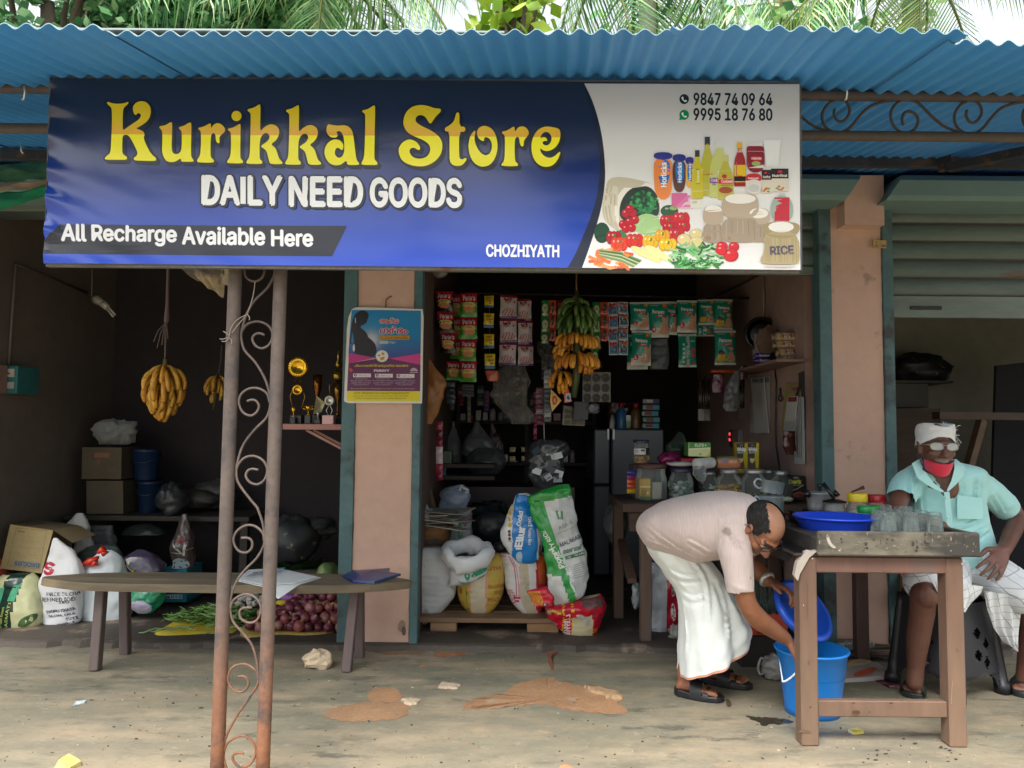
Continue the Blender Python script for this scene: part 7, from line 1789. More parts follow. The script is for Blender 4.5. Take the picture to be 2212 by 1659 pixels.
def labelled(t,o,R,H):
 pb=MB();prints(pb,[('r',0,0,1,1,'#1c1c20'),('r',.04,.1,.66,.92,'#c9cac8'),('r',.42,.2,.62,.5,'#4a4a4a'),('r',.08,.3,.38,.36,'#6a6a6a'),('r',.08,.45,.34,.5,'#6a6a6a'),('r',.08,.6,.4,.65,'#6a6a6a'),('e',.85,.6,.07,.09,'#a0242e'),('r',.72,.8,.98,.95,'#2a5a3a')],lambda x,y,h:o+V3((sin((x-.5)*2.6)*(R+.002+h),-cos((x-.5)*2.6)*(R+.002+h),H*(.68-.3*y))),.0006,.0002,sub=.1);pb.build('label','print',t)
 mb=MB();blobs(mb,o+V3((0,0,.01)),R*.8,30,.02,['#b98a4a','#c9a05a','#a87838'],8,.7,H*.3);mb.build('sweets','fruit',t)['kind']='stuff'
MB().box((zc(180,300,4.83).x,4.72,CZ),(zc(345,300,4.83).x,4.9,zc(250,285,4.8).z-.002),'#4a443c',.004).build('carton','card',org=zc(260,500,4.8));tag(bpy.data.objects[sorted(k for k in bpy.data.objects.keys()if k.startswith('carton'))[-1]],'dim carton behind the wide jar, carrying the labelled jar','carton')
glassjar('clear plastic jar with a black and white label standing on a carton',258,105,285,58,4.78,1,'#2a2c4a',labelled,.92,'plastic',zb=zc(250,285,4.8).z)
# dim strips and boxes filling the back of the shop
rnd=random.Random(77)
for i in range(12):
 x=385+i*98+rnd.uniform(-20,20);y=rnd.uniform(1120,1330)if i<10 else 900;w=rnd.uniform(40,74);c=('#5a6470','#7a3040','#8a8470','#2f5a4a','#70507a','#a09a90')[i%6]
 sstrip('%s sachet strip in the dim back row, %s'%(('slate','dark red','straw','bottle green','mauve','pale grey')[i%6],PLC[i]),x,x+w,y,y+rnd.uniform(190,330),6.0+.35*rnd.random(),[c,c,'#8f9296',c],5,40+i)
for i in range(7):
 p=za('S',(62,150,250,62,130,215,300)[i],(85,92,100,-20,-15,-10,-12)[i],5.6);c=('#6a2c3c','#7a7468','#31506a','#8a6a34','#55606a','#6f2a30','#3f5a40')[i]
 MB().box((p.x-.05,5.55,p.z),(p.x+.05,5.68,p.z+(.09,.13,.07)[i%3]),c,.004).build('shelf_box','film',org=p)
 tag([o for o in COL.objects if o.name.startswith('shelf_box')][-1],'dim %s packet on the side shelves left of the rice bags'%('plum','stone grey','blue','ochre','slate','red','green')[i],'packet','packets on the side shelves')
for z in(za('S',150,92,5.6).z,za('S',150,-16,5.6).z):
 MB().box((-.518,5.5,z-.03),(-.12,5.75,z-.004),'#4a3c36').build('side_shelf','wood',org=(-.3,5.6,z));tag([o for o in COL.objects if o.name.startswith('side_shelf')][-1],('upper' if z>.9 else 'lower')+' small side shelf on the left wall of the middle bay','shelf')
# packets and boxes on the counter
sstrip('stack of blue, yellow and orange packets at the counter end beside the wide jar',152,226,330,505,4.62,['#2c2a6a','#c9a02a','#b84a2a','#3a3a8a','#7a2a5a'],5,9,'C')
its=[('r',615,125,775,168,'#3f8a3a'),('p',[(615,168),(775,160),(775,172),(615,182)],'#cfd8a8'),('t','ELITE',660,134,725,155,'#dfe6c8',.03,0),('l',[(738,138),(738,152)],4,'#e6eadc'),('l',[(732,145),(744,145)],4,'#e6eadc'),('e',700,210,12,5,'#8a9a4a'),('p',[(740,232),(775,190),(775,232)],'#b9b43a')]
boxthing('box','bright yellow and green cake box lying on the jars','box','C',[(612,124),(776,128),(774,232),(610,226)],4.60,.12,'#c9cf94',its,side='#4f8a44',m='film')
mb=MB();its=[('c',[(835,250),(980,245),(985,300),(850,312)],'#b8724a'),('e',866,258,26,14,'#6a7ab0'),('t','BREAD',900,256,960,276,'#d8b89a',.02,0)]
bagthing('bread','sliced loaf in printed orange and green wrap lying on the jars','bread','C',[(820,985,315),(806,996,295),(804,994,255),(830,975,228)],4.58,lambda x,y,f:'#4f7a3a' if y<240 or x<815 else '#b5785a','film',its,sub=30,dr=.5,wr=.008,seed=4,e=.6)
for x0,x1,lab in((966,1052,'left black and yellow chocolate box with white lettering'),(1050,1137,'right black and yellow chocolate box with white lettering')):
 its=[('p',[(x0+2,128),(x1-20,128),(x1-34,235),(x1-22,318),(x0+2,318)],'#1c1716'),('p',[(x0+2,232),(x0+40,225),(x1-30,270),(x1-24,318),(x0+2,318)],'#3a201c'),('t','White',x0+8,162,x1-14,190,'#dcdcda',.05,0),('t','Milky Moulds',x0+12,195,x1-20,208,'#c9c6c0',.03,0),('e',x0+38,146,14,9,'#5a564a'),('c',[(x0+34,285),(x0+16,255),(x0+24,238),(x0+36,246),(x0+50,240),(x0+56,256)],'#cfc48a'),('r',x0+2,322,x1-2,348,'#c9b41e')]
 boxthing('chocolate_box',lab,'box','C',[(x0,125),(x1,128),(x1-2,318),(x0,318)],4.66,.05,'#c4ae1c',its,m='card')
its=[('t','Dark',1360,402,1452,432,'#b9bc2c',.05,0),('t','Cocoa Hearts',1385,436,1450,448,'#8a8d86',.02,0),('l',[(1386,480),(1420,470),(1470,440)],4,'#b8b8b4'),('e',1412,388,22,10,'#6a6a60'),('c',[(1390,505),(1440,488),(1476,500),(1476,535),(1390,535)],'#5a1a16'),('l',[(1392,512),(1440,494),(1474,512)],5,'#c04a2a')]
boxthing('chocolate_box','black chocolate box with lime lettering at the end of the jars','box','C',[(1340,372),(1478,376),(1478,552),(1340,552)],4.50,.12,'#16120f',its,m='card')
crumple('pouch','white paper pouch lying on the second jar','pouch',zc(555,285,4.52),(.077,.05,.014),'#b9b8b6','paper',41,.2)
cr_=thing('cup_roll','sleeve of white paper cups lying across the jars','cups',zc(720,275,4.5))
for i in range(7):
 a,b=zc(672+i*16,285-i*1.6,4.46+i*.012),zc(690+i*16,283-i*1.6,4.475+i*.012)
 mb=MB();mb.tube([a,b],[.033,.031],'#cfcfcd',18);mb.build('cup','paper',cr_)
mb=MB();B=Bag('C',[(690,730,415),(650,745,370),(640,750,330),(650,745,300)],4.44,dr=.4,wr=.02,ws=18);B.skin(mb,'#aab0b2',28,18);mb.build('loose_wrap','clear',cr_)
crumple('cloth','heap of magenta and black packets behind the second jar','packets',zc(480,250,4.75),(.075,.06,.045),'#7a1f4c','film',43,.4,3)
mb=MB();mb.box(zc(560,285,4.66),zc(650,240,4.72),'#a8283c',.004);tag(mb.build('packet','film',org=zc(600,285,4.66)),'red packet under the bright yellow cake box','packet')
bagthing('clear_bag','peaked clear bag with green and silver sweets behind the first jars','bag','C',[(425,610,220),(440,610,170),(490,600,100),(535,555,45)],4.8,'#46504a','clear',None,dr=.5,wr=.02,ws=14,seed=4)
crumple('sweets','green foil sweets inside the peaked clear bag','sweets',zc(530,180,4.8),(.05,.04,.03),'#2c6a44','film',45,.4)
crumple('garlic_cloves','few pale garlic cloves lying between mug and dark box','garlic',zc(1348,548,4.42),(.032,.02,.013),'#b9c0a4','paper',46,.3,4)
# ================================================================ tea table in front
TZ,TYF,TYB=.735,3.03,4.16
tx0=at(1728,1300,TYF).x;tx1=at(2083,1300,TYF).x
tt=thing('tea_table','brown painted tea table with a weathered grey tray board along its front','table',((tx0+tx1)/2,3.5,0))
def tleg(x0,x1,y0,y1,c):return MB().box((x0,y0,0),(x1,y1,TZ-.014),c,.005).build('leg','post_wood',tt)
lw=.068
tleg(tx0,tx0+lw,TYF,TYF+.068,lambda q:tuple(a+(b-a)*max(0,1-q.z/.4)for a,b in zip(h2l('#684e40'),h2l('#7d6552'))));tleg(tx1-lw,tx1,TYF,TYF+.068,lambda q:tuple(a+(b-a)*max(0,1-q.z/.4)for a,b in zip(h2l('#684e40'),h2l('#7d6552'))))
tleg(at(1840,1300,TYB).x,at(1866,1300,TYB).x,TYB-.06,TYB,'#54403a');tleg(tx0+.02,tx0+.02+lw,TYB-.06,TYB,'#54403a')
zr=at(1900,1513,TYF+.02).z;MB().box((tx0+lw,TYF+.012,zr-.062),(tx1-lw,TYF+.045,zr),'#735a4a',.004).build('stretcher','post_wood',tt)
za_=TZ-.0145;MB().box((tx0+lw*.9,TYF+.006,za_-.062),(tx1-lw*.8,TYF+.03,za_),'#6e5046',.004).build('apron','post_wood',tt)
MB().box((tx0-.02,TYF-.006,TZ-.012),(tx1,TYB+.02,TZ),'#3a3231',.004).build('top',mat('table_top',.5,n1=.25,s1=5,n2=.15,s2=40,bump=.2,bs=40),tt)
gx0=at(1767,1175,TYF-.03).x;gx1=at(2117,1175,TYF-.03).x
zt0,zt1=at(1940,1149,TYF-.03).z,at(1940,1202,TYF-.03).z
mb=MB()
GRAYW=mat('grey_wood',.85,n1=.3,s1=6,n2=.3,s2=40,bump=.5,bs=40,bdist=.003,stretch=(.35,1,1),dirt=((.045,.042,.038),.42,7))
mb.box((gx0,TYF-.034,zt1),(gx1,TYF-.008,zt0),'#6f695c',.006);mb.build('tray_front',GRAYW,tt)
MB().box((gx1-.024,TYF-.006,zt1),(gx1,TYF+.42,zt0-.004),'#4d463d',.004).build('tray_side',GRAYW,tt)
MB().box((gx0+.002,TYF-.006,zt1+.002),(gx1-.026,TYF+.42,zt0-.028),'#2f2b28',.002).build('tray_floor',GRAYW,tt)
mb=MB();ps=[at(x,y,TYF-.012)for x,y in((1760,1190),(1770,1187),(1748,1205),(1728,1240),(1724,1255),(1716,1244),(1722,1215),(1740,1192))]
mb.add(ps+[p+V3((.002,.03,0))for p in ps],[tuple(range(8))]+[(i,8+i,8+(i+1)%8,(i+1)%8)for i in range(8)],'#a79f94');mb.build('torn_cover','paper',tt)
mb=MB();mb.add([(tx0-.012,TYF+.01,TZ+.003),(tx1-.05,TYF+.01,TZ+.003),(tx1-.05,TYB,TZ+.003),(tx0-.02,TYB,TZ+.003),(tx0-.03,TYB,TZ-.05),(tx0-.026,TYF+.05,TZ-.045)],[(0,1,2,3),(0,3,4,5)],'#17181c');mb.build('oilcloth',mat('oilcloth',.28,n1=.2,s1=6,bump=.3,bs=18,bdist=.004),tt)
mb=MB()
for pl in(((1640,1160),(1690,1172),(1712,1190),(1722,1215),(1738,1258)),((1722,1215),(1732,1245),(1742,1262))):
 mb.tube([at(x,y,3.42)for x,y in pl],.008,'#a08c74',7)
tag(mb.build('cane','wood',org=at(1735,1258,3.42)),'bent cane handle hanging off the left edge of the tea table','cane')
pb=MB();prints(pb,[('c',[(790,262),(812,252),(850,276),(842,286),(808,272),(800,300)],'#b9aaa0'),('e',845,312,6,5,'#b9aaa0'),('e',788,612,3,5,'#b9aaa0'),('l',[(1802,340),(1808,352)],8,'#c4b8ae'),('c',[(1098,1288),(1150,1286),(1152,1312),(1100,1312)],'#4f382b'),('e',1212,1298,5,4,'#2a1e18'),('e',832,1266,8,7,'#5a4234'),('e',1350,1240,14,5,'#3a2a22'),('e',1108,1240,12,4,'#3a2a22'),('l',[(1738,1245),(1740,1150),(1744,1100)],3,'#a08a7a'),('c',[(748,1428),(770,1408),(830,1418),(838,1434)],'#6a5444'),('l',[(815,470),(812,700)],3,'#5a4438'),('e',1775,900,4,12,'#5f483b'),('e',820,980,5,16,'#5f483b')],lambda x,y,h:za(9,x,y,TYF)-V3((0,.001+h,0)),.0006,.0001);pb.build('paint_scuff','print',tt)
rnd=random.Random(5);pb=MB();prints(pb,[('c',[(945,150),(965,215),(1000,240),(985,250),(950,225),(930,170)],'#b5ada2'),('c',[(1008,255),(1030,258),(1020,268)],'#c4bcb2')]+[('e',890+1010*rnd.random(),150+120*rnd.random(),3+14*rnd.random()**2,2+8*rnd.random()**2,rnd.choice(['#3a3731','#756e61','#2b2924','#7f7768']),rnd.choice([0,1.5]))for i in range(90)],lambda x,y,h:za(9,x,y,TYF-.034)-V3((0,.0006+h,0)),.0005,.00002);pb.build('stains','print',tt)
# mugs
def mugpart(t,o,R,H,tilt=None):
 m=tilt or Matrix.Identity(4)
 MB().lathe([(0,0),(R*.93,0),(R*.96,.004),(R,H*.98),(R*1.04,H),(R*.98,H),(R*.9,H*.2),(0,H*.06)],'#b9c8cd',o,26,m).build('body','steel',t)
 pts=[V3((-R*.98,-.004,H*.86)),V3((-R*1.35,-.004,H*.98)),V3((-R*1.62,-.004,H*.72)),V3((-R*1.5,-.004,H*.38)),V3((-R*1.1,-.004,H*.24)),V3((-R*.98,-.004,H*.34))]
 P,_=spline([o+m@p for p in pts],None,5);mb=MB();mb.tube(P,.006,'#bccacd',8);mb.build('handle','steel',t)
kc=kz('C',3.95);o=zc(1232,668,3.95);o.z=TZ+.004
t=thing('mug','upright aluminium milk can behind the bent man','mug',o);mugpart(t,o,86*kc,zc(1232,522,3.95).z-o.z)
o2=zc(1228,512,3.95);o2.z=zc(1228,518,3.95).z
t=thing('mug','tilted aluminium mug resting on the mouth of the other','mug',o2);mugpart(t,o2+V3((0,0,.010)),84*kc,92*kc,Matrix.Rotation(radians(9),4,'Y'))
# stove with cooker and pot
sx0,sx1=zc(1500,640,3.75).x,zc(1900,640,3.75).x
st=thing('gas_stove','low black gas stove on the tea table carrying two pots','stove',((sx0+sx1)/2,3.82,TZ+.004))
sz_=zc(1600,604,3.95).z-.012
MB().box((sx0,3.64,TZ+.01),(sx1,4.02,sz_-.02),'#15161a',.012).build('body','plastic',st)
MB().box((sx0,3.63,sz_-.019),(sx1,4.03,sz_-.012),'#4a4d52',.002).build('top_plate','steel',st)
PX1,PX2=zc(1580,600,3.9).x,zc(1715,640,3.72).x
for x,y in((PX1,3.88),(PX2,3.74)):
 for k in range(4):
  a=k*pi/2+.5;mb=MB();mb.obox((x+.03*cos(a),y+.03*sin(a),sz_-.006),(x+.11*cos(a),y+.11*sin(a),sz_-.006),.008,.010,'#16161a');mb.build('pan_support','iron',st)
 MB().lathe([(.0,0),(.035,0),(.035,.008),(0,.009)],'#2a2a2e',(x,y,sz_-.0118),16).build('burner','iron',st)
k9=kz('C',3.9);o=V3((PX1,3.88,sz_))
t=thing('cooker','steel pressure cooker with black handles and lid knob on the stove','pot',o)
R,H=88*k9,zc(1600,498,3.9).z-sz_
MB().lathe([(0,0),(R*.9,0),(R*.96,.006),(R,H*.3),(R,H*.96),(R*1.06,H),(R*.9,H*1.04),(R*.5,H*1.1),(0,H*1.12)],'#a9acae',o,28).build('pot','steel',t)
MB().lathe([(.012,0),(.006,.012),(.016,.022),(.014,.034),(0,.038)],'#17171a',o+V3((.0,0,H*1.11)),12).build('knob','plastic',t)
for s_ in(-1,1):
 mb=MB();mb.tube([o+V3((s_*R*.95,-.01,H*.82)),o+V3((s_*R*1.2,-.02,H*1.05)),o+V3((s_*R*1.32,-.03,H*.86))],[.012,.015,.012],'#17171a',8);mb.build('handle','plastic',t)
o=V3((PX2,3.74,sz_));k9=kz('C',3.74);R,H=78*k9,zc(1715,572,3.74).z-sz_
t=thing('pot','small steel tea pan with a black lid in front of the cooker','pot',o)
MB().lathe([(0,0),(R*.78,0),(R*.92,.01),(R,H*.4),(R*.86,H*.8),(R*1.0,H)],'#b4b7b8',o,26,None,False).build('pan','steel',t)
MB().lathe([(R*1.08,0),(R*1.06,.006),(R*.4,.016),(0,.018)],'#222326',o+V3((0,0,H+.001)),24).build('lid','steel',t)
mb=MB();mb.tube([o+V3((-.01,-.02,H+.02)),o+V3((-.045,.02,H+.09))],[.009,.011],'#17171a',8);mb.build('handle','plastic',t)
# plastic jars
def pjar(label,cx,y0,y1,r,Y,lc,base=TZ+.004,fill='#b9bcb8',extra=None):
 o=zc(cx,y1,Y);o.z=base;k=kz('C',Y);R=r*k;H=zc(cx,y0,Y).z-base
 t=thing('plastic_jar',label,'jar',o)
 MB().lathe([(R*.9,0),(R,.01),(R,H*.6),(R*.82,H*.74),(R*.8,H*.8)],'#c9cfcd',o,24,None,False).build('body','glass',t)
 MB().lathe([(0,.004),(R*.88,.006),(R*.9,H*.52),(R*.5,H*.56),(0,H*.56)],fill,o,20).build('contents','paper',t)
 MB().lathe([(R*.86,H*.78),(R*.88,H*.8),(R*.88,H*.97),(R*.82,H),(0,H)],lc,o,26).build('lid','plastic',t)
 if extra:extra(t,o,R,H)
def spoon(t,o,R,H):
 mb=MB();mb.tube([o+V3((-R*.6,-.01,H+.006)),o+V3((R*.2,0,H+.02)),o+V3((R*.6,0,H+.028))],[.004,.006,.01],'#4a2c22',8);mb.build('spoon','wood',t)
pjar('plastic jar with a yellow lid and a brown spoon laid on it',1873,502,690,80,3.70,'#d8c01c',extra=spoon)
pjar('plastic jar with a red lid beside the yellow lidded one',2018,512,690,80,3.78,'#b82a34')
pjar('low plastic jar with a green lid behind the blue basin',1942,597,720,76,3.50,'#138a44')
pjar('second green lidded jar, mostly hidden by the glasses',2012,592,715,50,3.56,'#127a3e')
# basin
o=zc(1706,800,3.30);o.z=TZ+.005;k=kz('C',3.30);R=300*k;H=zc(1706,668,3.30).z-o.z
BLUE='#1f45c8'
MB().lathe([(0,0),(R*.62,0),(R*.66,.006),(R*.93,H*.86),(R*.95,H*.92),(R*1.0,H*.93),(R*1.0,H),(R*.94,H*1.0),(R*.62,.02),(0,.016)],BLUE,o,40).build('basin','plastic',org=o)
tag(bpy.data.objects['basin'],'wide bright blue plastic basin on the corner of the tea table','basin')
# upturned glasses
GL=MB();GL.lathe([(.031,0),(.030,.002),(.024,.088),(.022,.092),(0,.092)],'#c9d3d0',n=22);GL.lathe([(.0285,.001),(.022,.080),(0,.082)],'#c9d3d0',n=22);gme=GL.mesh('glass');gme.materials.append(M['glass'])
zf_=zt0-.0275
gl=[(110,185,1),(220,296,2),(165,225,3),(310,378,4),(382,457,5),(250,322,6),(126,196,7),(78,132,8),(205,250,9)]
YG={1:3.30,2:3.24,3:3.18,4:3.17,5:3.10,6:3.09,7:3.08,8:3.16,9:3.32}
where={1:'at the back left',2:'tallest looking, in the back row',3:'second from the basin in the middle row',4:'in the middle row, second from the tray end',5:'nearest the tray end',6:'in the front row between two others',7:'in the front row beside the basin',8:'touching the basin rim',9:'hidden deepest in the back row'}
for x0,x1,i in gl:
 p=za('B',(x0+x1)/2,640,YG[i]);o=bpy.data.objects.new('drinking_glass',gme);COL.objects.link(o);o.location=(p.x,YG[i],zf_ if i not in(1,9,2)else zf_)
 o.scale=(1.05,1.05,1.12 if i in(1,2)else 1.02);tag(o,'upturned drinking glass on the tray, '+where[i],'glass','upturned glasses on the tea table tray')
# ---------------------------------------------------------------- bucket and crate
def z9_(x,y,Y):return za(9,x,y,Y)
BY=3.40;k=kz(9,BY);o=z9_(845,1290,BY);o.z=0.0
R=222*k;H=z9_(845,885,BY).z
bu=thing('bucket','sky blue plastic bucket behind the table leg','bucket',o)
SB='#1b7fd8'
MB().lathe([(0,.012),(R*.70,.012),(R*.70,0),(R*.745,0),(R*.75,.03),(R*.96,H*.95),(R*1.0,H*.96),(R*1.02,H*.985),(R*1.0,H),(R*.955,H),(R*.74,.04),(0,.03)],SB,o,40).build('bucket_body','plastic',bu)
mb=MB();P=[z9_(x,y,BY-.155)for x,y in((650,1102),(672,1100),(710,1075),(748,1040),(800,1010))];P,_=spline(P,None,4);mb.tube(P,.004,'#d8dcde',7)
mb.tube([z9_(655,1102,BY-.155),o+V3((-R*.97,-.02,H*.86))],.003,'#d8dcde',6);mb.build('handle','plastic',bu)
MB().lathe([(0,0),(R*.88,0)],'#3f5a64',o+V3((0,0,H*.6)),30).build('water',mat('water',.04,n1=.05),bu)
cx=thing('bottle_crate','orange bottle crate with black lettering under the counter end','crate',z9_(562,800,4.05))
C0,C1=z9_(436,805,4.05),z9_(688,672,4.05)
zb_=max(PZ*0,C0.z)
for lo,hi in(((C0.x,4.05,C0.z),(C1.x,4.062,C1.z)),((C0.x,4.30,C0.z),(C1.x,4.312,C1.z)),((C0.x,4.063,C0.z),(C0.x+.012,4.299,C1.z)),((C1.x-.012,4.063,C0.z),(C1.x,4.299,C1.z))):MB().box(lo,hi,'#c23f1c',.002).build('side','dull_plastic',cx)
MB().box((C0.x+.012,4.063,C0.z),(C1.x-.012,4.299,C0.z+.01),'#8a2c14').build('bottom','dull_plastic',cx)
MB().box((C0.x-.05,4.02,0.0),(C1.x+.05,4.26,C0.z-.002),'#2a241f',.004).build('block','wood',cx)
pb=MB();prints(pb,[('t','JUICE',488,772,610,796,'#2a1410',.04,0),('r',580,705,600,728,'#5a1a10')],lambda x,y,h:z9_(x,y,4.05)+V3((0,-.0015-h,0)),.0005);pb.build('lettering','print',cx)
BO=MB();BO.lathe([(.026,0),(.028,.01),(.028,.11),(.022,.14),(.012,.18),(.011,.23),(.014,.232),(.014,.24)],'#8fa39c',n=12);bme=BO.mesh('bottle');bme.materials.append(M['glass'])
BC_=MB();BC_.lathe([(.0145,.238),(.0145,.246),(0,.247)],'#8a2a24',n=10);bcm=BC_.mesh('cap');bcm.materials.append(M['steel'])
for i in range(12):
 o=bpy.data.objects.new('soda_bottle',bme);COL.objects.link(o);o.location=(C0.x+.045+.062*(i%4)*(C1.x-C0.x)/.27,4.10+.075*(i//4),C0.z+.012)
 tag(o,'empty glass soda bottle standing in the orange crate','bottle','bottles in the orange crate')
 if i==2:
  pb=MB();prints(pb,[('e',.5,.5,.5,.5,'#c9d2da'),('c',[(.05,.4),(.5,.1),(.95,.4),(.5,.5)],'#b0303a'),('c',[(.05,.6),(.5,.52),(.95,.6),(.5,.9)],'#2a4a9a')],lambda x,y,h:V3((C0.x+.045+.124*(C1.x-C0.x)/.27+sin((x-.5)*1.4)*(.030+h),4.10-cos((x-.5)*1.4)*(.030+h),C0.z+.11-y*.05)),.0006);q=pb.build('bottle_label','print',o,org=None)
  q.location=-V3(o.location)
# sack under the counter
its=[('T','Ankur',(388,1000),(345,1000),(388,1020),'#d8d0d0',.02,0)]
for y in(760,930,1070):its.append(('e',372,y,17,62,'#d8d2d0'));its.append(('T','Ankur',(384,y+48),(384,y-48),(362,y+48),'#a82030',.03,0))
bagthing('sack','shiny white sack with a red printed band under the counter','sack','A',[(225,430,1112),(208,442,1060),(205,445,950),(215,440,820),(215,430,700),(205,380,640),(215,330,590)],4.62,lambda x,y,f:'#b01c30' if f and 332<x<425 and y>690-(x-332)*.6 else '#b4bac0','film',its[1:],sub=25,dr=.6,wr=.018,ws=11,seed=7,nu=60,nv=40)
crumple('plastic_bag','small crumpled white scrap of plastic at the foot of the red banded sack','bag',za('A',400,1090,4.45),(.035,.03,.04),'#b4b4ae','bag',51,.5)
crumple('plastic_bag','torn white bag caught on the counter leg','bag',za('A',118,830,4.5),(.022,.03,.07),'#9aa2a6','bag',52,.5)
# ---------------------------------------------------------------- things lying under the table
def g9(x,y,z=0):return atz(*zp(9,x,y),z)
def flat(name,label,cat,pts,col,h,m='paper',items=None,z0=.0,seed=0,warp=.01):
 P=[g9(x,y,z0)for x,y in pts];n_=len(P);top=[p+V3((0,0,h+warp*abs(nz(p,14,seed))))for p in P];c=sum(top,V3())/n_+V3((0,0,warp))
 mb=MB();mb.add([p+V3((0,0,.001))for p in P]+top+[c],[(i,(i+1)%n_,n_+(i+1)%n_,n_+i)for i in range(n_)]+[(n_+i,n_+(i+1)%n_,2*n_)for i in range(n_)],col)
 if not items:return tag(mb.build(name,m,org=P[0]),label,cat)
 t=thing(name,label,cat,P[0]);mb.build('sheet',m,t);pb=MB();prints(pb,items,lambda x,y,hh:g9(x,y,z0+h+warp*1.4)+V3((0,0,hh)),.001);pb.build('printing','print',t);return t
flat('folded_sack','folded grey and white sack with an orange print on the floor behind the bucket','sack',[(1035,1060),(1100,1000),(1260,1005),(1350,1072),(1330,1090),(1180,1105),(1040,1112)],'#b3aaa6',.02,'weave',[('c',[(1090,1065),(1180,1020),(1260,1010),(1255,1040),(1160,1065)],'#d0562a')],seed=1)
flat('cardboard','torn piece of cardboard lying behind the folded sack','cardboard',[(1040,990),(1160,972),(1225,985),(1180,1000),(1050,1010)],'#a88f6a',.012,'card',z0=.02,seed=2)
flat('cardboard','small worn cardboard flap left of the bucket','cardboard',[(555,1042),(650,1050),(655,1088),(556,1086)],'#a2865f',.008,'card',seed=3)
flat('leaflet','maroon printed leaflet lying by the sandal of the seated man','leaflet',[(1240,1095),(1400,1085),(1425,1140),(1340,1148)],'#5c1a2c',.002,'paper',[('T','MCR',(1340,1128),(1405,1130),(1345,1142),'#c8a8b0',.03,0),('T','CLES',(1275,1108),(1330,1110),(1280,1120),'#a87a86',.02,0)],warp=.002)
crumple('plastic_bag','white plastic bag with a loop handle on the floor left of the bucket','bag',g9(600,1010,.06),(.055,.05,.055),'#c2c2be','bag',53,.5)
mb=MB();P,_=spline([g9(x,y,.03)+V3((0,0,q))for x,y,q in((560,1020,.02),(520,990,.03),(498,1010,.0),(515,1030,-.02),(560,1030,.0),(610,1040,.01))],None,4);mb.tube(P,.006,'#c9c9c5',6);mb.build('handle','cloth',bpy.data.objects[sorted(k for k in bpy.data.objects.keys()if k.startswith('plastic_bag'))[-1]])
flat('cloth_scrap','red scrap of packaging under the white loop handled bag','scrap',[(600,1010),(650,1005),(655,1060),(620,1065)],'#b8402e',.02,'film',seed=5)
bd=thing('stick_bundle','bundle of thin brown sticks lying behind the table','sticks',g9(1230,985));rnd=random.Random(3)
for i in range(26):
 a=g9(rnd.uniform(1030,1100),rnd.uniform(925,990));b=g9(rnd.uniform(1360,1420),rnd.uniform(905,985));z=rnd.uniform(.008,.045)
 mb=MB();mb.tube([a+V3((0,0,z)),a.lerp(b,.5)+V3((0,rnd.uniform(-.02,.02),z+.01)),b+V3((0,0,z))],.006,rnd.choice(['#4a3a2a','#5d4a36','#3a2e22','#6a563e']),6);mb.build('stick','wood',bd)
mb=MB();mb.tube([z9_(1000,868,4.2),z9_(1020,866,4.2),z9_(1190,862,4.2),z9_(1240,864,4.2)],[.016,.03,.03,.012],'#b9c2c0',14);tag(mb.build('water_bottle','clear',org=z9_(1100,866,4.2)),'clear plastic water bottle lying on the plinth by the pillar','bottle')
MB().box((1.15,4.12,0),(tx1+.05,4.19,.05),'#4d3e34',.004).build('floor_board','wood',org=(1.4,4.15,0));tag(bpy.data.objects['floor_board'],'rough board lying on the ground along the plinth behind the table','board')
# litter in the yard
mb=MB();rnd=random.Random(90)
for i in range(420):
 p=atz(rnd.uniform(-60,2270),1400+270*rnd.random()**.8,0);r=rnd.uniform(.0015,.005);mb.ell((p.x,p.y,r*.4),(r*rnd.uniform(.8,1.6),r,r*.7),rnd.choice(['#8a7a64','#5a5044','#b5a488','#3f382f','#9a7a5c']),5,3,None,False)
tag(mb.build('grit','stone'),'grit and tiny pebbles scattered over the yard','grit',kind='stuff')
pb=MB();prints(pb,[('c',[(352,735),(372,705),(398,715),(402,790),(372,788),(350,770)],'#8f7668'),('c',[(372,755),(400,745),(404,800),(380,812)],'#5c4a40')],lambda x,y,h:za(8,x,y,FY-.0045)-V3((0,h,0)),.0008,.00004);pb.build('wall_stain','print',shop)
st=MB();vs,fs=ellipsoid((0,0,0),(1,1,1),14,9);p=atz(*zp(7,2050,1012),0)
st.add([p+V3((v.x*.075,v.y*.05,.036+v.z*.05))+v*.022*fbm(v,1.7,5)for v in vs],fs,'#c0ad92',False);tag(st.build('stone','stone',org=p),'pale lump of stone lying in front of the bench','stone')
def litter(name,label,z,pts,col,h=.006,m='paper'):
 P=[atz(*zp(z,x,y),0)for x,y in pts];n_=len(P);mb=MB();top=[q+V3((0,0,h*(.4+abs(nz(q,30,2))*2)))for q in P]
 mb.add([q+V3((0,0,.001))for q in P]+top,[tuple(range(n_,2*n_))]+[(i,(i+1)%n_,n_+(i+1)%n_,n_+i)for i in range(n_)],col);return tag(mb.build(name,m,org=P[0]),label,'litter')
litter('paper_scrap','pale blue scrap of paper on the bare concrete at left',7,[(468,1268),(485,1240),(552,1232),(545,1245),(500,1255)],'#bccdd2')
litter('wrapper','crumpled cream and yellow wrapper at the bottom left of the yard',7,[(345,1680),(380,1640),(440,1600),(495,1610),(520,1640),(460,1665),(440,1690)],'#d5c67c',.02,'film')
litter('paper_scrap','white paper scrap on the shop floor below the pallet',8,[(676,822),(692,812),(740,820),(725,831)],'#c9c9c4')
litter('paper_scrap','small white corner of paper on the pallet edge',8,[(668,664),(692,668),(676,682)],'#d6d6d2')
mx=thing('matchbox','open little yellow matchbox lying before the tea table','matchbox',g9(1128,1440));p=g9(1128,1435);m4=Matrix.Translation(p)@Matrix.Rotation(.35,4,'Z')
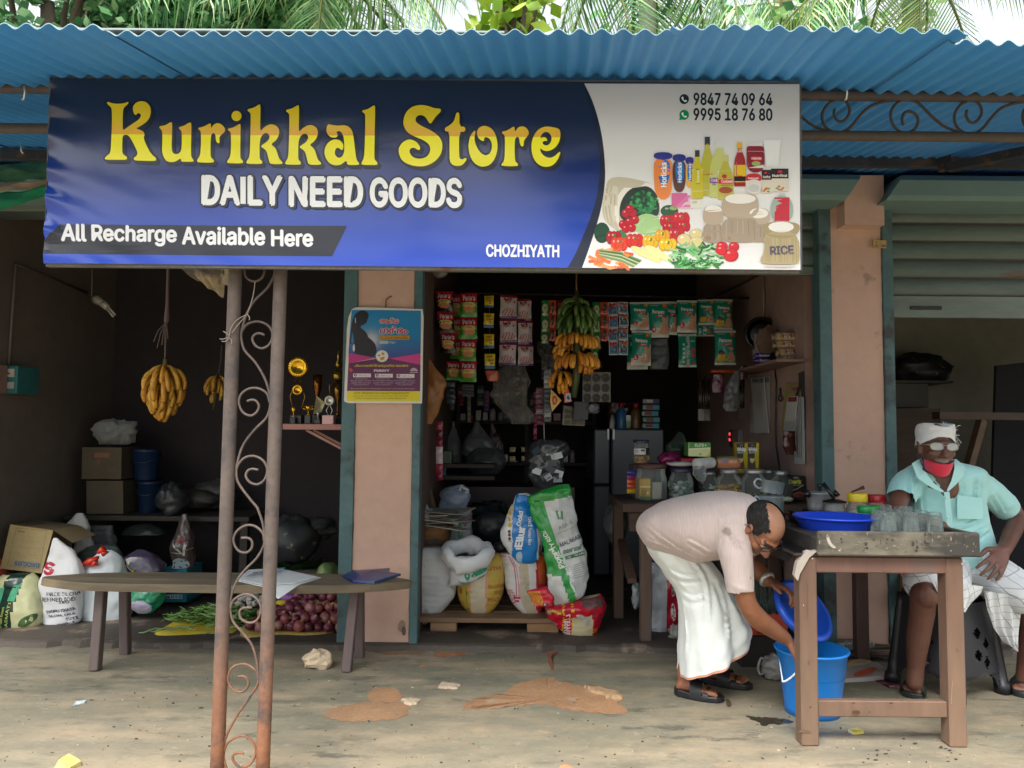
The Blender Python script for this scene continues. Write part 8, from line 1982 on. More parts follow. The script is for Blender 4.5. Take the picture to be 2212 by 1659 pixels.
MB().box((-.024,-.016,.001),(.024,.016,.014),'#c9b95c',.001,m4).build('sleeve','card',mx);MB().box((-.030,-.013,.003),(-.0245,.013,.012),'#e0dcc8',0,m4).build('tray','card',mx)
# ================================================================ right bay
RB=6.2
q0,q1=za(6,1375,785,RB),za(6,1750,760,RB)
rs_=thing('wall_shelf','dark shelf board with a cupboard below in the gloom of the right bay','shelf',(q0.x,RB,q0.z))
MB().box((2.2,RB,q0.z-.02),(q1.x,RB+.35,q0.z),'#35302a').build('board','wood',rs_)
MB().box((2.2,RB+.02,za(6,1500,960,RB).z),(za(6,1600,900,RB).x,RB+.33,q0.z-.025),'#4a4a46').build('cupboard','dark_plaster',rs_)
MB().box((2.2,RB-.1,PZ),(za(6,1625,1000,RB).x,RB+.3,za(6,1500,965,RB).z-.005),'#3a2a20').build('chest','wood',rs_)
crumple('sack','black sack slumped on the dark shelf of the right bay','sack',za(6,1540,715,RB+.12),(.24,.14,.13),'#15161a','weave',61,.25)
es=thing('wooden_frame','bare timber frame standing across the right bay behind the seated man','frame',za(6,1900,1300,5.3))
MB().obox(za(6,1640,1012,5.3),za(6,2400,1022,5.3),.10,.05,'#43352b').build('cross_bar','wood',es)
MB().obox(za(6,1935,1040,5.28),za(6,1850,1340,5.28),.07,.04,'#5f4b3b').build('brace','wood',es)
MB().obox(za(6,1850,1345,5.28),V3((za(6,1700,1900,5.28).x,5.28,PZ)),.07,.04,'#5a4536').build('brace','wood',es)
MB().obox((za(6,2300,1022,5.3).x,5.33,PZ),za(6,2300,1000,5.33),.06,.05,'#5d4636',up=(0,1,0)).build('leg','wood',es)
bd_=thing('black_board','tall dark board leaning at the back right of the right bay','board',(za(6,2100,900,5.8).x,5.8,PZ))
mb=MB();P=[za(6,x,y,5.8)for x,y in((2030,690),(2500,640),(2500,1400),(1960,1400))];P[2].z=P[3].z=PZ
mb.add(P+[p+V3((0,.03,0))for p in P],[(3,2,1,0),(0,1,5,4),(3,0,4,7)],'#202227');mb.build('panel','dark_plaster',bd_)
MB().obox(z9_(1395,355,4.35),z9_(1480,620,4.2),.035,.07,'#b07a4a').build('plank','wood',org=z9_(1440,620,4.2));tag(bpy.data.objects['plank'],'light orange plank leaning behind the black stool by the pillar','plank')
# ================================================================ small things on the pillars
pt=[za('O',x,y,4.275)for x,y in((172,125),(262,82),(1285,112),(1300,240),(1276,1592),(62,1565),(50,1540),(95,420),(120,240))]
po=thing('poster','health scheme poster with a pregnant silhouette, stuck round the left pillar','poster',pt[5])
PLY=4.278
def pof(x,y,h):
 p=za('O',x,y,PLY);e=0.0
 if x<230:e=((230-x)/200)**2*.02*(1 if y<700 else .5)
 return p+V3((0,-h+e*.6-.004*sin(y*.006)*sin(x*.004),0))
mb=MB();vs,fs=fill2([[(172,125),(200,100),(262,82),(700,92),(1285,112),(1300,240),(1290,900),(1276,1592),(700,1590),(130,1588),(62,1565),(50,1540),(75,900),(95,420),(120,240)]]);vs,fs=split2(vs,fs,90)
P=[pof(x,y,0)for x,y in vs];mb.add(P,fs,'#d3d2cc',True);mb.build('paper','paper',po)
a_,b_,c_=h2l('#1d7fb4'),h2l('#6a5fae'),h2l('#3a3f86')
vs,fs=fill2([[(175,128),(700,128),(1258,135),(1255,810),(760,890),(548,885),(120,800),(150,400)]]);vs,fs=split2(vs,fs,60)
mb=MB()
cy0,cy1=za('O',600,130,PLY).z,za('O',600,880,PLY).z
def skyc(c):
 t=(cy0-c.z)/(cy0-cy1);t=min(1,max(0,t));q=a_ if t<.5 else tuple(a_[i]+(c_[i]-a_[i])*(t-.5)*2 for i in range(3))
 d=(c-za('O',480,600,PLY)).length/.045;g=exp(-d*d);return tuple(q[i]+(.55-q[i])*g for i in range(3))
mb.add([pof(x,y,.0006)for x,y in vs],fs,skyc,True);mb.build('sky_print','print',po)
its=[('c',[(300,140),(370,130),(430,170),(445,215),(430,260),(412,320),(370,360),(330,368),(305,400),(390,460),(425,520),(430,555),(470,580),(540,650),(565,740),(555,810),(500,870),(370,840),(205,810),(215,730),(180,660),(130,650),(150,540),(165,400),(185,280),(230,190)],'#191a22'),('e',205,720,18,60,'#c9ccd4'),('l',[(232,250),(236,330)],14,'#8fb8cc'),('p',[(122,800),(548,880),(122,962)],'#b8307e'),('p',[(122,962),(550,890),(760,885),(1252,985),(1245,1400),(100,1395)],'#5b2450'),('p',[(1254,812),(760,886),(1252,985)],'#c23a86'),('p',[(98,1397),(1245,1403),(1240,1556),(96,1553)],'#d2c21c'),('e',648,850,106,100,'#3a3a4c'),('e',648,850,100,94,'#d8dcd6'),('e',660,815,30,26,'#c98a2c'),('e',604,838,18,16,'#b0503a'),('c',[(610,885),(660,870),(690,840),(690,900),(650,915),(615,905)],'#c98a2c'),('l',[(615,865),(640,880),(665,862)],10,'#b8402e')]
for k in range(18):its.append(('r',648+84*cos(k*.35)-5,850+79*sin(k*.35)-4,648+84*cos(k*.35)+5,850+79*sin(k*.35)+4,'#6a7a5a'))
def ml(s,x0,y0,x1,y1,c,b=0):its.append(('t',s,x0,y0,x1,y1,c,b,0))
for dx,dy in((-7,0),(7,0),(0,-7),(0,7)):ml('ആദ്യ',620+dx,252+dy,908+dx,352+dy,'#d8d0d4',.03);ml('ഗർഭം',620+dx,385+dy,1052+dx,500+dy,'#d8d0d4',.03)
ml('ആദ്യ',620,252,908,352,'#a8243e',.02);ml('ഗർഭം',620,385,1052,500,'#a8243e',.02)
its.append(('r',615,525,1085,595,'#b5852a'));ml('സർക്കാർ ധനസഹായം',628,540,1058,580,'#2f2412');ml('5000',618,612,748,658,'#dcdcd8',.03);ml('രൂപ',768,618,858,660,'#dcdcd8')
ml('പ്രധാനമന്ത്രി മാതൃവന്ദന യോജന',220,975,1062,1032,'#d8c43a',.01);ml('PMMVY',526,1060,764,1096,'#d0cdd0',.03)
for i,(x0,s,n_)in enumerate(((200,'1000 രൂപ','1'),(542,'2000 രൂപ','2'),(880,'2000 രൂപ','3'))):
 its+=[('r',x0,1124+i*4,x0+278,1182+i*4,'#d3cdd0'),('e',x0+36,1150+i*4,24,22,'#5b1f48')];ml(n_,x0+30,1138+i*4,x0+44,1162+i*4,'#e6e0e4',.03);ml(s,x0+76,1142+i*4,x0+245,1172+i*4,'#9a3a6a')
 for k,ln in enumerate(('ആദ്യഗർഭം 150','ദിവസത്തിനുള്ളിൽ രജിസ്റ്റർ','ചെയ്ത് MCP കാർഡിൽ','രേഖപ്പെടുത്തിയാൽ')):w=(190,330,310,240)[k];ml(ln,x0+125-w/2,1195+k*31,x0+125+w/2,1218+k*31,'#b8a9b4')
ml('വിശദ വിവരങ്ങൾക്ക് തൊട്ടടുത്തുള്ള അങ്കണവാടി കേന്ദ്രവുമായി ബന്ധപ്പെടുക',158,1348,1160,1374,'#c9a27a')
ml('വനിത ശിശുവികസന വകുപ്പ് ഡയറക്ടറേറ്റ്',205,1415,1072,1445,'#3a3014',.01);ml('പൂജപ്പുര, തിരുവനന്തപുരം | Phone : 0471-2346508',190,1462,1060,1486,'#5a5020');ml('website : wcd.kerala.gov.in  e-mail : bwdicds@gmail.com',222,1500,1030,1524,'#5a5020')
its+=[('c',[(1090,1090),(1100,1055),(1150,1030),(1200,1055),(1215,1090),(1150,1080)],'#b39fae'),('r',1085,1098,1215,1112,'#a892a2'),('c',[(135,1050),(165,1035),(205,1080),(170,1105),(145,1090)],'#c04a3a')]
pb=MB();prints(pb,its,pof,.0010,.00006,sub=120);pb.build('printing','print',po)
mb=MB();a=zp(5,275,300);mb.tube([at(*zp(5,272,318),4.29),at(*zp(5,276,270),4.285),at(*zp(5,300,248),4.28),at(*zp(5,312,245),4.275)],.004,'#7a5a34',6);tag(mb.build('twig','wood',org=at(*a,4.29)),'dry yellow twig stuck to the pillar above the poster','twig')
tk=thing('number_tag','small cream number card stuck beside the right shutter rail','tag',za(3,1280,1570,4.275))
P=[za(3,x,y,4.275)for x,y in((1235,1540),(1322,1545),(1322,1595),(1238,1590))]
mb=MB();mb.add(P+[p+V3((0,.006,0))for p in P],[(3,2,1,0),(0,1,5,4),(1,2,6,5),(2,3,7,6),(3,0,4,7)],'#b89a68');mb.build('card','paper',tk)
pb=MB();prints(pb,[('t','111',1248,1572,1268,1586,'#4a3a24',.02,0),('t','046',1290,1572,1318,1586,'#4a3a24',.03,0),('l',[(1280,1545),(1280,1590)],2,'#6a5a3a'),('e',1258,1556,6,4,'#7a5a34')],lambda x,y,h:za(3,x,y,4.274)-V3((0,h,0)),.0005);pb.build('printing','print',tk)
# ================================================================ people
def fuse(shells,vox,smooth=4,sf=.5):
 """melt closed pieces into one continuous skin"""
 me=bpy.data.meshes.new('tmp');v,f=[],[]
 for vs,fs in shells:
  b=len(v);v+=[tuple(p)for p in vs];f+=[tuple(i+b for i in q)for q in fs]
 me.from_pydata(v,[],f);bm=bmesh.new();bm.from_mesh(me);bmesh.ops.recalc_face_normals(bm,faces=bm.faces[:]);bm.to_mesh(me);bm.free()
 ob=bpy.data.objects.new('tmp',me);COL.objects.link(ob)
 r=ob.modifiers.new('r','REMESH');r.mode='VOXEL';r.voxel_size=vox
 s=ob.modifiers.new('s','SMOOTH');s.factor=sf;s.iterations=smooth
 m2=bpy.data.meshes.new_from_object(ob.evaluated_get(bpy.context.evaluated_depsgraph_get()))
 V_=[x.co.copy()for x in m2.vertices];F_=[tuple(p.vertices)for p in m2.polygons]
 bpy.data.objects.remove(ob);bpy.data.meshes.remove(me);bpy.data.meshes.remove(m2)
 return V_,F_
def cutfaces(V_,F_,planes):
 """open sleeve ends, necklines: drop faces beyond a plane (point, direction) within reach"""
 out=[]
 for f in F_:
  c=sum((V_[i]for i in f),V3())/len(f)
  if not any((c-p).dot(d)>0 and(c-p).length<r for p,d,r in planes):out.append(f)
 return out
def frame(c,f,u,s=1.0):
 f,u=V3(f).normalized(),V3(u);u=(u-f*u.dot(f)).normalized();l=u.cross(f)*-1
 l=f.cross(u)*-1
 return Matrix(((l.x*s,f.x*s,u.x*s,c.x),(l.y*s,f.y*s,u.y*s,c.y),(l.z*s,f.z*s,u.z*s,c.z),(0,0,0,1)))
def head_shells(m):
 E=lambda c,r,n=18,k=12,M3=None:ellipsoid(c,r,n,k,M3)
 S=[E((0,-.014,.038),(.074,.094,.080)),E((0,.022,-.012),(.066,.068,.085)),E((0,.030,-.070),(.047,.045,.042)),E((0,.052,-.098),(.024,.022,.019)),rtube([(-.052,.068,.024),(0,.086,.027),(.052,.068,.024)],[.012,.014,.012],8),rtube([(0,.083,.016),(0,.098,-.008),(0,.108,-.028)],[.008,.0105,.014],8),E((.014,.094,-.032),(.010,.011,.008),8,6),E((-.014,.094,-.032),(.010,.011,.008),8,6),E((.040,.058,-.022),(.024,.024,.018),10,8),E((-.040,.058,-.022),(.024,.024,.018),10,8),rtube([(-.022,.074,-.062),(0,.084,-.059),(.022,.074,-.062)],[.005,.0075,.005],8),rtube([(-.018,.072,-.072),(0,.081,-.073),(.018,.072,-.072)],[.005,.0085,.005],8)]
 for s in(-1,1):
  S.append(E((s*.074,-.006,-.004),(.008,.019,.032),12,8,Matrix.Rotation(s*-.35,3,'Z')));S.append(rtube([(s*.079,-.02,.018),(s*.083,-.008,.028),(s*.081,.008,.018),(s*.077,.008,-.01),(s*.074,.004,-.03)],[.004,.005,.005,.004,.006],7))
 S.append(rtube([(0,-.028,-.05),(0,-.036,-.11),(0,-.045,-.16)],[.054,.053,.058],14))
 return[([m@V3(v)for v in vs],fs)for vs,fs in S]
def hand_shells(w,d,n,side,curl=(.5,.6,.7,.8),spread=.06,sc=1.0,thumb=.8):
 """w wrist, d along the hand, n out of the back of the hand, side towards the thumb"""
 w,d,n=V3(w),V3(d).normalized(),V3(n);n=(n-d*n.dot(d)).normalized();s=V3(side);s=(s-d*s.dot(d)-n*s.dot(n)).normalized()
 S=[];vs,fs=[],[]
 P=[(0,.026,.019),(.02,.030,.019),(.05,.039,.016),(.08,.041,.013),(.094,.037,.010)]
 for k,(t,a,b)in enumerate(P):
  for j in range(14):
   q=2*pi*j/14;vs.append(w+d*t*sc+s*a*sc*cos(q)+n*b*sc*sin(q))
 for k in range(len(P)-1):
  for j in range(14):fs.append((k*14+j,k*14+(j+1)%14,(k+1)*14+(j+1)%14,(k+1)*14+j))
 fs+=[tuple(range(13,-1,-1)),tuple((len(P)-1)*14+j for j in range(14))];S.append((vs,fs))
 for k,(x,L)in enumerate(((.030,.074),(.010,.083),(-.010,.077),(-.029,.060))):
  p=w+d*.08*sc+s*x*sc;dd=(d+s*spread*(1.5-k)).normalized();pts=[p];a=0
  for i,fr in enumerate((.16,.46,.3,.22)):
   if i:a+=curl[k]*(.8,1,.8)[i-1]
   p=p+(dd*cos(a)-n*sin(a))*L*fr*1.05*sc;pts.append(p)
  S.append(rtube(pts,[.0092*sc,.0092*sc,.0088*sc,.008*sc,.0066*sc],9,2))
 p=w+d*.028*sc+s*.026*sc;t1=(d*.75+s*thumb-n*.25).normalized();t2=(d+s*thumb*.2-n*.35).normalized()
 S.append(rtube([p-t1*.01,p+t1*.038*sc,p+t1*.038*sc+t2*.028*sc,p+t1*.038*sc+t2*.05*sc],[.014*sc,.0115*sc,.0105*sc,.007*sc],10,2))
 return S
def foot_shells(heel,toe,z=.022,w=.046):
 h=V3(toe)-V3(heel);L=h.length;h.normalize();s=V3((h.y,-h.x,0));o=V3((heel[0],heel[1],z));S=[]
 vs,fs=[],[]
 P=[(.0,.018,.02),(.04,.031,.046),(.14,.036,.07),(.34,.034,.062),(.55,.042,.043),(.74,w,.028),(.84,w*.9,.02)]
 for t,a,b in P:
  for j in range(14):
   q=2*pi*j/14;vs.append(o+h*(t*L)+s*a*cos(q)+V3((0,0,b/1.0*.5+b*.5*sin(q)-(0 if sin(q)>0 else 0))))
 for k in range(len(P)-1):
  for j in range(14):fs.append((k*14+j,k*14+(j+1)%14,(k+1)*14+(j+1)%14,(k+1)*14+j))
 fs+=[tuple(range(13,-1,-1)),tuple((len(P)-1)*14+j for j in range(14))];S.append((vs,fs))
 return S,o,h,s,L
def toes(o,h,s,L,inner):
 S=[]
 for k in range(5):
  x=inner*(.030-.0155*k);l=(.205,.215,.195,.17,.145)[k]*L;r=.0125 if k==0 else .0088-.0004*k
  S.append(rtube([o+h*.72*L+s*x*.95+V3((0,0,.016)),o+h*(.72*L+l*.6)+s*x+V3((0,0,.016)),o+h*(.72*L+l)+s*x+V3((0,0,r*.9))],[r*.95,r,r*.9],9,2))
 return S
def sandal(name,heel,toe,col,par,inner,bands,m='dull_plastic',studs=False):
 h=V3(toe)-V3(heel);L=h.length;h.normalize();s=V3((h.y,-h.x,0));o=V3((heel[0],heel[1],0))-h*.012;L+=.03
 out=[]
 for i in range(28):
  a=2*pi*i/28;t=.5-.5*cos(a);w=(.034+.018*sin(pi*(t*.9+.05))**2*(.4+t))*math.copysign(min(1,abs(sin(a))*1.7),sin(a));out.append((t*L,w))
 mb=MB();n_=len(out);vs=[]
 for z,k in((.001,.97),(.006,1),(.021,1.0),(.026,.95)):
  for t,w in out:vs.append(o+h*(L/2+(t-L/2)*k)+s*w*k+V3((0,0,z+(.010*max(0,1-t/(L*.5))if z>.01 else 0))))
 fs=[tuple(range(n_-1,-1,-1)),tuple(range(3*n_,4*n_))]+[(k*n_+i,k*n_+(i+1)%n_,(k+1)*n_+(i+1)%n_,(k+1)*n_+i)for k in range(3)for i in range(n_)]
 mb.add(vs,fs,col);
 for t0,t1,hz,wd in bands:
  def bf(u,v,t0=t0,t1=t1,hz=hz,wd=wd):
   a=pi*v;t=(t0+(t1-t0)*u)*L;k=wd+.004*sin(a);top=hz*(1-.55*max(0,(u*(t1-t0)+t0-.35)/.65))
   return o+h*t+s*k*cos(a)+V3((0,0,.012+top*sin(a)**.8))
  mb.grid(bf,5,16,col)
 ob=mb.build(name,m,par)
 if studs:
  sb=MB()
  for q in((.52,.5),(.52,.62),(.58,.5),(.58,.6)):
   a=pi*(1-q[1])if inner>0 else pi*q[1];sb.ell(o+h*q[0]*L+s*.05*cos(a)+V3((0,0,.014+.052*sin(a))),(.004,)*3,'#c9c9c4',6,4)
  sb.build('stud','steel',ob)
 return ob
def spectacles(m,col,par,lens=None):
 g=thing_part('spectacles',par)
 for s in(-1,1):
  mb=MB();P=[m@V3((s*.034+.026*sp(cos(a),.7),.104-.012*abs(s*.034+.026*cos(a))/.06,.012+.016*sp(sin(a),.7)))for a in[2*pi*i/20 for i in range(21)]]
  mb.tube(P,.0019,col,6);mb.tube([m@V3((s*.062,.095,.018)),m@V3((s*.077,.06,.018)),m@V3((s*.083,-.01,.014)),m@V3((s*.08,-.03,-.004))],.0018,col,6)
  if s>0:mb.tube([m@V3((-.009,.104,.016)),m@V3((0,.107,.019)),m@V3((.009,.104,.016))],.0017,col,6)
  mb.build('frame','plastic' if lens is None else 'steel',g)
  mb=MB();mb.add(P[:-1],[tuple(range(20))],'#cfd8d8');mb.build('lens','glass' if lens is None else lens,g)
def thing_part(name,par):
 o=bpy.data.objects.new(name,None);COL.objects.link(o);o.parent=par;o.empty_display_size=.05;WL[o.name]=wloc(par);return o
def skinmesh(shells,vox,colf,par,name='body',m='skin',sm=3):
 V_,F_=fuse(shells,vox,sm,.4);mb=MB();mb.add(V_,F_,colf,True);return mb.build(name,m,par)
def eyes(m,par):
 for s in(-1,1):
  mb=MB();vs,fs=ellipsoid((s*.032,.070,.006),(.0135,.013,.0105),12,8);q=MB();q.add([m@v for v in vs],fs,'#c2b8aa',True);vs,fs=ellipsoid((s*.032,.0815,.004),(.0055,.003,.0055),8,6);q.add([m@v for v in vs],fs,'#1c1210',True);q.build('eye','plastic',par)
inv=R3.inverted()
def topx(p,z='B'):
 d=inv@(p-CO);x=1106+FPX*d.x/-d.z;y=829.5-FPX*d.y/-d.z
 x0,y0,x1,w=ZR[z];k=(x1-x0)/w;return(x/.55746-x0)/k,(y/.55746-y0)/k
def folds(V_,z,lines,w,amp):
 """pull cloth into folds along given lines"""
 S=[]
 for l in lines:
  P,_=spline([(x,y,0)for x,y in l],None,6);S.append(P)
 o=[]
 for v in V_:
  x,y=topx(v,z);q=V3((x,y,0));s=0
  for P in S:
   d=min((q-p).length for p in P);m=1-abs(2*min(range(len(P)),key=lambda i:(q-P[i]).length)/(len(P)-1)-1)**3
   s+=m*(exp(-(d/w)**2)-1.3*exp(-((d-1.6*w)/(.7*w))**2)*(1 if y>P[0].y else .6))
  o.append(v+V3((0,-amp,amp*.3))*max(-1.3,min(1.3,s)))
 return o
# ---------------------------------------------------------------- the bending man
A=lambda x,y,Y:za('A',x,y,Y)
man=thing('person','man bending over the blue bucket in a pale shirt and white wrapped cloth','person',atz(*zp('A',600,1500),0))
hm=frame(A(1012,352,3.20),(.23,-.40,-.86),(.42,-.70,.56),.95)
SK1=h2l('#8a5a40')
hinv=hm.inverted()
def skin1(c):
 q=hinv@c;k=1.0
 if q.length<.16:
  if abs(q.z+.067)<.005 and q.y>.066 and abs(q.x)<.026:return h2l('#70423a')
  if abs(q.z-.030)<.007 and .01<abs(q.x)<.052 and q.y>.06:return h2l('#2a1a14')
  if-.105<q.z<-.04 and q.y>.03 and fbm(q,60,1)>-.1:return h2l('#7c5848')
  if q.z>.06:return h2l('#946a52')
 return tuple(a*(1+.12*fbm(c,9,2))for a in SK1)
n1,n2=A(905,420,3.60),A(700,330,3.62)
S=head_shells(hm)
S.append(rtube([hm@V3((0,-.036,-.10)),A(900,385,3.27),A(800,330,3.36)],[.052,.06,.08],14))
S.append(rtube([A(310,370,3.55),A(420,345,3.52),A(620,320,3.44),A(790,310,3.37)],[.095,.10,.10,.10],18))
sh1,el1,wr1=A(815,345,3.255),A(905,860,3.20),A(1185,1132,3.29)
S.append(rtube([A(760,310,3.32),sh1,A(862,600,3.19),el1,A(985,985,3.23),A(1085,1060,3.265),wr1],[.06,.052,.046,.041,.043,.037,.027],14))
S+=hand_shells(A(1180,1128,3.288),A(1275,1210,3.335)-wr1,(.3,-.5,.8),(.7,-.3,-.1),(.25,.3,.35,.4),.05,1.03)
sh2,el2,wr2=A(885,320,3.48),A(905,545,3.56),A(1066,722,3.47)
S.append(rtube([A(840,320,3.44),sh2,el2,A(985,640,3.53),wr2],[.06,.055,.042,.040,.027],14))
S+=hand_shells(A(1062,716,3.472),A(1175,775,3.42)-wr2,(.5,-.1,.85),(.4,-.9,.1),(.55,.6,.6,.65),.04,1.0,.9)
near=(atz(*zp('A',410,1530),0),atz(*zp('A',722,1582),0));far=(atz(*zp('A',600,1440),0),atz(*zp('A',925,1492),0))
for(hl,to),ak,kn,inn in((near,A(480,1395,3.50),A(560,980,3.58),1),(far,A(660,1365,3.66),A(720,950,3.68),-1)):
 fs_,o,h,s,L=foot_shells(hl,to);S+=fs_+toes(o,h,s,L,inn)
 a=V3(hl)+(V3(to)-V3(hl))*.2;S.append(rtube([V3((a.x,a.y,.06)),V3((a.x,a.y,.12)),a.lerp(kn,.45)*1+V3((0,0,.02)),kn,A(450,600,3.61-.03*inn)],[.034,.036,.042,.042,.05],14))
skinmesh(S,.0052,skin1,man)
eyes(hm,man)
spectacles(hm,'#141416',man)
# hair: a horseshoe round the bald crown
mb=MB();vs,fs=ellipsoid((0,-.016,.036),(.0805,.1005,.086),56,40)
def keep(v):
 x,y,z=v.x,v.y,v.z;w=.012*fbm(v,30,3)
 bald=((x/.052)**2+((y-.005)/.092)**2<1+w*8)and z>.03
 return not bald and y<.040-max(0,.02-z)*1.1+w and z>-.055-(.0 if y<-.03 else-.03)+w and not(abs(x)>.06 and-.03<y and z<.012)
V_=[v*(1+.012*fbm(v,70,5))for v in vs]
fk=[f for f in fs if keep(sum((vs[i]for i in f),V3())/len(f))]
mb.add([hm@v for v in V_],fk,lambda c:tuple(.012+.03*max(0,fbm(c,160,2))for _ in range(3)),True);mb.build('hair','hair',man)
# shirt
BR=[(190,474,120,350),(222,494,126,300),(330,520,178,226),(430,548,290,162),(540,582,400,128),(640,566,520,104),(705,560,640,88),(770,540,760,78),(835,520,860,88),(872,485,950,116),(882,445,1000,170)]
B=Bag('A',BR,(3.56,3.30),dr=1.38,e=.95,wr=.006,ws=7,seed=3,dmax=.205)
tm_=MB();B.skin(tm_,'#ffffff',40,40)
S=[([V3(v)for v in tm_.v],tm_.f)]
S.append(rtube([A(795,330,3.27),A(822,480,3.22),A(850,650,3.20),A(868,830,3.195)],[.090,.072,.062,.053],16));S.append(rtube([A(880,310,3.45),A(892,420,3.53),A(900,520,3.56)],[.08,.066,.06],14))
V_,F_=fuse(S,.0075,5)
cd=(A(868,830,3.195)-A(850,650,3.20)).normalized();cp=A(860,792,3.20);nd=(hm.translation-A(880,330,3.31)).normalized()
F_=cutfaces(V_,F_,[(cp,cd,.11),(A(900,525,3.56),V3((0,0,-1)),.08),(A(950,335,3.26),nd,.062)])
V_=[v+V3((0,-1,.3))*(.010*(1-abs(sin((v.x*13+v.z*21)+2.5*nz(v,5,2))))**3*max(0,nz(v,4,8)+.3+(.92-v.z)*.5)-.008*(.25-min(.25,abs(nz(v,7,5))))+.003*fbm(v,16,4))for v in V_]
V_=folds(V_,'A',[[(190,330),(290,410),(420,500),(560,575)],[(160,420),(300,470),(430,520)],[(690,500),(720,400),(770,300)],[(780,360),(830,440),(872,500)],[(640,520),(560,470),(480,430)]],13,.009)
spot=[(A(757,362,3.2),.016),(A(480,730,3.4),.012)]
mb=MB();mb.add(V_,F_,lambda c:'#93857f' if c.y<3.3 and any((c.x-q.x)**2+(c.z-q.z)**2<r*r for q,r in spot)else '#b9aaa6',True);sh_=mb.build('shirt',mat('striped_shirt',.95,n1=.05,s1=8,n2=.12,s2=150,bump=.15,bs=60,stretch=(2.5,.1,.1),sheen=.2),man)
mb=MB();ring=[]
for i in range(25):
 a=2*pi*i/24;m_=frame(A(912,350,3.275),nd,(0,0,1));ring.append(m_@V3((.066*cos(a),.006*sin(2*a),.074*sin(a))))
vs,fs=tube(ring,.009,8,False,1.9);mb.add(vs,fs,'#b3a4a0',True);mb.build('collar','cloth',sh_)
mb=MB();c=A(757,362,3.40)
# wrapped white cloth
class Wrap(Bag):
 def P(s,a,t,h=0.0):
  p=Bag.P(s,a,t,h);k=(1-t)**.7
  f=.007*k*sin(5*a+2.2*t+1)+.004*k*sin(13*a-5*t)+.0045*sin(9*a+26*t+4*nz(p,3,1))*max(0,nz(p,5,7)+.3)
  f-=.045*exp(-((a-1.15)/.22)**2)*max(0,min(1,(.72-t)*3))
  xl,yl,xr,yr,c,u,hw,hd=s.sec(t);return p+(p-c).normalized()*f
MR=[(424,1386,905,1165),(425,1330,918,1110),(428,1220,915,1060),(432,1080,900,1000),(434,950,872,930),(405,800,800,800),(330,680,735,690),(262,590,690,620),(205,505,640,560),(190,440,560,500)]
B=Wrap('A',MR,3.58,dr=1.1,e=.95,wr=.004,ws=8,seed=6,dmax=.185)
mb=MB();B.skin(mb,lambda x,y,f:'#d6dcd9',90,70,False)
mb.v=[tuple(v)for v in folds([V3(v)for v in mb.v],'A',[[(500,540),(600,680),(640,850),(640,1050)],[(330,640),(450,700),(600,700)],[(420,800),(520,850),(620,830)],[(690,700),(760,900),(790,1150)],[(440,900),(470,1100),(450,1330)]],16,.012)]
hem=MB();hem.v=list(mb.v);keepf=[]
for i,(f,c)in enumerate(zip(mb.f,mb.c)):
 if i//90<3:mb.c[i]=h2l('#c78d76')
mb.build('wrapped_cloth','cloth',man)
mb=MB();P=[A(x,y,3.72)for x,y in((640,1330),(820,1235),(905,1180),(815,1302),(700,1328))];mb.add(P+[p+V3((.004,.02,0))for p in P],[tuple(range(5))]+[(i,5+i,5+(i+1)%5,(i+1)%5)for i in range(5)],'#c2846c');mb.build('hem_fold','cloth',man)
for(hl,to),inn in((near,1),(far,-1)):sandal('sandal',hl,to,'#17171a',man,inn,((.36,.60,.078,.051),(.62,.72,.056,.054)),studs=inn>0)
d=(wr2-A(985,640,3.53)).normalized();mb=MB();mw=frame(wr2-d*.012,d,(0,0,1));mb.tube([mw@V3((.031*cos(a),0,.031*sin(a)))for a in[2*pi*i/24 for i in range(25)]],.0075,'#b9b9b4',8,False,1.6);mb.ell(mw@V3((.0,0,.034)),(.016,.016,.007),'#8f8f8a',12,6);mb.build('watch','steel',man)
# the bucket lid in his far hand
lc=za(9,778,655,3.44);ld=V3((.42,-.64,.64))
k=za(9,968,760,3.44)-za(9,590,540,3.44);Rl=k.length/2
m_=frame(lc,(.83,0,-.56),ld)
mb=MB();mb.lathe([(0,.006),(Rl*.18,.006),(Rl*.2,.012),(Rl*.78,.012),(Rl*.82,.024),(Rl*.96,.024),(Rl,.018),(Rl,-.002),(Rl*.95,-.002),(Rl*.94,.012),(0,0)],'#1f52c4',(0,0,0),40)
mb.v=[tuple(m_@V3(v))for v in mb.v];tag(mb.build('bucket_cover','plastic',org=lc),'round blue bucket lid held up by the bending man','bucket cover')
# ---------------------------------------------------------------- the seated man
Bz=lambda x,y,Y:za('B',x,y,Y)
sit=thing('person','seated old man in a mint shirt, white head cloth and red mask below his chin','person',atz(*zp('B',420,1520),0))
hm2=frame(Bz(425,196,3.66),(-.13,-1,-.03),(.02,-.03,1),1.0)
hi2=hm2.inverted();SK2=h2l('#6a463a')
def skin2(c):
 q=hi2@c
 if q.length<.16:
  if abs(q.z+.067)<.005 and q.y>.066 and abs(q.x)<.024:return h2l('#4a2c28')
  if-.060<q.z<-.046 and q.y>.07 and abs(q.x)<.034:return h2l('#6f6661')
  if abs(q.z-.031)<.006 and .012<abs(q.x)<.052 and q.y>.06:return h2l('#4a4340')
 return tuple(a*(1+.16*fbm(c,9,2))for a in SK2)
S=head_shells(hm2)
S.append(rtube([hm2@V3((0,-.036,-.10)),Bz(428,330,3.72),Bz(440,420,3.76)],[.057,.062,.085],14))
S.append(rtube([Bz(455,420,3.75),Bz(470,560,3.75),Bz(490,720,3.77),Bz(500,830,3.78)],[.085,.088,.09,.10],18))
S.append(ellipsoid(Bz(442,380,3.75),(.09,.121,.12),20,14));S.append(rtube([Bz(300,375,3.76),Bz(455,350,3.76),Bz(630,375,3.77)],[.05,.07,.05],14))
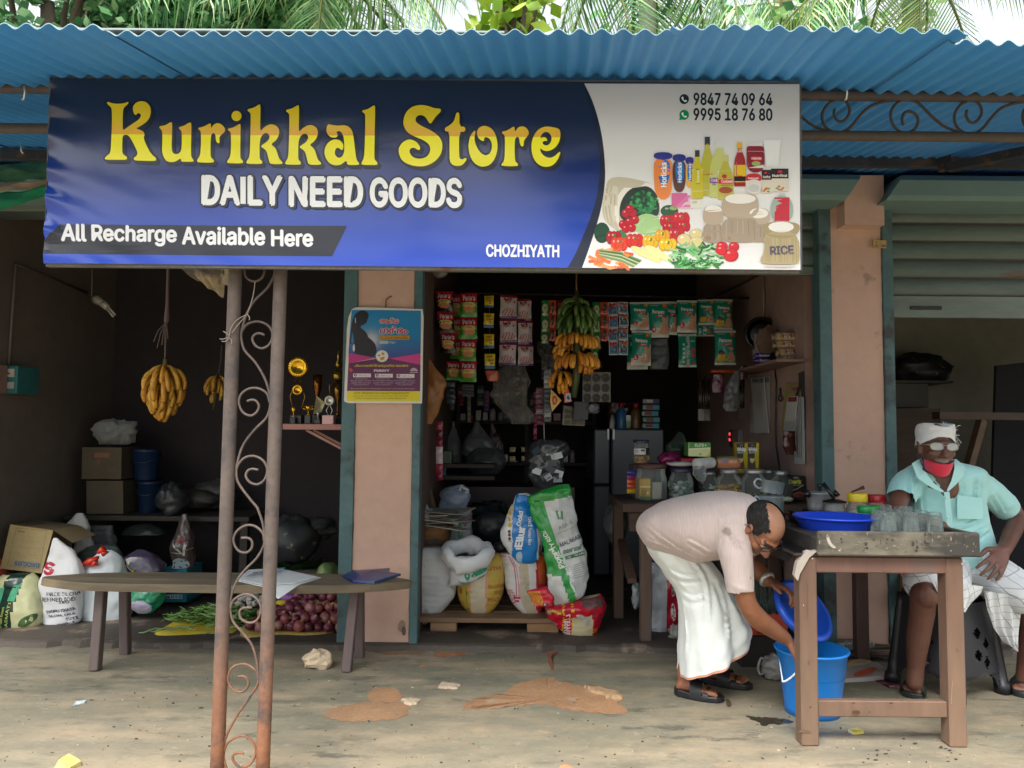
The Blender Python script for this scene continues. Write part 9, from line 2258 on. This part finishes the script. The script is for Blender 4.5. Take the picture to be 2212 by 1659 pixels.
S.append(rtube([Bz(275,375,3.74),Bz(230,460,3.68),Bz(205,565,3.58),Bz(320,602,3.50),Bz(455,630,3.46)],[.045,.044,.040,.038,.027],14));S+=hand_shells(Bz(452,630,3.462),(.8,.1,-.4),(.3,-.1,1),(-.3,-.9,0),(.35,.4,.4,.45))
S.append(rtube([Bz(650,385,3.76),Bz(770,470,3.83),Bz(872,572,3.86),Bz(842,670,3.74),Bz(800,765,3.58)],[.055,.048,.041,.040,.029],14))
S+=hand_shells(Bz(802,758,3.585),Bz(735,880,3.50)-Bz(802,758,3.585),(.25,-.75,.55),(-1,-.1,-.2),(.32,.35,.4,.42),.14,1.08)
kr,kl=Bz(362,1000,3.44),Bz(950,1055,3.46)
S.append(rtube([Bz(450,850,3.80),Bz(400,905,3.62),kr],[.085,.076,.058],16));S.append(rtube([kr+V3((0,.012,-.01)),Bz(347,1110,3.50),Bz(325,1250,3.55),Bz(312,1400,3.58),Bz(306,1490,3.585)],[.056,.053,.050,.037,.037],16));S.append(ellipsoid(kr+V3((0,-.02,.0)),(.052,.05,.058)))
S.append(rtube([Bz(620,860,3.80),Bz(800,930,3.62),kl,Bz(955,1200,3.56),Bz(930,1380,3.64),Bz(915,1490,3.66)],[.088,.080,.058,.055,.042,.037],16))
fr_=(Bz(312,1500,3.62),atz(*zp('B',290,1578),0));fr_[0].z=0;fl_=(Bz(905,1500,3.72),atz(*zp('B',905,1575),0));fl_[0].z=0
for(hl,to),inn in((fr_,-1),(fl_,1)):
 fs_,o,h,s,L=foot_shells(hl,to,.020,.048);S+=fs_+toes(o,h,s,L,inn)
skinmesh(S,.0052,skin2,sit,sm=5);eyes(hm2,sit)
LENS=mat('bright_lens',.06,spec=1.0,clear=.45)
spectacles(hm2,'#a9a596',sit,LENS)
mb=MB()
def hc(u,v):
 a=2*pi*u;fr0=-sin(a);z0=.052+.012*cos(a+.5)-.045*max(0,fr0*-1)-.03*(abs(cos(a))**3)
 if sin(a)<0:z0=.045-.035*abs(cos(a))**2-.02
 z0=.058-.045*abs(cos(a))**2.2 if sin(a)>0 else .012-.02*abs(sin(a))
 z=z0+(.112-z0)*min(1,v/.8);k=1 if v<.8 else max(0,1-(v-.8)/.2)
 r=1+.028*fbm((cos(a)*2,sin(a)*2,v*3),1.6,3)+.02*sin(v*13+a*2)
 return hm2@V3((.081*cos(a)*r*k,-.014+.099*sin(a)*r*k,z+(.004*fbm((cos(a)*2,sin(a)*3,0),2,1))+(.006*sin(3*a)if v>.75 else 0)))
mb.grid(hc,60,22,'#d6d8d8',True);hcl=mb.build('head_cloth','cloth',sit)
mb=MB();rnd=random.Random(4)
for i in range(16):
 b=hm2@V3((.078+rnd.uniform(-.005,.012),-.02+rnd.uniform(-.03,.03),.02+.085*i/16));mb.tube([b,b+V3((.010,-.004,rnd.uniform(.0,.012))),b+V3((rnd.uniform(.012,.024),-.004,rnd.uniform(-.012,.012)))],.0014,'#d9dad8',5)
for i in range(6):
 b=hm2@V3((.01+.008*i,.02,.110));mb.tube([b,b+V3((rnd.uniform(-.006,.006),0,rnd.uniform(.006,.018)))],.0016,'#d9dad8',5)
mb.build('fringe','cloth',hcl)
mb=MB()
def mk(u,v):
 a=-1.45+2.9*u;z=-.070-.060*v+.020*abs(sin(a))**2*(1+.4*v);r=1+.06*sin(pi*v)
 return hm2@V3((.066*sin(a)*r*(1-.18*v),.010+(.083*cos(a))*r*(1-.26*v),z))
mb.grid(mk,26,10,'#d23248',colf=lambda u,v:'#3a2a7a' if u<.05 or u>.95 else '#cc3048');mk_=mb.build('face_mask','cloth',sit)
for s in(-1,1):
 mb=MB();mb.tube([hm2@V3((s*.066,.02,-.085)),hm2@V3((s*.077,.01,-.05)),hm2@V3((s*.082,-.012,-.022))],.0022,'#2a2440',5);mb.build('ear_loop','cloth',mk_)
# mint shirt
SR=[(330,738,850),(322,738,760),(312,730,680),(300,702,580),(292,690,490),(268,692,410),(232,700,348),(275,662,302),(335,540,272),(352,515,256)]
B=Bag('B',SR,3.765,dr=.62,e=.85,wr=.006,ws=6,seed=9,dmax=.15);tm_=MB();B.skin(tm_,'#ffffff',44,40)
S=[([V3(v)for v in tm_.v],tm_.f),rtube([Bz(282,388,3.745),Bz(248,430,3.71),Bz(228,505,3.65)],[.073,.070,.064],16),rtube([Bz(648,392,3.76),Bz(735,450,3.81),Bz(835,548,3.86)],[.070,.068,.060],16)]
V_,F_=fuse(S,.0075,4)
d1=(Bz(225,500,3.65)-Bz(248,410,3.71)).normalized();d2=(Bz(835,548,3.86)-Bz(730,435,3.81)).normalized()
F_=cutfaces(V_,F_,[(Bz(232,478,3.67),d1,.12),(Bz(822,535,3.855),d2,.11),(Bz(430,268,3.72),V3((0,0,1)),.10)])
nf=[]
for f in F_:
 c=sum((V_[i]for i in f),V3())/len(f)
 if c.y<3.76:
  x,y=topx(c)
  if 240<y<440 and 345+max(0,(y-262))*.72<x<512-max(0,(y-268))*.25:continue
 nf.append(f)
V_=[v+V3((.2,-1,0))*(.012*(1-abs(sin(v.x*12-v.z*15+2.5*nz(v,5,2))))**3*max(0,nz(v,4,8)+.3)-.010*(.25-min(.25,abs(nz(v,6,5))))+.003*fbm(v,16,4))for v in V_]
V_=folds(V_,'B',[[(300,345),(290,420),(296,500)],[(350,400),(335,470),(345,560)],[(545,385),(560,430),(540,480)],[(668,350),(655,450),(672,560)],[(330,610),(420,650),(500,640)],[(720,640),(640,690),(560,680)],[(690,560),(610,620),(520,640)],[(740,450),(780,520),(800,560)]],11,.010)
mb=MB();mb.add(V_,nf,'#a6dbdb',True);ms=mb.build('shirt','cloth',sit)
def strip3(name,pts,w,col,par,dy=-.012,th=.004,m='cloth'):
 mb=MB();P=[Bz(x,y,Y)for x,y,Y in pts];vs=[]
 for i,p in enumerate(P):
  t=(P[min(i+1,len(P)-1)]-P[max(i-1,0)]).normalized();s=t.cross(V3((0,-1,0))).normalized()*(w[i]if isinstance(w,list)else w);vs+=[p-s+V3((0,dy,0)),p+s+V3((0,dy,0))]
 mb.add(vs,[(2*i,2*i+1,2*i+3,2*i+2)for i in range(len(P)-1)],col,True);return mb.build(name,m,par)
MN='#ade0df'
strip3('collar',[(515,256,3.70),(548,288,3.655),(545,328,3.63),(515,385,3.62),(480,432,3.62)],[.012,.026,.026,.014,.004],MN,ms)
strip3('collar',[(338,262,3.70),(312,296,3.655),(338,345,3.63),(398,400,3.62),(458,436,3.62)],[.012,.028,.024,.012,.004],MN,ms)
strip3('placket',[(473,436,3.625),(482,520,3.62),(490,600,3.62),(496,700,3.64)],.013,'#aadddd',ms,-.016)
strip3('pocket',[(600,462,3.66),(598,520,3.655),(600,585,3.655)],.060,'#a8dcdb',ms,-.020)
for y in(470,580):
 mb=MB();mb.ell(Bz(476+(y-440)*.09,y,3.60),(.006,.003,.006),'#b6d8d4',8,5);mb.build('button','plastic',ms)
# checked white lungi over both thighs
CK_=bpy.data.materials.new('checked_cloth');CK_.use_nodes=True;nt=CK_.node_tree;N,L_=nt.nodes,nt.links;bs_=N['Principled BSDF'];bs_.inputs['Roughness'].default_value=.95
tc=N.new('ShaderNodeTexCoord');sx_=N.new('ShaderNodeSeparateXYZ');nzt=N.new('ShaderNodeTexNoise');nzt.inputs['Scale'].default_value=5;vm=N.new('ShaderNodeVectorMath');vm.operation='SCALE';vm.inputs['Scale'].default_value=.04;va=N.new('ShaderNodeVectorMath')
L_.new(tc.outputs['Object'],nzt.inputs['Vector']);L_.new(nzt.outputs['Color'],vm.inputs[0]);L_.new(vm.outputs[0],va.inputs[0]);mpn=N.new('ShaderNodeMapping');mpn.inputs['Rotation'].default_value=(0,.35,0);L_.new(tc.outputs['Object'],mpn.inputs['Vector']);L_.new(mpn.outputs[0],va.inputs[1]);L_.new(va.outputs[0],sx_.inputs[0])
acc=None
for ax in('X','Z'):
 m1=N.new('ShaderNodeMath');m1.operation='MULTIPLY';m1.inputs[1].default_value=27;L_.new(sx_.outputs[ax],m1.inputs[0]);m2=N.new('ShaderNodeMath');m2.operation='FRACT';L_.new(m1.outputs[0],m2.inputs[0]);m3=N.new('ShaderNodeMath');m3.operation='LESS_THAN';m3.inputs[1].default_value=.07;L_.new(m2.outputs[0],m3.inputs[0])
 if acc is None:acc=m3.outputs[0]
 else:m4_=N.new('ShaderNodeMath');m4_.operation='MAXIMUM';L_.new(acc,m4_.inputs[0]);L_.new(m3.outputs[0],m4_.inputs[1]);acc=m4_.outputs[0]
mxn=N.new('ShaderNodeMix');mxn.data_type='RGBA';L_.new(acc,mxn.inputs['Factor']);mxn.inputs['A'].default_value=(.66,.69,.71,1);mxn.inputs['B'].default_value=(.34,.35,.37,1);L_.new(mxn.outputs['Result'],bs_.inputs['Base Color'])
S=[rtube([Bz(470,850,3.82),Bz(418,882,3.66),Bz(372,938,3.50)],[.125,.110,.098],18),rtube([Bz(600,850,3.82),Bz(760,925,3.66),Bz(905,1005,3.50),Bz(985,1040,3.42)],[.125,.110,.092,.088],18),rtube([Bz(450,800,3.78),Bz(640,800,3.78)],[.12,.12],16),rtube([Bz(520,880,3.66),Bz(560,960,3.58),Bz(580,1010,3.56)],[.08,.05,.02],14)]
V_,F_=fuse(S,.0085,5)
F_=cutfaces(V_,F_,[(Bz(360,975,3.45),V3((-.10,-.62,-.77)),.17),(Bz(895,1040,3.50),V3((.88,-.3,-.4)),.2)])
V_=[v+V3((.3,-.6,.6))*(.008*sin(v.x*26+v.z*40+4*nz(v,5,2))*max(0,nz(v,4,5)+.3)+.004*fbm(v,13,4))for v in V_]
mb=MB();mb.add(V_,F_,'#cfd4d6',True);lg=mb.build('lungi',CK_,sit)
def drape(pts,nm_):
 rows=[[Bz(x,y,Y)for x,y,Y in r]for r in pts];mb=MB()
 def f(u,v):
  t=v*(len(rows)-1);i=min(len(rows)-2,int(t));q=t-i;a=rows[i][0].lerp(rows[i+1][0],q);b=rows[i][1].lerp(rows[i+1][1],q)
  p=a.lerp(b,u);return p+V3((0,-.018*sin(u*9+v*3)*v-.008*sin(u*21),0))
 mb.grid(f,24,16,'#cfd4d6');mb.build(nm_,CK_,sit)
drape([((400,930,3.36),(680,960,3.47)),((440,1010,3.38),(670,1000,3.48)),((480,1090,3.42),(620,1060,3.48)),((495,1115,3.43),(590,1105,3.47))],'hanging_corner')
drape([((690,985,3.52),(905,1020,3.44)),((705,1090,3.54),(893,1100,3.46)),((735,1190,3.56),(886,1220,3.48)),((790,1260,3.56),(884,1325,3.49))],'hanging_flap')
for(hl,to),inn in((fr_,-1),(fl_,1)):sandal('sandal',hl,to,'#1d2a26',sit,inn,((.40,.74,.072,.054),))
# black woven stool
sc_=Bz(480,1400,3.74);sc_.z=0;ZS_=.435
stl=thing('stool','black rattan patterned plastic stool under the seated man','stool',sc_)
RT=24;rot=radians(26)
def scorner(k,z):
 a=rot+pi/2*k+pi/4;r=.185+.05*max(0,1-z/ZS_)**1.1;return sc_+V3((r*cos(a),r*sin(a),z))
for k in range(4):
 mb=MB();nu,nv=34,44;vs,fs=[],[]
 for j in range(nv):
  z=.03+(ZS_-.035)*j/(nv-1);a,b=scorner(k,z),scorner(k+1,z);n_=(b-a).cross(V3((0,0,1))).normalized()
  for i in range(nu):
   u=i/(nu-1);bulge=.028*sin(pi*u)*(1 if z>.1 else .6);wv=.006 if((i//2)+(j//1))%2 else 0
   vs.append(a.lerp(b,u)+n_*(bulge+wv))
 for j in range(nv-1):
  for i in range(nu-1):
   u,v=(i+.5)/(nu-1),(j+.5)/(nv-1);arch=v<.20*sqrt(max(0,1-((u-.5)/.36)**2))
   dia=any(abs(u-cu)/.085+abs(v-cv)/.075<1 for cu,cv in((.42,.66),(.62,.54),(.40,.42),(.60,.33)))
   if not arch and not dia:fs.append((j*nu+i,j*nu+i+1,(j+1)*nu+i+1,(j+1)*nu+i))
 mb.add(vs,fs,'#2e2e33',True);mb.build('side_panel','rattan',stl)
 mb=MB();P=[scorner(k,z)for z in(.0,.045,.05,.12,.25,.38,ZS_)];mb.tube(P,[.036,.036,.028,.026,.024,.022,.022],'#1c1c20',10);mb.build('leg','rattan',stl)
mb=MB();mb.add([scorner(k,ZS_)for k in range(4)]+[scorner(k,ZS_+.02)for k in range(4)],[(3,2,1,0),(4,5,6,7)]+[(k,(k+1)%4,4+(k+1)%4,4+k)for k in range(4)],'#1c1c20');mb.build('seat','rattan',stl)
# ================================================================ trees behind the shops
def frond(seed,L,droop,col,nl=46):
 """one coconut leaf along +x, arching down"""
 rnd=random.Random(seed);mb=MB();P=[]
 for i in range(15):
  t=i/14;P.append(V3((L*(t-.12*droop*t*t),0,L*(.28*t-droop*t*t))))
 mb.tube(P,[.028*(1-.85*i/14)+.004 for i in range(15)],'#7f8a4a',5)
 for i in range(nl):
  t=.10+.89*i/nl;q=t*14;k=min(13,int(q));p=P[k].lerp(P[k+1],q-k);tn=(P[k+1]-P[k]).normalized()
  l=L*.30*(sin(pi*(t*.82+.16))**.6)*rnd.uniform(.85,1.1)
  for s in(-1,1):
   d=(V3((0,s,0))*.80+tn*.62+V3((0,0,-.32-.5*rnd.random()))).normalized();w=tn*.016*L/3
   m=p+d*l*.5+V3((0,0,.03));e=p+d*l+V3((0,0,-.10*l-.12*l*rnd.random()))
   c=rnd.choice(col);mb.add([p-w*.6,p+w*.6,m+w,m-w,e],[(0,1,2,3),(3,2,4)],c)
 me=mb.mesh('frond');me.materials.append(M['leaf']);return me
GRN=['#5f9a5c','#82b874','#a6d08c','#487c50','#c2dca6'];YEL=['#7f9a4a','#9fb45c','#68864a','#b5c27a']
FR=[frond(k,3.0,(.42,.62,.85,.30)[k],GRN)for k in range(4)]+[frond(9,3.0,.55,YEL)]
def palm(label,c,specs,seed,lean=(0,0)):
 t=thing('coconut_palm',label,'palm tree',(c[0]-lean[0],c[1]-lean[1],0),'coconut palms behind the shops');rnd=random.Random(seed);mb=MB()
 P=[V3((c[0]-lean[0]*(1-k/8)**1.5,c[1]-lean[1]*(1-k/8),c[2]*k/8))for k in range(9)];mb.tube(P,[.17,.14,.125,.12,.12,.115,.115,.11,.13],'#9aa08c',12);mb.build('trunk','stone',t)
 mb=MB();mb.ell((c[0],c[1],c[2]+.1),(.2,.2,.3),'#8d8a5a',10,8);mb.build('crown_heart','leaf',t)
 for az,el,k,sc in specs:
  o=bpy.data.objects.new('frond',FR[k]);COL.objects.link(o);o.parent=t;o.location=V3(c)-wloc(t)+V3((0,0,.1));o.rotation_euler=(rnd.uniform(-.3,.3),-radians(el),radians(az));o.scale=(sc,)*3
def ring(n,e0,e1,sc,seed,kinds=(0,1,2)):
 rnd=random.Random(seed);return[(360*i/n+rnd.uniform(-12,12),rnd.uniform(e0,e1),rnd.choice(kinds),sc*rnd.uniform(.85,1.1))for i in range(n)]
palm('coconut palm arching over the roof left of centre',at(700,-75,9.0),ring(11,15,60,1.0,1,(0,3))+ring(12,-35,15,1.0,2,(0,1,2))+[(-100,-68,2,.8),(-78,-64,2,.75)],1,(.6,.4))
palm('coconut palm with its pale trunk showing right of centre',at(1398,-190,9.5),ring(8,20,60,1.05,3,(0,3))+ring(11,-50,5,1.08,4,(1,2)),2,(.05,.1))
palm('coconut palm with yellowing fronds above the right end of the roof',at(1960,-95,10.0),ring(6,20,60,1.0,5,(0,3))+ring(9,-35,10,.95,6,(4,4,1))+[(-100,-68,4,.8),(-78,-64,2,.75)],3,(-.5,.3))
palm('thin coconut palm deeper behind, between the two right palms',at(1690,20,15),ring(6,-30,30,.8,7,(1,0)),4,(.3,.2))
def leafy(label,name,c,r,nl,cols,seed,size,trunk=True,hole=0.0):
 t=thing(name,label,'tree',(c[0],c[1],0),'leafy trees behind the shops');rnd=random.Random(seed)
 mb=MB();mb.tube([(c[0],c[1],0),(c[0]+.1,c[1],c[2]*.5),(c[0]-.1,c[1],c[2])],[.22,.17,.08],'#5a5046',10)
 cl=[]
 for i in range(46):
  a=rnd.uniform(0,6.28);ph=rnd.uniform(-.9,1.2);q=rnd.random()**.4;p=V3(c)+V3((r[0]*q*cos(a)*cos(ph),r[1]*q*sin(a)*cos(ph),r[2]*q*sin(ph)));cl.append((p,rnd.uniform(.28,.6)))
  if i<14:mb.tube([V3((c[0],c[1],c[2]*.6)),V3((c[0],c[1],c[2]*.75)).lerp(p,.5)+V3((0,0,.2)),p],[.06,.035,.012],'#5a5046',5)
 mb.build('trunk','stone',t);mb=MB()
 for i in range(nl):
  p,s=rnd.choice(cl);d=V3((rnd.gauss(0,1),rnd.gauss(0,1),rnd.gauss(0,1))).normalized()*s*rnd.random()**.5;q=p+d
  u=V3((rnd.gauss(0,1),rnd.gauss(0,1),rnd.gauss(0,.6)-.4)).normalized()*size*rnd.uniform(.7,1.3);v=u.cross(V3((rnd.gauss(0,1),rnd.gauss(0,1),rnd.gauss(0,1)))).normalized()*size*.32
  mb.add([q,q+u*.5+v,q+u,q+u*.5-v],[(0,1,2),(0,2,3)],rnd.choice(cols))
 mb.build('crown','leaf',t)['kind']='stuff'
DK=['#467e50','#5a9a62','#35663f','#78b47a','#a4d09c']
leafy('dark leafy tree above the left end of the roof','mango_tree',at(120,5,9.5),(2.6,1.5,1.6),7000,DK,1,.17)
leafy('dense dark tree behind the fronds, second from the left','mango_tree',at(430,10,10.5),(1.9,1.4,1.5),6000,DK,2,.17)
leafy('bright lime green tree peeping over the middle of the roof','teak_tree',at(1112,-8,8.5),(.36,.4,.55),300,['#9cc23a','#b4d24c','#7ea834','#c4da6a'],3,.24)
leafy('low shaggy greenery above the roof between the palms','shrub_tree',at(1640,62,13),(3.0,.8,.35),420,GRN,4,.26)
# unseen trees added across the road, to block sky and shape the banner's reflection
for i,(x,y,z,rx,low)in enumerate(((-9,-17,9.6,4.2,0),(-3,-16,9.2,3.8,0),(3,-15,8.0,3.8,1),(8.5,-16,9.4,4.0,0),(14,-17,8.6,4.4,1))):
 leafy('tall leafy tree across the road, '+('farthest along to one side','second along','middle one with low boughs','fourth along','last one with low boughs')[i],'roadside_tree',V3((x,y,z)),(rx,2.2,3.4 if not low else 5.4),2200,DK,11+i,.75)
